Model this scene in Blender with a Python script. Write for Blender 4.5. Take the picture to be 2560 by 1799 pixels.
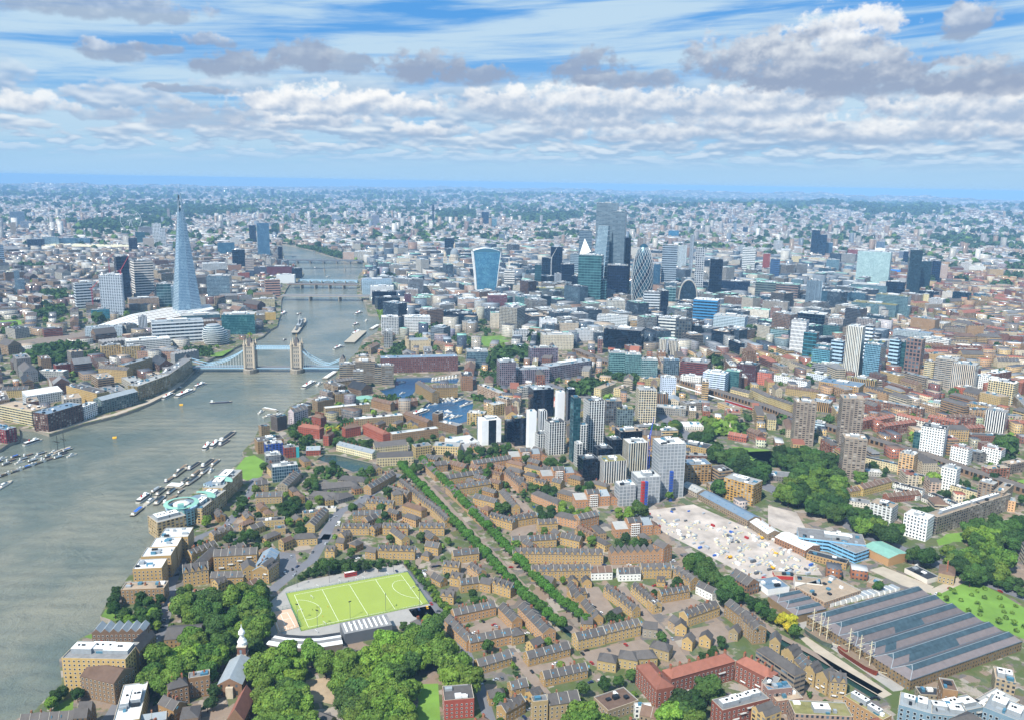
import bpy, math, random
import numpy as np
from mathutils import Matrix, Vector
from mathutils.geometry import delaunay_2d_cdt
R=random.Random(7); NR=np.random.default_rng(11)
scene=bpy.context.scene; col=scene.collection
for o in list(bpy.data.objects): bpy.data.objects.remove(o)
# camera (measured from landmark bearings)
CX,CY,CZ=1144.9,-147.1,342.0
YAW,PIT,ROL=math.radians(-65.93),math.radians(-12.08),math.radians(0.99); F=2066.4
fw=Vector((math.sin(YAW)*math.cos(PIT),math.cos(YAW)*math.cos(PIT),math.sin(PIT)))
rt0=Vector((math.cos(YAW),-math.sin(YAW),0)); up0=rt0.cross(fw)
rt=rt0*math.cos(ROL)+up0*math.sin(ROL); up=up0*math.cos(ROL)-rt0*math.sin(ROL)
cd=bpy.data.cameras.new('camera'); cam=bpy.data.objects.new('camera',cd); col.objects.link(cam)
cd.sensor_width=36; cd.lens=36*F/2560; cd.clip_start=1; cd.clip_end=200000
M=Matrix((( rt.x,up.x,-fw.x,CX),(rt.y,up.y,-fw.y,CY),(rt.z,up.z,-fw.z,CZ),(0,0,0,1)))
cam.matrix_world=M; scene.camera=cam
# view, sun
scene.view_settings.view_transform='Standard'; scene.view_settings.look='None'
EXPO=.55
scene.view_settings.exposure=EXPO; scene.view_settings.gamma=1
HAZE=5.8e-5
cy=scene.cycles; cy.max_bounces=4; cy.diffuse_bounces=2; cy.glossy_bounces=2; cy.transmission_bounces=2
cy.volume_bounces=0; cy.transparent_max_bounces=6; cy.caustics_reflective=False; cy.caustics_refractive=False
cy.use_denoising=True; cy.use_adaptive_sampling=True; cy.adaptive_threshold=0.012
SUN_AZ,SUN_EL=math.radians(150),math.radians(50)
sd=bpy.data.lights.new('sun','SUN'); sd.energy=5.0; sd.angle=math.radians(.5); sd.color=(1,.955,.88)
so=bpy.data.objects.new('sun',sd); col.objects.link(so)
sv=Vector((math.sin(SUN_AZ)*math.cos(SUN_EL),math.cos(SUN_AZ)*math.cos(SUN_EL),math.sin(SUN_EL)))
so.rotation_euler=sv.to_track_quat('Z','Y').to_euler(); so.location=(0,0,900)
# pixel helpers: crops of the photo measured by eye
OX={'A':(440,3.584),'B':(880,3.506),'C':(1340,3.514)}
def PX(c,x,y):
 if c=='': return x,y
 if c=='D': return x*1.1155,y*1.1155
 oy,s=OX[c[0]]; return (int(c[1])-1)*640+x/s, oy+y/s
def ray(px,py): return (fw+rt*((px-1280)/F)+up*((899.5-py)/F)).normalized()
def G(c,x,y,z=0.0):
 d=ray(*PX(c,x,y)); t=(z-CZ)/d.z; return Vector((CX+d.x*t,CY+d.y*t,z))
def proj(p):
 v=Vector(p)-Vector((CX,CY,CZ)); k=v.dot(fw); return (1280+F*v.dot(rt)/k, 899.5-F*v.dot(up)/k)
# node helpers
class N:
 def __init__(s,nt): s.nt=nt
 def new(s,t,**k):
  n=s.nt.nodes.new(t)
  for a,b in k.items(): setattr(n,a,b)
  return n
 def put(s,inp,v):
  if isinstance(v,bpy.types.NodeSocket): s.nt.links.new(v,inp)
  elif v is not None:
   try: inp.default_value=v
   except Exception: inp.default_value=tuple(v)+(1,) if len(v)==3 else v
 def m(s,op,a,b=None,c=None,clamp=False):
  n=s.new('ShaderNodeMath',operation=op,use_clamp=clamp); s.put(n.inputs[0],a)
  if b is not None: s.put(n.inputs[1],b)
  if c is not None: s.put(n.inputs[2],c)
  return n.outputs[0]
 def mix(s,f,a,b,blend='MIX'):
  n=s.new('ShaderNodeMix',data_type='RGBA',blend_type=blend); s.put(n.inputs[0],f)
  s.put(n.inputs[6],a); s.put(n.inputs[7],b); return n.outputs[2]
 def ss(s,v,lo,hi,a=0.0,b=1.0):
  n=s.new('ShaderNodeMapRange',interpolation_type='SMOOTHSTEP'); s.put(n.inputs[0],v)
  for i,x in enumerate((lo,hi,a,b)): s.put(n.inputs[i+1],x)
  return n.outputs[0]
 def lin(s,v,lo,hi,a=0.0,b=1.0):
  n=s.new('ShaderNodeMapRange'); s.put(n.inputs[0],v)
  for i,x in enumerate((lo,hi,a,b)): s.put(n.inputs[i+1],x)
  return n.outputs[0]
 def xyz(s,x,y,z=0.0):
  n=s.new('ShaderNodeCombineXYZ'); s.put(n.inputs[0],x); s.put(n.inputs[1],y); s.put(n.inputs[2],z); return n.outputs[0]
 def sep(s,v):
  n=s.new('ShaderNodeSeparateXYZ'); s.put(n.inputs[0],v); return n.outputs
 def noise(s,v,scale,detail=3.0,rough=.5,dist=0.0,out=0):
  n=s.new('ShaderNodeTexNoise'); s.put(n.inputs['Vector'],v); s.put(n.inputs['Scale'],scale)
  n.inputs['Detail'].default_value=detail; n.inputs['Roughness'].default_value=rough; n.inputs['Distortion'].default_value=dist
  return n.outputs[out]
def lc(h):
 h=h.lstrip('#'); r=[int(h[i:i+2],16)/255 for i in (0,2,4)]
 return tuple(c/12.92 if c<=.04045 else ((c+.055)/1.055)**2.4 for c in r)
# sky
w=bpy.data.worlds.new('World'); scene.world=w; w.use_nodes=True; nt=w.node_tree; nt.nodes.clear(); n=N(nt)
sky=n.new('ShaderNodeTexSky'); sky.sky_type='NISHITA'; sky.sun_disc=False; sky.sun_elevation=SUN_EL; sky.sun_rotation=SUN_AZ
sky.altitude=300; sky.air_density=1.0; sky.dust_density=0.6; sky.ozone_density=2.5
SK=0.095
tc=n.new('ShaderNodeTexCoord').outputs['Generated']; X,Y,Z=n.sep(tc)
az=n.m('DEGREES',n.m('ARCTAN2',X,Y)); U=n.m('WRAP',n.m('SUBTRACT',az,math.degrees(YAW)),180,-180)
V=n.m('DEGREES',n.m('ARCSINE',Z))
def sc(c,k=1.0): return tuple(x*k/SK/2**EXPO for x in lc(c))+(1,)
base=n.mix(n.ss(V,0,11),sc('#97c8ee'),sc('#4f9fe8'))
base=n.mix(.88,sky.outputs[0],base)
cu=n.xyz(n.m('MULTIPLY',U,.05),n.m('MULTIPLY_ADD',U,-.035,n.m('MULTIPLY',V,.62)),0.)
ci=n.noise(cu,1.25,6,.58,.35)
ci=n.m('MULTIPLY',n.ss(ci,.35,.60),n.ss(V,1.0,5.0,.55,1.0))
base=n.mix(n.m('MULTIPLY',ci,.9),base,sc('#c6e0f2'))
P0=n.xyz(U,V,0.);
fa=n.noise(n.xyz(n.m('MULTIPLY',U,.8),V,3.3),1.05,6,.55)
f1=n.noise(n.xyz(n.m('MULTIPLY',U,.7),V,6.),.95,3,.5); f2=n.noise(n.xyz(n.m('MULTIPLY_ADD',U,.7,.16),n.m('SUBTRACT',V,.36),6.),.95,3,.5)
wu=n.m('MULTIPLY_ADD',n.m('SUBTRACT',n.noise(P0,.55,3,.55),.5),3.4,U)
wv=n.m('MULTIPLY_ADD',n.m('SUBTRACT',n.noise(n.xyz(V,U,9.),.55,3,.55),.5),.9,V)
relief=n.m('MULTIPLY',n.m('SUBTRACT',f1,f2),1.9)
def deck(dv,det):
 v2=n.m('LOGARITHM',n.m('MAXIMUM',n.m('ADD',V,.6+dv),.3),math.e); tb=n.ss(V,3.4,1.8)
 a_=n.noise(n.xyz(n.m('MULTIPLY',U,.27),n.m('MULTIPLY',v2,3.4),5.),1.0,det,.52); b_=n.noise(n.xyz(n.m('MULTIPLY',U,.46),n.m('MULTIPLY',v2,4.6),8.),1.0,det,.52)
 return n.m('ADD',n.m('MULTIPLY',a_,n.m('SUBTRACT',1.,tb)),n.m('MULTIPLY',b_,tb))
d1=deck(0.0,5); e1=deck(0.,2.5); e2=deck(.22,2.5)
rr=n.m('MULTIPLY',n.m('SUBTRACT',e1,e2),3.4)
density=n.lin(U,-32,32,-.01,.075)
band=n.m('MULTIPLY',n.ss(V,.4,1.5),n.ss(V,7.5,4.8))
cov=n.m('MULTIPLY',n.ss(n.m('ADD',d1,density),.44,.53),band)
c1=n.mix(n.ss(rr,-.3,.55),sc('#9cb6d6'),sc('#f1f6fa'))
c1=n.mix(n.ss(V,3.2,.4),c1,sc('#a9cdee'))
skyc=n.mix(n.m('MULTIPLY',cov,.8),base,c1)
CL=[(1560,335,330,36,22,.75,.8),(2180,335,330,34,24,.75,.85),(1080,330,130,22,14,.75,.8),(700,316,110,20,12,.8,.8),(1900,305,260,38,26,.9,.9),(2450,320,220,38,30,.85,.9),
(1460,300,240,45,26,.7,.85),(780,302,190,30,14,.85,.85),(520,300,170,40,26,.25,.75),(60,268,110,32,16,.85,.85),(270,286,90,16,14,.5,.7),
(1360,262,300,48,42,.85,.95),(1620,262,190,52,40,.72,.95),(1950,255,150,52,38,.85,.9),(800,262,235,52,28,1.0,1.0),(980,274,160,36,24,.8,.9),(2460,262,260,62,44,.95,1.0),(1760,262,160,46,36,.8,.9),
(470,224,115,12,10,.15,.8),(1480,182,110,58,38,.0,.95),(1560,205,170,26,22,.1,.9),(770,150,90,52,38,.12,.95),(870,160,70,32,28,.1,.85),(600,160,120,38,34,.15,.95),(1180,185,145,26,34,.1,.95),(1060,168,130,40,44,.25,1.0),
(290,130,90,26,24,.3,.85),(510,106,75,26,14,.3,.8),(400,122,50,16,14,.2,.8),(200,15,280,42,30,.4,.7),(2415,60,62,48,42,.3,.9),(1850,140,80,20,18,.0,.7),
(2480,200,230,56,44,.2,.85),(2200,210,330,62,36,.28,.95),(2110,92,150,72,90,1.05,.96),(1900,140,200,70,80,.42,1.0),(2090,180,290,66,52,.38,1.0)]
cur=skyc
for i,(x,y,a,bt,bb,lit,op) in enumerate(CL):
 d=ray(x,y); u0=math.degrees(math.atan2(d.x,d.y))-math.degrees(YAW); v0=math.degrees(math.asin(d.z)); k=1/36.1
 du=n.m('DIVIDE',n.m('SUBTRACT',wu,u0),a*k*.98); dv=n.m('SUBTRACT',wv,v0)
 dv=n.m('ADD',n.m('DIVIDE',n.m('MAXIMUM',dv,0.),bt*k*1.05),n.m('DIVIDE',n.m('MINIMUM',dv,0.),bb*k*.95))
 q=n.m('SUBTRACT',1.0,n.m('ADD',n.m('MULTIPLY',du,du),n.m('MULTIPLY',dv,dv)))
 al=n.m('MULTIPLY',n.ss(n.m('MULTIPLY_ADD',n.m('SUBTRACT',fa,.5),n.ss(dv,-1.2,.3,1.2,3.4),q),.0,.72),op*.96)
 sh=n.m('ADD',n.m('MULTIPLY_ADD',dv,.8,lit*.7-.5),relief)
 c=n.mix(n.ss(sh,-.5,.85),sc('#9aabc6' if y<240 else '#a6bcd8'),sc('#fdfefe' if lit>.6 else '#e6ecf2' if lit>.25 else '#c2cedd'))
 cur=n.mix(al,cur,c)
cur=n.mix(n.ss(V,2.4,0.2,0,.9),cur,sc('#abd2f3'))
bg=n.new('ShaderNodeBackground'); n.put(bg.inputs[0],cur); bg.inputs[1].default_value=SK
wo=n.new('ShaderNodeOutputWorld'); nt.links.new(bg.outputs[0],wo.inputs[0])
w.cycles.sampling_method='MANUAL'; w.cycles.sample_map_resolution=512
# object helpers
def tag(o,label=None,cat=None,group=None,kind=None):
 for k,v in (('label',label),('category',cat),('group',group),('kind',kind)):
  if v: o[k]=v
 return o
def empty(name,loc,rz=0,**k):
 o=bpy.data.objects.new(name,None); o.location=loc; o.rotation_euler=(0,0,rz); o.empty_display_size=1
 col.objects.link(o); return tag(o,**k)
def link(name,me,parent=None,color=None,loc=None,rz=None,scl=None,**k):
 o=bpy.data.objects.new(name,me); col.objects.link(o)
 if parent is not None: o.parent=parent
 if color is not None: o.color=tuple(color[:3])+(1,)
 if loc is not None: o.location=loc
 if rz is not None: o.rotation_euler=(0,0,rz)
 if scl: o.scale=(scl,)*3
 return tag(o,**k)
class MB:
 def __init__(s): s.v=[]; s.f=[]; s.uv=[]; s.mi=[]; s.mats=[]
 def mat(s,m):
  if m not in s.mats: s.mats.append(m)
  return s.mats.index(m)
 def face(s,pts,m,uv=None):
  b=len(s.v); s.v+= [tuple(p) for p in pts]; s.f.append(tuple(range(b,b+len(pts))))
  if uv is None: uv=[(p[0],p[1]) for p in pts]
  s.uv+=uv; s.mi.append(s.mat(m)); return s
 def walls(s,poly,z0,z1,m,poly2=None,caps=None,u0=0.0):
  q=poly2 or poly; k=len(poly); u=u0
  for i in range(k):
   a,b=poly[i],poly[(i+1)%k]; c,d=q[(i+1)%k],q[i]; L=math.hypot(b[0]-a[0],b[1]-a[1])
   s.face([(a[0],a[1],z0),(b[0],b[1],z0),(c[0],c[1],z1),(d[0],d[1],z1)],m,[(u,z0),(u+L,z0),(u+L,z1),(u,z1)]); u+=L
  if caps: s.face([(p[0],p[1],z1) for p in q],caps)
  return s
 def box(s,x0,y0,x1,y1,z0,z1,m,top=None):
  return s.walls([(x0,y0),(x1,y0),(x1,y1),(x0,y1)],z0,z1,m,caps=top or m)
 def gable(s,x0,y0,x1,y1,z0,h,mr,mw,ov=.4,axis=None,hip=0):
  ax=axis or ('x' if (x1-x0)>=(y1-y0) else 'y')
  if ax=='x':
   ym=(y0+y1)/2; a=(x0-(0 if hip else 0),y0-ov,z0-.2); b=(x1,y0-ov,z0-.2); c=(x1,y1+ov,z0-.2); d=(x0,y1+ov,z0-.2); e=(x0+hip,ym,z0+h); g=(x1-hip,ym,z0+h)
  else:
   xm=(x0+x1)/2; a=(x1+ov,y0,z0-.2); b=(x1+ov,y1,z0-.2); c=(x0-ov,y1,z0-.2); d=(x0-ov,y0,z0-.2); e=(xm,y0+hip,z0+h); g=(xm,y1-hip,z0+h)
  W=math.dist(a[:2],b[:2]); S=math.dist(a,e)
  s.face([a,b,g,e],mr,[(0,0),(W,0),(W-hip,S),(hip,S)]); s.face([c,d,e,g],mr,[(0,0),(W,0),(W-hip,S),(hip,S)])
  me=mr if hip else mw
  s.face([b,c,g],me,[(0,0),(math.dist(b,c),0),(math.dist(b,c)/2,h)]); s.face([d,a,e],me,[(0,0),(math.dist(d,a),0),(math.dist(d,a)/2,h)])
  return s
 def ring(s,r,n_=12,cx=0,cy_=0,sx=1,sy=1,rot=0):
  return [(cx+sx*r*math.cos(rot+2*math.pi*i/n_),cy_+sy*r*math.sin(rot+2*math.pi*i/n_)) for i in range(n_)]
 def lathe(s,prof,m,n_=16,cx=0,cy_=0,sx=1,sy=1):
  for (r0,z0),(r1,z1) in zip(prof,prof[1:]):
   A=s.ring(max(r0,.01),n_,cx,cy_,sx,sy); B=s.ring(max(r1,.01),n_,cx,cy_,sx,sy); s.walls(A,z0,z1,m,B)
  return s
 def bar(s,p,q,r,m,n_=5):
  p=Vector(p); q=Vector(q); d=(q-p).normalized(); a=d.orthogonal().normalized(); b=d.cross(a)
  A=[p+(a*math.cos(2*math.pi*i/n_)+b*math.sin(2*math.pi*i/n_))*r for i in range(n_)]
  for i in range(n_): j=(i+1)%n_; s.face([A[i],A[j],A[j]+(q-p),A[i]+(q-p)],m,[(0,0),(1,0),(1,1),(0,1)])
  s.face([x+(q-p) for x in A],m); return s
 def me(s,name='mesh'):
  me=bpy.data.meshes.new(name); me.from_pydata(s.v,[],s.f);
  for m in s.mats: me.materials.append(m)
  l=me.uv_layers.new(name='UVMap'); l.data.foreach_set('uv',np.array(s.uv,dtype=np.float32).ravel())
  me.polygons.foreach_set('material_index',s.mi); me.update(); return me
 def build(s,name,parent=None,**k): return link(name,s.me(name),parent,**k)
def flatpoly(name,pts,mat,z,**k):
 from mathutils.geometry import tessellate_polygon
 P=[Vector((p[0],p[1],0)) for p in pts]; tri=tessellate_polygon([P])
 me=bpy.data.meshes.new(name); me.from_pydata([(p.x,p.y,z) for p in P],[],[tuple(t) for t in tri])
 me.materials.append(mat); me.update()
 if me.polygons and sum(p.normal.z for p in me.polygons)<0: me.flip_normals()
 return link(name,me,**k)
# materials
def newmat(name):
 m=bpy.data.materials.new(name); m.use_nodes=True; t=m.node_tree; b=t.nodes['Principled BSDF']; return m,N(t),b
def plain(name,color,rough=.8,metal=0.0,var=.12,scale=.35,spec=.3,bump=0):
 m,n,b=newmat(name); c=lc(color) if isinstance(color,str) else color
 co=n.new('ShaderNodeTexCoord').outputs['Object']
 f=n.noise(co,scale,4,.6); n.put(b.inputs['Base Color'],n.mix(n.lin(f,.3,.7,0,1),tuple(x*(1-var) for x in c),tuple(min(1,x*(1+var)) for x in c)))
 b.inputs['Roughness'].default_value=rough; b.inputs['Metallic'].default_value=metal; b.inputs['Specular IOR Level'].default_value=spec
 return m
def src_color(n,attr):
 if attr: a=n.new('ShaderNodeAttribute',attribute_name='tint'); return a.outputs['Color']
 return n.new('ShaderNodeObjectInfo').outputs['Color']
def facade(name,bay=3.0,fh=3.3,ww=.45,wh=.5,glass='#22303c',attr=False,glassy=.0,lit='#8aa0b0',litp=.25,rough=.75,band=None,hue=.10):
 m,n,b=newmat(name); uv=n.new('ShaderNodeTexCoord').outputs['UV']; x,y,_=n.sep(uv)
 su=n.m('DIVIDE',x,bay); sv_=n.m('DIVIDE',y,fh); fu=n.m('FRACT',su); fv=n.m('FRACT',sv_)
 mu=n.m('LESS_THAN',n.m('ABSOLUTE',n.m('SUBTRACT',fu,.5)),ww/2); mv=n.m('LESS_THAN',n.m('ABSOLUTE',n.m('SUBTRACT',fv,.5)),wh/2)
 msk=n.m('MULTIPLY',mu,mv)
 wn=n.new('ShaderNodeTexWhiteNoise',noise_dimensions='3D'); n.put(wn.inputs[0],n.xyz(n.m('FLOOR',su),n.m('FLOOR',sv_),n.new('ShaderNodeObjectInfo').outputs['Random']))
 r=wn.outputs[0]
 lf=n.noise(n.xyz(x,y,n.new('ShaderNodeObjectInfo').outputs['Random']),.045,3,.6); r=n.m('MULTIPLY_ADD',r,.5,n.m('MULTIPLY_ADD',lf,1.4,-.45))
 g=n.mix(n.ss(r,.55-litp*.5,1.05),lc(glass),lc(lit))  # random lighter panes: curtains and reflections put into the pane colour
 wc=src_color(n,attr); co=n.new('ShaderNodeTexCoord').outputs['Object']
 f=n.noise(co,.12,5,.62); wc=n.mix(1.0,wc,n.mix(f,(1-hue*2.2,)*3,(1+hue*2.2,)*3),'MULTIPLY')
 if band: wc=n.mix(n.m('LESS_THAN',fv,band[0]),wc,lc(band[1]))
 n.put(b.inputs['Base Color'],n.mix(msk,wc,g))
 n.put(b.inputs['Roughness'],n.m('MULTIPLY_ADD',msk,.12-rough,rough)); n.put(b.inputs['Specular IOR Level'],n.m('MULTIPLY_ADD',msk,.5,.25))
 if glassy: n.put(b.inputs['Metallic'],n.m('MULTIPLY',msk,glassy))
 return m
def roofmat(name,c,var=.2,patch=.25,pc='#8d8d8a',scale=.25,rough=.85):
 m,n,b=newmat(name); co=n.new('ShaderNodeTexCoord').outputs['Object']; c=lc(c)
 f=n.noise(co,scale,5,.65); v=n.new('ShaderNodeTexVoronoi'); n.put(v.inputs['Vector'],co); v.inputs['Scale'].default_value=.16
 rnd=n.new('ShaderNodeObjectInfo').outputs['Random']
 base=n.mix(n.lin(f,.3,.7),tuple(x*(1-var) for x in c),tuple(min(1,x*(1+var)) for x in c))
 base=n.mix(n.m('MULTIPLY',n.ss(n.sep(v.outputs['Color'])[0],.55,.8),patch),base,lc(pc))
 base=n.mix(1.0,base,n.mix(rnd,(.78,.78,.78),(1.15,1.13,1.1)),'MULTIPLY')
 n.put(b.inputs['Base Color'],base); b.inputs['Roughness'].default_value=rough; b.inputs['Specular IOR Level'].default_value=.25
 return m
FA=dict(
 brick=facade('brick_facade',3.0,3.0,.36,.46,'#262b30'),
 punched=facade('punched_window_facade',3.2,3.4,.5,.55,'#2a3440'),
 ribbon=facade('ribbon_window_facade',6.0,3.6,.94,.45,'#27333f',glassy=.3),
 grid=facade('framed_grid_facade',3.6,3.6,.72,.74,'#24323f',glassy=.3),
 curtain=facade('curtain_glass_facade',2.6,3.8,.86,.84,'#2f5166',lit='#7fa3b4',litp=.35,glassy=.55,rough=.35),
 dark=facade('dark_glass_facade',3.0,3.8,.88,.86,'#101b2c',lit='#2d4660',litp=.25,glassy=.5,rough=.3),
 teal=facade('teal_glass_facade',3.0,3.8,.9,.78,'#24525c',lit='#6fa5ab',litp=.35,glassy=.5,rough=.3),
 stripe=facade('vertical_strip_facade',3.0,400,.55,.999,'#1b2733',glassy=.3),
 balcony=facade('balcony_facade',4.2,2.9,.6,.62,'#2a3036',lit='#c9c6bd',litp=.35),
 bands=facade('banded_silver_facade',9,4.0,.97,.52,'#3c5668',lit='#7f99a8',litp=.5,glassy=.4,rough=.4),
 pattern=facade('zigzag_panel_facade',5.2,3.9,.72,.55,'#27303a',lit='#5c6a78',litp=.4),
 irregular=facade('scattered_panel_facade',3.2,4.1,.7,.5,'#31505a',lit='#b5cdcc',litp=.55,glassy=.3),
 darkband=facade('dark_balcony_facade',4,3.1,.95,.6,'#132530',lit='#3d5a66',litp=.3,glassy=.4,rough=.4),
 bigband=facade('tower_band_facade',9,7.2,.97,.5,'#1f2c3a',lit='#5d7384',glassy=.3),
 biggrid=facade('tower_grid_facade',6.5,7,.66,.66,'#22303d',glassy=.3),
 bigglass=facade('tower_glass_facade',9,7.6,.97,.86,'#2c5058',lit='#4f7d84',litp=.5,glassy=.45,rough=.3),
 bigdark=facade('tower_dark_facade',7,8,.95,.9,'#0f1a2c',lit='#1f3450',litp=.4,glassy=.4,rough=.3),
 slot=facade('slotted_slab_facade',30,500,.36,.999,'#15202c'),
 zigzag=facade('zigzag_strip_facade',2.6,7.8,.5,.8,'#1a222b',lit='#30404c'),
 frame=facade('white_frame_facade',3.4,3.2,.66,.86,'#1f2a33',lit='#5c6c76',litp=.3,glassy=.3),
 scaffold=facade('scaffold_net_facade',4.2,3.8,.8,.8,'#7f858a',lit='#999da1',litp=.4,rough=.9),
 stack=facade('stacked_balcony_facade',5.0,2.75,.66,.5,'#2b2b2e',lit='#cfcabf',litp=.3),
)
FA['plainbrick']=(lambda: (lambda t:(lambda m,n,b:(n.put(b.inputs['Base Color'],n.mix(1.0,src_color(n,False),n.mix(n.noise(n.new('ShaderNodeTexCoord').outputs['Object'],.35,6,.65),(.72,.72,.74),(1.28,1.26,1.22)),'MULTIPLY')),b.inputs['Roughness'].__setattr__('default_value',.85),m)[-1])(*t))(newmat('brick_wall')))()
FAT=dict(a=facade('far_facade',3.4,3.5,.5,.5,'#2a3440',attr=True),b=facade('far_office_facade',5,3.7,.9,.5,'#2a3a48',attr=True,glassy=.3))
RM=dict(
 slate=roofmat('slate_roof','#575453',.16,.10,'#6d6a66'), grey=roofmat('grey_felt_roof','#77787a',.2), pale=roofmat('pale_membrane_roof','#a0a19f',.12,.3,'#8d9092'),
 white=roofmat('white_roof','#cccece',.06,.2,'#b0b4b6'), brown=roofmat('brown_tile_roof','#6b574b',.18,.12,'#7d6c60'), red=roofmat('red_tile_roof','#86584a',.14,.08,'#8a4a38'),
 tan=roofmat('gravel_roof','#a08f7c',.16,.3,'#7f7a70'), lead=roofmat('lead_roof','#8b949b',.1,.1), dark=roofmat('dark_roof','#34383e',.2,.2,'#5b5f63'), sedum=roofmat('sedum_roof','#7d7a4e',.25,.3,'#9a8c70'),
 blue=roofmat('blue_grey_roof','#6d8296',.12,.2), copper=roofmat('copper_green_roof','#7fae9f',.12,.1))
MT=dict(
 glass=plain('window_pane','#1d252d',.08,spec=.8,var=.35,scale=.2), frame=plain('white_frame','#d8d8d4',.6), plant=plain('plant_metal','#9aa0a4',.55,.2),
 brickchim=plain('chimney_brick','#8a6248',.9), white=plain('white_paint','#dfe0de',.55,var=.05), steel=plain('grey_steel','#6f777e',.45,.5), dsteel=plain('dark_steel','#2a2e33',.5,.4),
 bluepaint=plain('pale_blue_paint','#98b9cc',.5,var=.08), stone=plain('portland_stone','#b8ab97',.85), dstone=plain('granite','#8c8579',.85),
 tyre=plain('rubber','#151515',.8), red=plain('red_paint','#b03028',.45,var=.08), blue=plain('blue_paint','#2b4fa0',.45,var=.08), wood=plain('weathered_timber','#7b6a58',.85),
 hullblack=plain('black_hull','#20242c',.5), hullblue=plain('navy_hull','#26345c',.45), deck=plain('boat_deck','#a39a8a',.8), cream=plain('cream_paint','#d9cfae',.7),
 bark=plain('bark','#4b4034',.95), concrete=plain('concrete','#a19c92',.9), sky=plain('skylight_glass','#5d8fa6',.12,.5,.1), craneR=plain('crane_red','#b4404a',.5), craneB=plain('crane_blue','#2440a8',.5),
 line=plain('white_line','#eef2ea',.8,var=.03), tarp=plain('blue_tarp','#2f64c8',.6), solar=plain('solar_panel','#1c2f52',.15,.3), yellow=plain('yellow_paint','#d9a62a',.5))
def blank():
 m,n,b=newmat('plain_cladding'); n.put(b.inputs['Base Color'],n.mix(1.0,src_color(n,False),n.mix(n.noise(n.new('ShaderNodeTexCoord').outputs['Object'],.1,5,.6),(.9,.9,.9),(1.08,1.08,1.08)),'MULTIPLY')); b.inputs['Roughness'].default_value=.55; return m
FA['blank']=blank()
def leafmat(name,attr=False):
 m,n,b=newmat(name); a=n.new('ShaderNodeAttribute',attribute_name='leaf').outputs['Color']
 if attr: c=a
 else:
  c=n.mix(1.0,n.new('ShaderNodeObjectInfo').outputs['Color'],a,'MULTIPLY')
 n.put(b.inputs['Base Color'],c); b.inputs['Roughness'].default_value=.7; b.inputs['Specular IOR Level'].default_value=.15
 tr=n.new('ShaderNodeBsdfTranslucent'); n.put(tr.inputs[0],n.mix(1.0,c,(1.3,1.35,.6),'MULTIPLY'))
 mx=n.new('ShaderNodeMixShader'); mx.inputs[0].default_value=.22
 o=n.nt.nodes['Material Output']; n.nt.links.new(b.outputs[0],mx.inputs[1]); n.nt.links.new(tr.outputs[0],mx.inputs[2]); n.nt.links.new(mx.outputs[0],o.inputs[0])
 return m
LEAF=leafmat('foliage'); LEAFF=leafmat('far_foliage',True)
def groundmat():
 m,n,b=newmat('city_ground'); p=n.new('ShaderNodeNewGeometry').outputs['Position']
 g=n.noise(p,.012,4,.6); s=n.noise(p,.09,5,.62); t=n.noise(p,.9,4,.6)
 v=n.new('ShaderNodeTexVoronoi'); n.put(v.inputs['Vector'],p); v.inputs['Scale'].default_value=.035
 c=n.mix(n.ss(s,.42,.58),lc('#5f5e60'),lc('#85796d'))
 c=n.mix(n.ss(n.sep(v.outputs['Color'])[0],.45,.75),c,lc('#756558'))
 v2=n.new('ShaderNodeTexVoronoi',distance='CHEBYCHEV'); n.put(v2.inputs['Vector'],p); v2.inputs['Scale'].default_value=.105; q=n.sep(v2.outputs['Color'])
 pl=n.mix(n.ss(q[0],.35,.4),lc('#4a5d2c'),n.mix(n.ss(q[1],.5,.55),lc('#8b7a6a'),lc('#66625f'))); pl=n.mix(n.ss(q[0],.82,.86),pl,lc('#a39a8e'))
 c=n.mix(.62,c,pl)
 c=n.mix(n.m('MULTIPLY',n.ss(n.m('ADD',n.m('MULTIPLY',g,.5),n.m('MULTIPLY',s,.5)),.50,.56),.85),c,lc('#4c5a32'))
 c=n.mix(1.0,c,n.mix(t,(.8,.8,.8),(1.2,1.2,1.2)),'MULTIPLY')
 x,y,_=n.sep(p); r=n.m('SQRT',n.m('ADD',n.m('POWER',n.m('SUBTRACT',x,CX),2),n.m('POWER',n.m('SUBTRACT',y,CY),2)))
 f1=n.noise(p,.0009,6,.65); f2=n.noise(p,.004,6,.7); f3=n.noise(n.xyz(x,y,77.),.006,5,.75)
 far=n.mix(n.ss(f2,.40,.56),lc('#3a4a35'),lc('#77776f')); far=n.mix(n.ss(f3,.55,.66),far,lc('#b9b3a8'))
 far=n.mix(n.ss(f1,.56,.64),far,lc('#2b4226'))
 c=n.mix(n.ss(r,6000,10000),c,far)
 n.put(b.inputs['Base Color'],c); b.inputs['Roughness'].default_value=.9; b.inputs['Specular IOR Level'].default_value=.1
 return m
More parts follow.
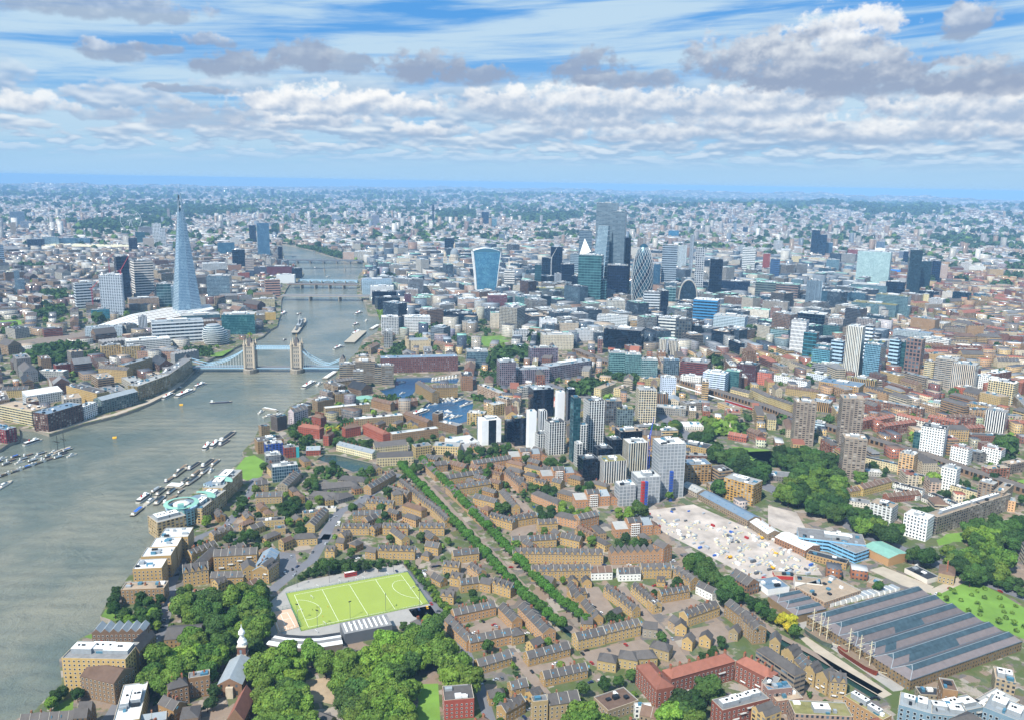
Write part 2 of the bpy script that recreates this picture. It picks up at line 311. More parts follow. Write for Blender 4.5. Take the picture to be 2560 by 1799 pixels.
def watermat(name,c1,c2,rough=.12,waves=True):
 m,n,b=newmat(name); p=n.new('ShaderNodeNewGeometry').outputs['Position']; x,y,_=n.sep(p)
 big=n.noise(p,.006,4,.6); n.put(b.inputs['Base Color'],n.mix(n.ss(big,.35,.65),lc(c1),lc(c2)))
 b.inputs['Roughness'].default_value=rough; b.inputs['IOR'].default_value=1.33; b.inputs['Specular IOR Level'].default_value=.5
 a=n.noise(n.xyz(n.m('MULTIPLY_ADD',x,.8,n.m('MULTIPLY',y,.6)),n.m('MULTIPLY_ADD',y,.35,n.m('MULTIPLY',x,-.25))),.16,6,.62,.6); c=n.noise(p,.9,3,.6); e=n.noise(p,.028,4,.6,1.2)
 hgt=n.m('ADD',n.m('ADD',n.m('MULTIPLY',a,1.5),n.m('MULTIPLY',c,.28)),n.m('MULTIPLY',e,2.2))
 ln=n.m('ADD',n.m('MULTIPLY',x,.93),n.m('MULTIPLY',y,-.36)); wv_=n.m('SINE',n.m('MULTIPLY',n.m('ADD',ln,n.m('MULTIPLY',n.noise(p,.012,3,.5),26)),.33))
 hgt=n.m('ADD',hgt,n.m('MULTIPLY',n.m('MULTIPLY',wv_,.34),n.ss(n.noise(p,.007,2,.5),.42,.6)))
 bp=n.new('ShaderNodeBump'); bp.inputs['Strength'].default_value=.85 if waves else .2; bp.inputs['Distance'].default_value=1.5; n.put(bp.inputs['Height'],hgt); n.put(b.inputs['Normal'],bp.outputs[0])
 return m
GM=groundmat(); WM=watermat('river_water','#58625b','#7b7a6b',.11); WC=watermat('canal_water','#243a34','#2a4440',.06,False); WD=watermat('dock_water','#1d4668','#235070',.06,False)
GR=dict(grass=plain('grass','#5f7c33',.95,var=.25,scale=.05), bgrass=plain('bright_grass','#678838',.95,var=.2,scale=.04), asphalt=plain('asphalt','#6a6b70',.9,var=.1,scale=.06), paving=plain('brick_paving','#84766a',.9,var=.12,scale=.12),
 pitch=plain('artificial_pitch','#8b9a46',.9,var=.06,scale=.03), court=plain('court_surface','#c9a58c',.9,var=.05,scale=.08), site=plain('building_site_ground','#a89e95',.95,var=.3,scale=.05), apron=plain('worn_tarmac','#97948f',.9,var=.12,scale=.07),
 dirt=plain('bare_earth','#9c8a72',.95,var=.2,scale=.1), rail=plain('rail_ballast','#776c62',.95,var=.15,scale=.12), quay=plain('quay_paving','#a59a8a',.9,var=.12,scale=.1))
# water outlines (read off the banks) and ground
SB=[('B1',-1500,1500),('B1',-400,960),('B1',0,850),('B1',70,800),('B1',165,765),('B1',175,700),('B1',165,665),('B1',290,668),('B1',430,715),('B1',700,632),('B1',1000,560),('B1',1180,500),('B1',1300,450),('B1',1500,350),('B1',1600,262),('B1',1700,160),('B1',1745,112),
 ('A1',1960,1600),('A1',2190,1500),('A2',60,1440),('A2',130,1375),('A2',190,1345),('A2',205,1280),('A2',222,1240),('A2',228,1110),('A2',270,1020),('A2',300,975),('A2',380,945),('A2',430,875),('A2',400,825),('A2',300,790),('A2',255,755),('A2',235,645),('A2',205,618)]
NB=[('A2',215,609),('A2',330,630),('A2',520,672),('A2',640,712),('A2',780,752),('A2',955,780),('A2',975,830),('A2',925,880),('A2',905,960),('A2',905,1060),('A2',970,1120),('A2',1005,1240),('A2',1098,1246),('A2',1115,1300),('A2',1085,1400),('A2',960,1462),('A2',905,1580),
 ('B2',820,60),('B2',725,135),('B2',695,240),('B2',600,330),('B2',450,400),('B2',300,470),('B2',220,560),('B2',40,640),('B2',0,720),('B1',2230,760),('B1',2125,870),('B1',2145,915),('B1',1985,1060),('B1',1800,1160),('B1',1650,1260),('B1',1500,1370),('B1',1440,1480),('B1',1390,1570),
 ('C1',1390,10),('C1',1250,150),('C1',1160,310),('C1',1060,440),('C1',930,600),('C1',880,695),('C1',960,740),('C1',820,830),('C1',700,900),('C1',520,1080),('C1',545,1290),('C1',410,1415),('C1',300,1530),('C1',150,1600),('C1',-60,1800),('C1',-500,2100),('C1',-2600,2400)]
RIV=[G(*p).xy for p in SB+NB]
DOCKE=[G('B2',x,y).xy for x,y in ((1345,565),(1440,500),(1500,440),(1640,400),(1760,385),(1900,415),(1905,460),(1865,600),(1720,640),(1560,630),(1450,610))]
DOCKW=[G('B2',x,y).xy for x,y in ((1215,300),(1225,215),(1740,205),(1785,222),(1760,272),(1480,262),(1400,330),(1310,450),(1235,450),(1080,330))]
POOL=[G('B2',x,y).xy for x,y in ((530,935),(600,888),(700,890),(1045,972),(1030,1010),(850,1045),(730,995))]
def strip(pts,w):
 L,Rr=[],[]
 for i,p in enumerate(pts):
  a=pts[max(0,i-1)]; b=pts[min(len(pts)-1,i+1)]; d=(b-a).normalized(); nn=Vector((-d.y,d.x)); L.append(p+nn*w/2); Rr.append(p-nn*w/2)
 return L+Rr[::-1]
WALK=[(921,1047),(985,1112),(1040,1174),(1100,1236),(1150,1290),(1206,1349),(1300,1424)]
CANAL1=strip([G('D',x-13,y+1).xy for x,y in WALK],7)
CANAL2=strip([G(*q).xy for q in (('C3',1570,320),('C3',1900,560),('C3',2080,680),('C4',60,880),('C4',400,1060),('C4',700,1240),('C4',960,1400))],11)
WATERS=dict(river=RIV,dock_east=DOCKE,dock_west=DOCKW,pool=POOL,canal_a=CANAL1,canal_b=CANAL2)
def inside(poly,x,y):
 x=np.asarray(x,float); y=np.asarray(y,float); r=np.zeros(x.shape,bool); k=len(poly)
 for i in range(k):
  x0,y0=poly[i][0],poly[i][1]; x1,y1=poly[(i+1)%k][0],poly[(i+1)%k][1]
  if y0==y1: continue
  c=((y0>y)!=(y1>y))&(x<(x1-x0)*(y-y0)/(y1-y0)+x0); r^=c
 return r
vs=[];ed=[]
outer=[Vector((CX+R0*math.cos(a),CY+R0*math.sin(a))) for R0 in (37000,) for a in [2*math.pi*i/64 for i in range(64)]]
for poly in [outer]+list(WATERS.values()):
 b=len(vs); k=len(poly); vs+=[Vector(p) for p in poly]; ed+=[(b+i,b+(i+1)%k) for i in range(k)]
for rad in (1500,4000,12000): vs+=[Vector((CX+rad*math.cos(2*math.pi*i/24),CY+rad*math.sin(2*math.pi*i/24))) for i in range(24)]
dv,de,df,_,_,_=delaunay_2d_cdt(vs,ed,[],1,1e-3)
cen=np.array([[sum(dv[i].x for i in f)/3,sum(dv[i].y for i in f)/3] for f in df]); inw=np.zeros(len(df),bool)
for poly in WATERS.values(): inw|=inside(poly,cen[:,0],cen[:,1])
me=bpy.data.meshes.new('ground'); me.from_pydata([(v.x,v.y,0) for v in dv],[],[f for f,k in zip(df,inw) if not k]); me.materials.append(GM); me.update()
if sum(p.normal.z for p in me.polygons)<0: me.flip_normals()
link('ground',me,kind='structure')
flatpoly('river',RIV,WM,-4.0,kind='structure')
for k_,z_,m_ in (('dock_east',-2.6,WD),('dock_west',-2.6,WD),('pool',-1.2,WC),('canal_a',-2.0,WC),('canal_b',-2.0,WC)):
 flatpoly('dock_water' if 'dock' in k_ else 'pond_water' if k_=='pool' else 'canal_water',WATERS[k_],m_,z_,kind='structure')
mb=MB()
for k_,poly in WATERS.items():
 z_=-4.2 if k_=='river' else -2.8
 k=len(poly)
 for i in range(k):
  a,b=poly[i],poly[(i+1)%k]
  if (Vector(a)-Vector(b)).length>900: continue
  mb.face([(a[0],a[1],z_),(b[0],b[1],z_),(b[0],b[1],0),(a[0],a[1],0)],MT['dstone'])
mb.build('embankment_wall',kind='structure')
# occupancy map for the streets behind
RES=4.0; GX0,GY0=-5200.,-3200.; GW,GH=1750,1950
OCC=np.zeros((GH,GW),bool)
_gx=GX0+RES*(np.arange(GW)+.5); _gy=GY0+RES*(np.arange(GH)+.5)
def occ_poly(poly,v=True,grow=0):
 xs=[p[0] for p in poly]; ys=[p[1] for p in poly]
 i0=max(0,int((min(xs)-grow-GX0)/RES)); i1=min(GW,int((max(xs)+grow-GX0)/RES)+2); j0=max(0,int((min(ys)-grow-GY0)/RES)); j1=min(GH,int((max(ys)+grow-GY0)/RES)+2)
 if i1<=i0 or j1<=j0: return
 X_,Y_=np.meshgrid(_gx[i0:i1],_gy[j0:j1]); mk=inside(poly,X_,Y_)
 if grow:
  k=int(grow/RES)+1; m2=mk.copy()
  for dx in range(-k,k+1):
   for dy in range(-k,k+1): m2|=np.roll(np.roll(mk,dx,1),dy,0)
  mk=m2
 OCC[j0:j1,i0:i1]|=mk
def occ_test(poly):
 xs=[p[0] for p in poly]; ys=[p[1] for p in poly]
 i0=int((min(xs)-GX0)/RES); i1=int((max(xs)-GX0)/RES)+1; j0=int((min(ys)-GY0)/RES); j1=int((max(ys)-GY0)/RES)+1
 if i0<0 or j0<0 or i1>GW or j1>GH: return False
 X_,Y_=np.meshgrid(_gx[i0:i1],_gy[j0:j1]); return bool((inside(poly,X_,Y_)&OCC[j0:j1,i0:i1]).any())
for poly in WATERS.values(): occ_poly(poly,grow=6)
def rect(cx,cy_,rot,W,D,pad=0):
 c,s=math.cos(rot),math.sin(rot); a,b=W/2+pad,D/2+pad
 return [(cx+x*c-y*s,cy_+x*s+y*c) for x,y in ((-a,-b),(a,-b),(a,b),(-a,b))]
def sheet(name,pts,mat,z,occ=True,**k):
 P=[G(*p).xy for p in pts] if not isinstance(pts[0],Vector) else pts
 if occ: occ_poly(P)
 return flatpoly(name,P,mat,z,**(k or dict(kind='structure')))
ROADS=[]
def road(name,pts,w,mat,z=.02,occ=True):
 P=[G(*p).xy for p in pts] if not isinstance(pts[0],Vector) else pts
 Q=[P[0]]
 for i in range(len(P)-1):
  for t in (.34,.67,1): Q.append(P[i].lerp(P[i+1],t))
 poly=strip(Q,w); ROADS.append((Q,w,name))
 if occ: occ_poly(poly)
 h=len(Q); me=bpy.data.meshes.new(name); me.from_pydata([(p.x,p.y,z) for p in poly],[],[(i,i+1,2*h-2-i,2*h-1-i) for i in range(h-1)]); me.materials.append(mat); me.update()
 if me.polygons[0].normal.z<0: me.flip_normals()
 return link(name,me,kind='structure')
# hills to the north and west
def terrain(x,y):
 x=np.asarray(x,float); y=np.asarray(y,float); dx,dy=x-CX,y-CY; r=np.hypot(dx,dy)/1000; az=(np.degrees(np.arctan2(dx,dy))-math.degrees(YAW)+180)%360-180
 def hill(a0,r0,sa,sr,h): return h*np.exp(-((az-a0)/sa)**2-((r-r0)/sr)**2)
 z=hill(14,10.5,8,1.8,112)+hill(22,14,7,2,95)+hill(29,11.5,6,1.6,70)+hill(4,17,6,2.4,95)+hill(-6,20,9,3,60)+hill(34,17,8,2.4,110)+hill(18,26,16,4,165)+hill(-25,24,12,4,110)+hill(-2,30,14,4,120)
 z=z*(1+.22*np.sin(az*.9+r*.6)+.14*np.sin(az*2.3-r)+.08*np.sin(az*5.1+1)); return np.where(r<7,0,z*np.clip((r-7)/2,0,1))
na,nr_=150,70; A_=np.radians(np.linspace(-38,38,na))+YAW; R_=7000+29000*np.linspace(0,1,nr_)**1.3
XX=CX+R_[:,None]*np.sin(A_)[None]; YY=CY+R_[:,None]*np.cos(A_)[None]; ZZ=terrain(XX,YY)-1.5
me=bpy.data.meshes.new('hills'); me.from_pydata(np.stack([XX,YY,ZZ],2).reshape(-1,3).tolist(),[],[(i*na+j,i*na+j+1,(i+1)*na+j+1,(i+1)*na+j) for i in range(nr_-1) for j in range(na-1)]); me.materials.append(GM)
me.update()
if me.polygons[0].normal.z<0: me.flip_normals()
me.shade_smooth(); link('hills',me,kind='structure')
# tree crowns
def crown(seed,rad,h0,h1,nleaf,ls,lobes=10):
 g=np.random.default_rng(seed); ch=(h1-h0)
 L=[(0,0,(h0+h1)/2,rad*.72,ch*.5)]
 for i in range(lobes):
  a=g.uniform(0,6.28); r=rad*g.uniform(.35,.68); z=h0+ch*g.uniform(.22,.86); s=rad*g.uniform(.28,.46)*(1.15-.35*(z-h0)/ch)
  L.append((r*math.cos(a),r*math.sin(a),z,s,s*g.uniform(.7,.95)))
 w_=np.array([l[3]**2 for l in L]); w_/=w_.sum(); idx=g.choice(len(L),nleaf*3,p=w_); A=np.array(L)[idx]
 nr=g.normal(size=(nleaf*3,3)); nr/=np.linalg.norm(nr,axis=1)[:,None]; nr[:,2]=np.where(nr[:,2]<-.35,-nr[:,2],nr[:,2])
 sr=A[:,3:4]*g.uniform(.82,1.08,(nleaf*3,1)); P=A[:,:3]+nr*np.hstack([sr,sr,A[:,4:5]*g.uniform(.82,1.08,(nleaf*3,1))])
 ok=np.ones(len(P),bool)
 for l in L:
  q=((P[:,0]-l[0])**2+(P[:,1]-l[1])**2)/l[3]**2+(P[:,2]-l[2])**2/l[4]**2; ok&=q>.62
 P=P[ok][:nleaf]; nn=nr[ok][:nleaf]; li=idx[ok][:nleaf]; k=len(P)
 nn=nn+g.normal(size=(k,3))*.38; nn/=np.linalg.norm(nn,axis=1)[:,None]
 t=np.cross(nn,g.normal(size=(k,3))); t/=np.linalg.norm(t,axis=1)[:,None]; b=np.cross(nn,t); s=ls*g.uniform(.6,1.25,(k,1))
 c=[P+t*s,P+b*s*.8+nn*s*.15,P-t*s*.9,P-b*s*.7+nn*s*.1]
 V_=np.stack(c,1).reshape(-1,3); me=bpy.data.meshes.new('crown')
 iv,iF=[],[]
 for l in L:
  base=len(V_)+len(iv); n1,n2=7,4
  for j in range(n2+1):
   ph=math.pi*j/n2
   for i in range(n1):
    th=2*math.pi*i/n1; q=.80*g.uniform(.85,1.1); iv.append((l[0]+l[3]*q*math.sin(ph)*math.cos(th),l[1]+l[3]*q*math.sin(ph)*math.sin(th),l[2]+l[4]*q*math.cos(ph)))
  for j in range(n2):
   for i in range(n1): iF.append((base+j*n1+i,base+(j+1)*n1+i,base+(j+1)*n1+(i+1)%n1,base+j*n1+(i+1)%n1))
 allv=np.vstack([V_,np.array(iv)]); F_=[(4*i,4*i+1,4*i+2,4*i+3) for i in range(k)]+iF
 me.from_pydata(allv.tolist(),[],F_); me.materials.append(LEAF)
 lb=g.uniform(.82,1.2,len(L)); sh=lb[li]*g.uniform(.72,1.3,k)
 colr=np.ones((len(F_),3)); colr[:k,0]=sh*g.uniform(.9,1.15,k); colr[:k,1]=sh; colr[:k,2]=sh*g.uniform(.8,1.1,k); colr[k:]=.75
 at=me.color_attributes.new('leaf','FLOAT_COLOR','CORNER'); fc=np.repeat(colr,4,axis=0); at.data.foreach_set('color',np.hstack([fc,np.ones((len(fc),1))]).astype(np.float32).ravel())
 me.update(); return me
def trunk(h,r,rad,seed):
 g=random.Random(seed); m=MB(); m.lathe([(r*1.3,0),(r,h*.3),(r*.7,h)],MT['bark'],7)
 for i in range(5):
  a=i*1.26+g.random(); q=rad*.45; m.bar((0,0,h*.7),(q*math.cos(a),q*math.sin(a),h*1.25),r*.32,MT['bark'],4)
 return m.me('trunk')
TV={'big':[(crown(10+i,10.5,4,20,2100,.95,13),trunk(9,.55,10,i)) for i in range(5)],
 'mid':[(crown(30+i,5.2,2.5,11.5,800,.62,9),trunk(5,.3,5,i)) for i in range(5)],
 'round':[(crown(50+i,4.6,3.0,10.5,900,.52,7),trunk(5,.25,4,i)) for i in range(3)],
 'small':[(crown(60+i,2.6,.6,5,240,.42,6),trunk(2,.15,2,i)) for i in range(3)]}
GREENS=dict(plane='#5f7a35',dark='#36502a',mid='#466331',light='#6d8a38',gold='#a8a336',avenue='#49702f')
TREES=[]
def tree_at(x,y,kind='mid',s=1.0,green='mid',where=None): TREES.append((x,y,kind,s,green,where))
# buildings
BCOUNT={}; FOOT=[]
FARB=[]
RK={'slate':'slate','grey':'grey felt','pale':'pale grey','white':'white','brown':'brown','red':'red tiled','tan':'gravel','lead':'lead','dark':'dark','sedum':'planted','blue':'blue-grey','copper':'green copper'}
def col_name(c):
 r,g,b=[x**(1/2.2) for x in c[:3]]; mx=max(r,g,b); mn=min(r,g,b); l=(mx+mn)/2; s=(mx-mn)/(mx+1e-6)
 if s<.09: return 'white' if l>.78 else 'pale grey' if l>.64 else 'grey' if l>.42 else 'charcoal'
 if b>=r: return 'blue glass' if l<.6 else 'pale blue'
 if r-g>.13: return 'red brick' if l<.55 else 'salmon'
 return 'cream' if l>.7 else 'yellow brick' if l>.55 and s>.25 else 'beige' if l>.55 else 'brown brick'
def windows(root,W,D,H,bay,fh,ww,wh,rot,loc,z0=1.0,front_only=False,cap=100,mats=('glass','frame'),sides='xy'):
 wm=MB(); a,b=ww/2,wh/2
 wm.box(-a,-.06,a,.02,-b,b,MT[mats[1]]); q=.12; wm.face([(-a+q,-.075,-b+q),(a-q,-.075,-b+q),(a-q,-.075,b-q),(-a+q,-.075,b-q)],MT[mats[0]])
 me=wm.me('window'); L=[]
 nf=max(1,int((H-z0)/fh)); cdv=Vector((CX-loc[0],CY-loc[1])).normalized()
 for side,(ln,off,ang) in enumerate(((W,-D/2,0),(D,W/2,math.pi/2),(W,D/2,math.pi),(D,-W/2,-math.pi/2))):
  nb=max(1,int(ln/bay)); face=Vector((math.sin(rot+ang),-math.cos(rot+ang))).dot(cdv)
  for i in range(nb):
   t=(i+.5)/nb*ln-ln/2
   for f in range(nf):
    z=z0+fh*(f+.5)
    if z+b>H: continue
    if side==0: p=(t,-D/2,z)
    elif side==1: p=(W/2,t,z)
    elif side==2: p=(-t,D/2,z)
    else: p=(-W/2,-t,z)
    L.append((-(face)+.02*R.random(),p,ang))
 L.sort(key=lambda q:q[0])
 for k,(s,p,ang) in enumerate(L[:cap]):
  o=bpy.data.objects.new('window',me); col.objects.link(o); o.parent=root; o.location=p; o.rotation_euler=(0,0,ang)
 if len(L)>cap:
  m=MB()
  for s,p,ang in L[cap:]:
   c_,s_=math.cos(ang),math.sin(ang); tr=lambda x,y,z:(p[0]+x*c_-y*s_,p[1]+x*s_+y*c_,p[2]+z)
   m.face([tr(-a,-.05,-b),tr(a,-.05,-b),tr(a,-.05,b),tr(-a,-.05,b)],MT['glass'])
  m.build('window',root,kind='stuff')
def party(mb,x,y,H,rh,r):
 if x<y or x<6 or y>8: return
 k=max(2,round(2*x/r.uniform(5.5,8)))
 for i in range(k+1):
  t=-x+2*x*i/k
  for s in (-1,1): mb.bar((t,s*(y+.3),H-.1),(t,0,H+rh+.1),.2,MT['concrete'],3)
  if 0<i<k and r.random()<.6: mb.box(t-.45,y*.15,t+.45,y*.15+1.1,H+rh*.5,H+rh+1.3,MT['brickchim'])
  if r.random()<.35: q=t+1.5; mb.bar((q,-y*.75,H+rh*.27),(q,-y*.45,H+rh*.57),.5,MT['sky'],3)
def roofparts(mb,W,D,H,rt_,rh,roof,wallm,seed=0,par=.7,clutter=True,r=None):
 """roof geometry into mb; returns plant boxes list"""
 r=r or random.Random(seed)
 x,y=W/2,D/2; Rf=RM[roof]
 if rt_=='flat':
  mb.face([(-x+.3,-y+.3,H-.35),(x-.3,-y+.3,H-.35),(x-.3,y-.3,H-.35),(-x+.3,y-.3,H-.35)],Rf)
  if clutter:
   for k in range(int(min(10,2+W*D/130))):
    w_,d_,h_=r.uniform(1.5,5),r.uniform(1.5,4),r.uniform(.8,2.4);
    if W<w_+3 or D<d_+3: continue
    cx=r.uniform(-x+1+w_/2,x-1-w_/2); cy_=r.uniform(-y+1+d_/2,y-1-d_/2); mb.box(cx-w_/2,cy_-d_/2,cx+w_/2,cy_+d_/2,H-.35,H-.35+h_,r.choice([MT['plant'],MT['white'],MT['dsteel'],MT['sky']]))
 elif rt_=='gable': mb.gable(-x,-y,x,y,H,rh,Rf,wallm); party(mb,x,y,H,rh,r)
 elif rt_=='hip': mb.gable(-x,-y,x,y,H,rh,Rf,wallm,hip=min(W,D)*.45)
 elif rt_=='mono':
  mb.face([(-x,-y,H),(x,-y,H),(x,y,H+rh),(-x,y,H+rh)],Rf,[(0,0),(W,0),(W,D),(0,D)])
  mb.face([(x,-y,H),(x,y,H),(x,y,H+rh)],wallm); mb.face([(-x,y,H),(-x,-y,H),(-x,y,H+rh)],wallm); mb.face([(x,y,H),(-x,y,H),(-x,y,H+rh),(x,y,H+rh)],wallm)
 elif rt_=='saw':
  k=max(2,round(W/6.5)); s=W/k
  for i in range(k): mb.gable(-x+i*s,-y,-x+(i+1)*s,y,H,rh,Rf,wallm,axis='y',ov=0)
 elif rt_=='gables':
  mb.gable(-x,-y,x,y,H,rh,Rf,wallm); party(mb,x,y,H,rh,r)
  k=max(2,round(W/5.2)); s=W/k
  for i in range(k):
   c=-x+(i+.5)*s; g=s*.36; z=H+rh*.78
   for sg in (-1,1):
    yb=sg*(y+.05); ym=0
    mb.face([(c-g,yb,H-.2),(c+g,yb,H-.2),(c,yb,z)] if sg<0 else [(c+g,yb,H-.2),(c-g,yb,H-.2),(c,yb,z)],wallm)
    A=[(c-g,yb,H-.2),(c,yb,z),(c,ym,z)]; B=[(c,yb,z),(c+g,yb,H-.2),(c,ym,z)]
    mb.face(A,Rf); mb.face(B,Rf)
 return mb
def building(name,label,cat,cx,cy_,rot,W,D,H,style='brick',wall='#c9a76c',roof='slate',rt_='flat',rh=3.0,win=None,chim=0,plant=0,group=None,base=None,occ=True,parts=True,z0=0.0,seed=None,balc=0,skyl=0,door=False):
 if isinstance(wall,str): wall=lc(wall)
 if occ: occ_poly(rect(cx,cy_,rot,W,D,1.0)); FOOT.append((cx,cy_,rot,W,D))
 seed=R.random() if seed is None else seed; r=random.Random(seed)
 root=empty(name,(cx,cy_,z0),rot,label=label,cat=cat,group=group)
 wm=FA['plainbrick'] if win else FA[style]
 m=MB(); par=.75 if rt_=='flat' else 0
 P=rect(0,0,0,W,D); m.walls(P,-1,H+par-.35 if rt_=='flat' else H,wm)
 if rt_=='flat':
  Q=rect(0,0,0,W-.6,D-.6)
  for i in range(4): m.face([(*P[i],H+.4),(*P[(i+1)%4],H+.4),(*Q[(i+1)%4],H+.4),(*Q[i],H+.4)],MT['stone'] if style not in('dark','curtain') else MT['steel'])
  m.walls(Q[::-1],H-.4,H+.4,MT['plant'])
 m.build('wall',root,color=wall)
 mb=MB(); roofparts(mb,W,D,H,rt_,rh,roof,FA['plainbrick'],r=r); ro=mb.build('roof',root,color=wall)
 if win: windows(root,W,D,H,win[0],win[1],win[2],win[3],rot,(cx,cy_),z0=win[4] if len(win)>4 else .6)
 for i in range(chim):
  c=MB(); t=(i+.5)/chim; lx=(-W/2+t*W) if W>D else 0; ly=0 if W>D else (-D/2+t*D); zt=H+(rh if rt_ in('gable','hip','gables') else 0)
  c.box(-.55,-1.0,.55,1.0,-1.5,1.7,MT['brickchim']);
  for q in (-.6,0,.6): c.lathe([(.18,1.7),(.14,2.3)],MT['red'],6,0,q)
  o=c.build('chimney',ro); o.location=(lx,ly+ (min(W,D)*.1),zt)
 for i in range(plant):
  c=MB(); pw,pd,ph=W*r.uniform(.25,.4),D*r.uniform(.3,.5),r.uniform(2.4,3.6); c.box(-pw/2,-pd/2,pw/2,pd/2,-.3,ph,MT['plant'],MT['white'])
  for q in range(3): a_=r.uniform(-pw/2+1,pw/2-1); c.box(a_-.5,-.6,a_+.5,.6,ph,ph+.8,MT['dsteel'])
  o=c.build('plant_room',ro); o.location=(((i+.5)/plant-.5)*W*.8,r.uniform(-.1,.1)*D,H)
 for i in range(balc):
  c=MB(); c.box(-W*.035-1,-1.3,W*.035+1,0,0,.15,MT['concrete']); c.box(-W*.035-1,-1.35,W*.035+1,-1.3,0,1.1,MT['white'])
  t=(i+.5)/balc-.5; o=c.build('balcony',root); o.location=(t*W*.86,-D/2-.01,2.9*(1+i%max(1,int(H/3.2))))
 for i in range(skyl):
  c=MB(); s=min(W,D)*.5; c.box(-.7,-.5,.7,.5,0,.18,MT['steel'],MT['sky']); o=c.build('skylight',ro)
  t=(i+.5)/skyl-.5
  if rt_ in('gable','gables','hip'):
   q=s*.5; o.location=(t*W*.85,-q,H+rh*(1-q/s)+.02) if W>=D else (-q,t*D*.85,H+rh*(1-q/s)+.02)
   o.rotation_euler=(math.atan2(rh,s),0,0) if W>=D else (0,-math.atan2(rh,s),0)
  else: o.location=(t*W*.85,0,H-.3)
 BCOUNT[name]=BCOUNT.get(name,0)+1
 return root
def edge(c,x1,y1,x2,y2,D,H,z=None):
 """rectangle whose near edge, at height z (default the eaves, H), is seen between two picture points; D metres deep away from the camera"""
 z=H if z is None else z
 a=G(c,x1,y1,z).xy; b=G(c,x2,y2,z).xy; d=b-a; W=d.length; nn=Vector((-d.y,d.x)).normalized(); mid=(a+b)/2
 if nn.dot(mid-Vector((CX,CY)))<0: nn=-nn
 c_=mid+nn*D/2; rot=math.atan2(d.y,d.x)
 if Vector((-math.sin(rot),math.cos(rot))).dot(nn)<0: rot+=math.pi
 return c_.x,c_.y,rot,W,D,H
# streets of ordinary buildings
LM=[('the glass spire tower','D',410,680),('the two-towered suspension bridge','D',615,830),('the egg-shaped council building','D',485,780),('the striped hospital tower','D',320,665),('the domed cathedral','D',1013,590),('the curved top-heavy tower','D',1087,660),
 ('the diamond-latticed round tower','D',1435,690),('the square stone castle keep','D',940,790),('the marina basin','D',985,925),('the long brown warehouse hotel','D',950,830),('the white office slabs','D',1140,975),('the white-framed residential tower','D',1310,1030),
 ('the scaffolded towers','D',1450,1130),('the three stepped tower blocks','D',1860,1020),('the demolition yard','D',1640,1220),('the glazed market sheds','D',2060,1430),('the green hockey pitch','D',790,1350),('the white cupola church','D',530,1500),('the red-roofed courtyard block','D',1590,1510),
 ('the tree-lined canal','D',1080,1170),('the houseboat moorings','D',420,1080),('the pale-blue riverside flats','D',470,1130),('the ornamental pool','D',800,1040),('the grey glass office block','D',1960,640),('the railway viaduct','D',1900,980),('the slender church steeple','D',2310,800),
 ('the twin dark towers','D',2070,640),('the wharf houses on the bank','D',330,920),('the railway terminus roofs','D',350,700),('the black glass hotel','D',1390,760),('the ferris wheel','D',292,540),('the domed station','D',600,600),('the rough green field','D',2200,1370),('the long concrete flats','D',2180,1150),
 ('the blue-roofed warehouse','D',1870,1200),('the far wood','D',1900,480),('the museum power station','D',650,620),('the grey terraced hotel','D',830,840),('the white student tower','D',1880,760),('the park of tall trees','D',1790,1050),('the school by the road','D',850,1110),('the red brick mansion flats','D',720,980)]
LMP=[(t,G(c,x,y).xy) for t,c,x,y in LM]; LABELS={}
ADJ8=['east','north-east','north','north-west','west','south-west','south','south-east']
def where(x,y,used,head):
 d=sorted(((p-Vector((x,y))).length,t,p) for t,p in LMP)
 def dr(p): a=math.atan2(y-p.y,x-p.x); return ADJ8[int(round(a/(math.pi/4)))%8]
 for a in (f"{head} {dr(d[0][2])} of {d[0][1]}",f"{head} {dr(d[1][2])} of {d[1][1]}",f"{head} between {d[0][1]} and {d[1][1]}",f"{head} {dr(d[2][2])} of {d[2][1]}",f"{head} between {d[0][1]} and {d[2][1]}",f"{head} {dr(d[3][2])} of {d[3][1]}",f"{head} between {d[1][1]} and {d[2][1]}",f"{head} beyond {d[4][1]}",f"{head} between {d[1][1]} and {d[3][1]}"):
  if len(a.split())<=16 and a not in used: used[a]=1; return a
 return next((q for q in (f"{head} near {d[0][1]}",f"{head} near {d[1][1]}",head+' among the streets') if len(q.split())<=16),head)
# placing by the picture: base point, roof point, width
AWAY=math.atan2(math.cos(YAW),math.sin(YAW))
def ground_h(c,x,yb,yt,w=0):
 g=G(c,x,yb); px,py=PX(c,x,yt); lo,hi=0,600
 for _ in range(30):
  m_=(lo+hi)/2
  if proj((g.x,g.y,m_))[1]>py: lo=m_
  else: hi=m_
 k=(g-Vector((CX,CY,CZ))).dot(fw)/F; s=1.1155 if c=='D' else 1 if c=='' else 1/OX[c[0]][1]
 return g.xy,lo,w*s*k
def face_rot(p): d=p-Vector((CX,CY)); return math.atan2(d.y,d.x)-math.pi/2
CATS={'office_tower':'office tower','tower_block':'tower block','office_block':'office','flats':'flats','warehouse_flats':'flats','house_row':'houses','warehouse':'warehouse'}
GRPS={'office_tower':'office towers of the financial district','tower_block':'residential tower blocks','office_block':'mid-rise offices','flats':'blocks of flats','warehouse_flats':'converted riverside warehouses','house_row':'rows of brick houses','warehouse':'sheds and warehouses'}
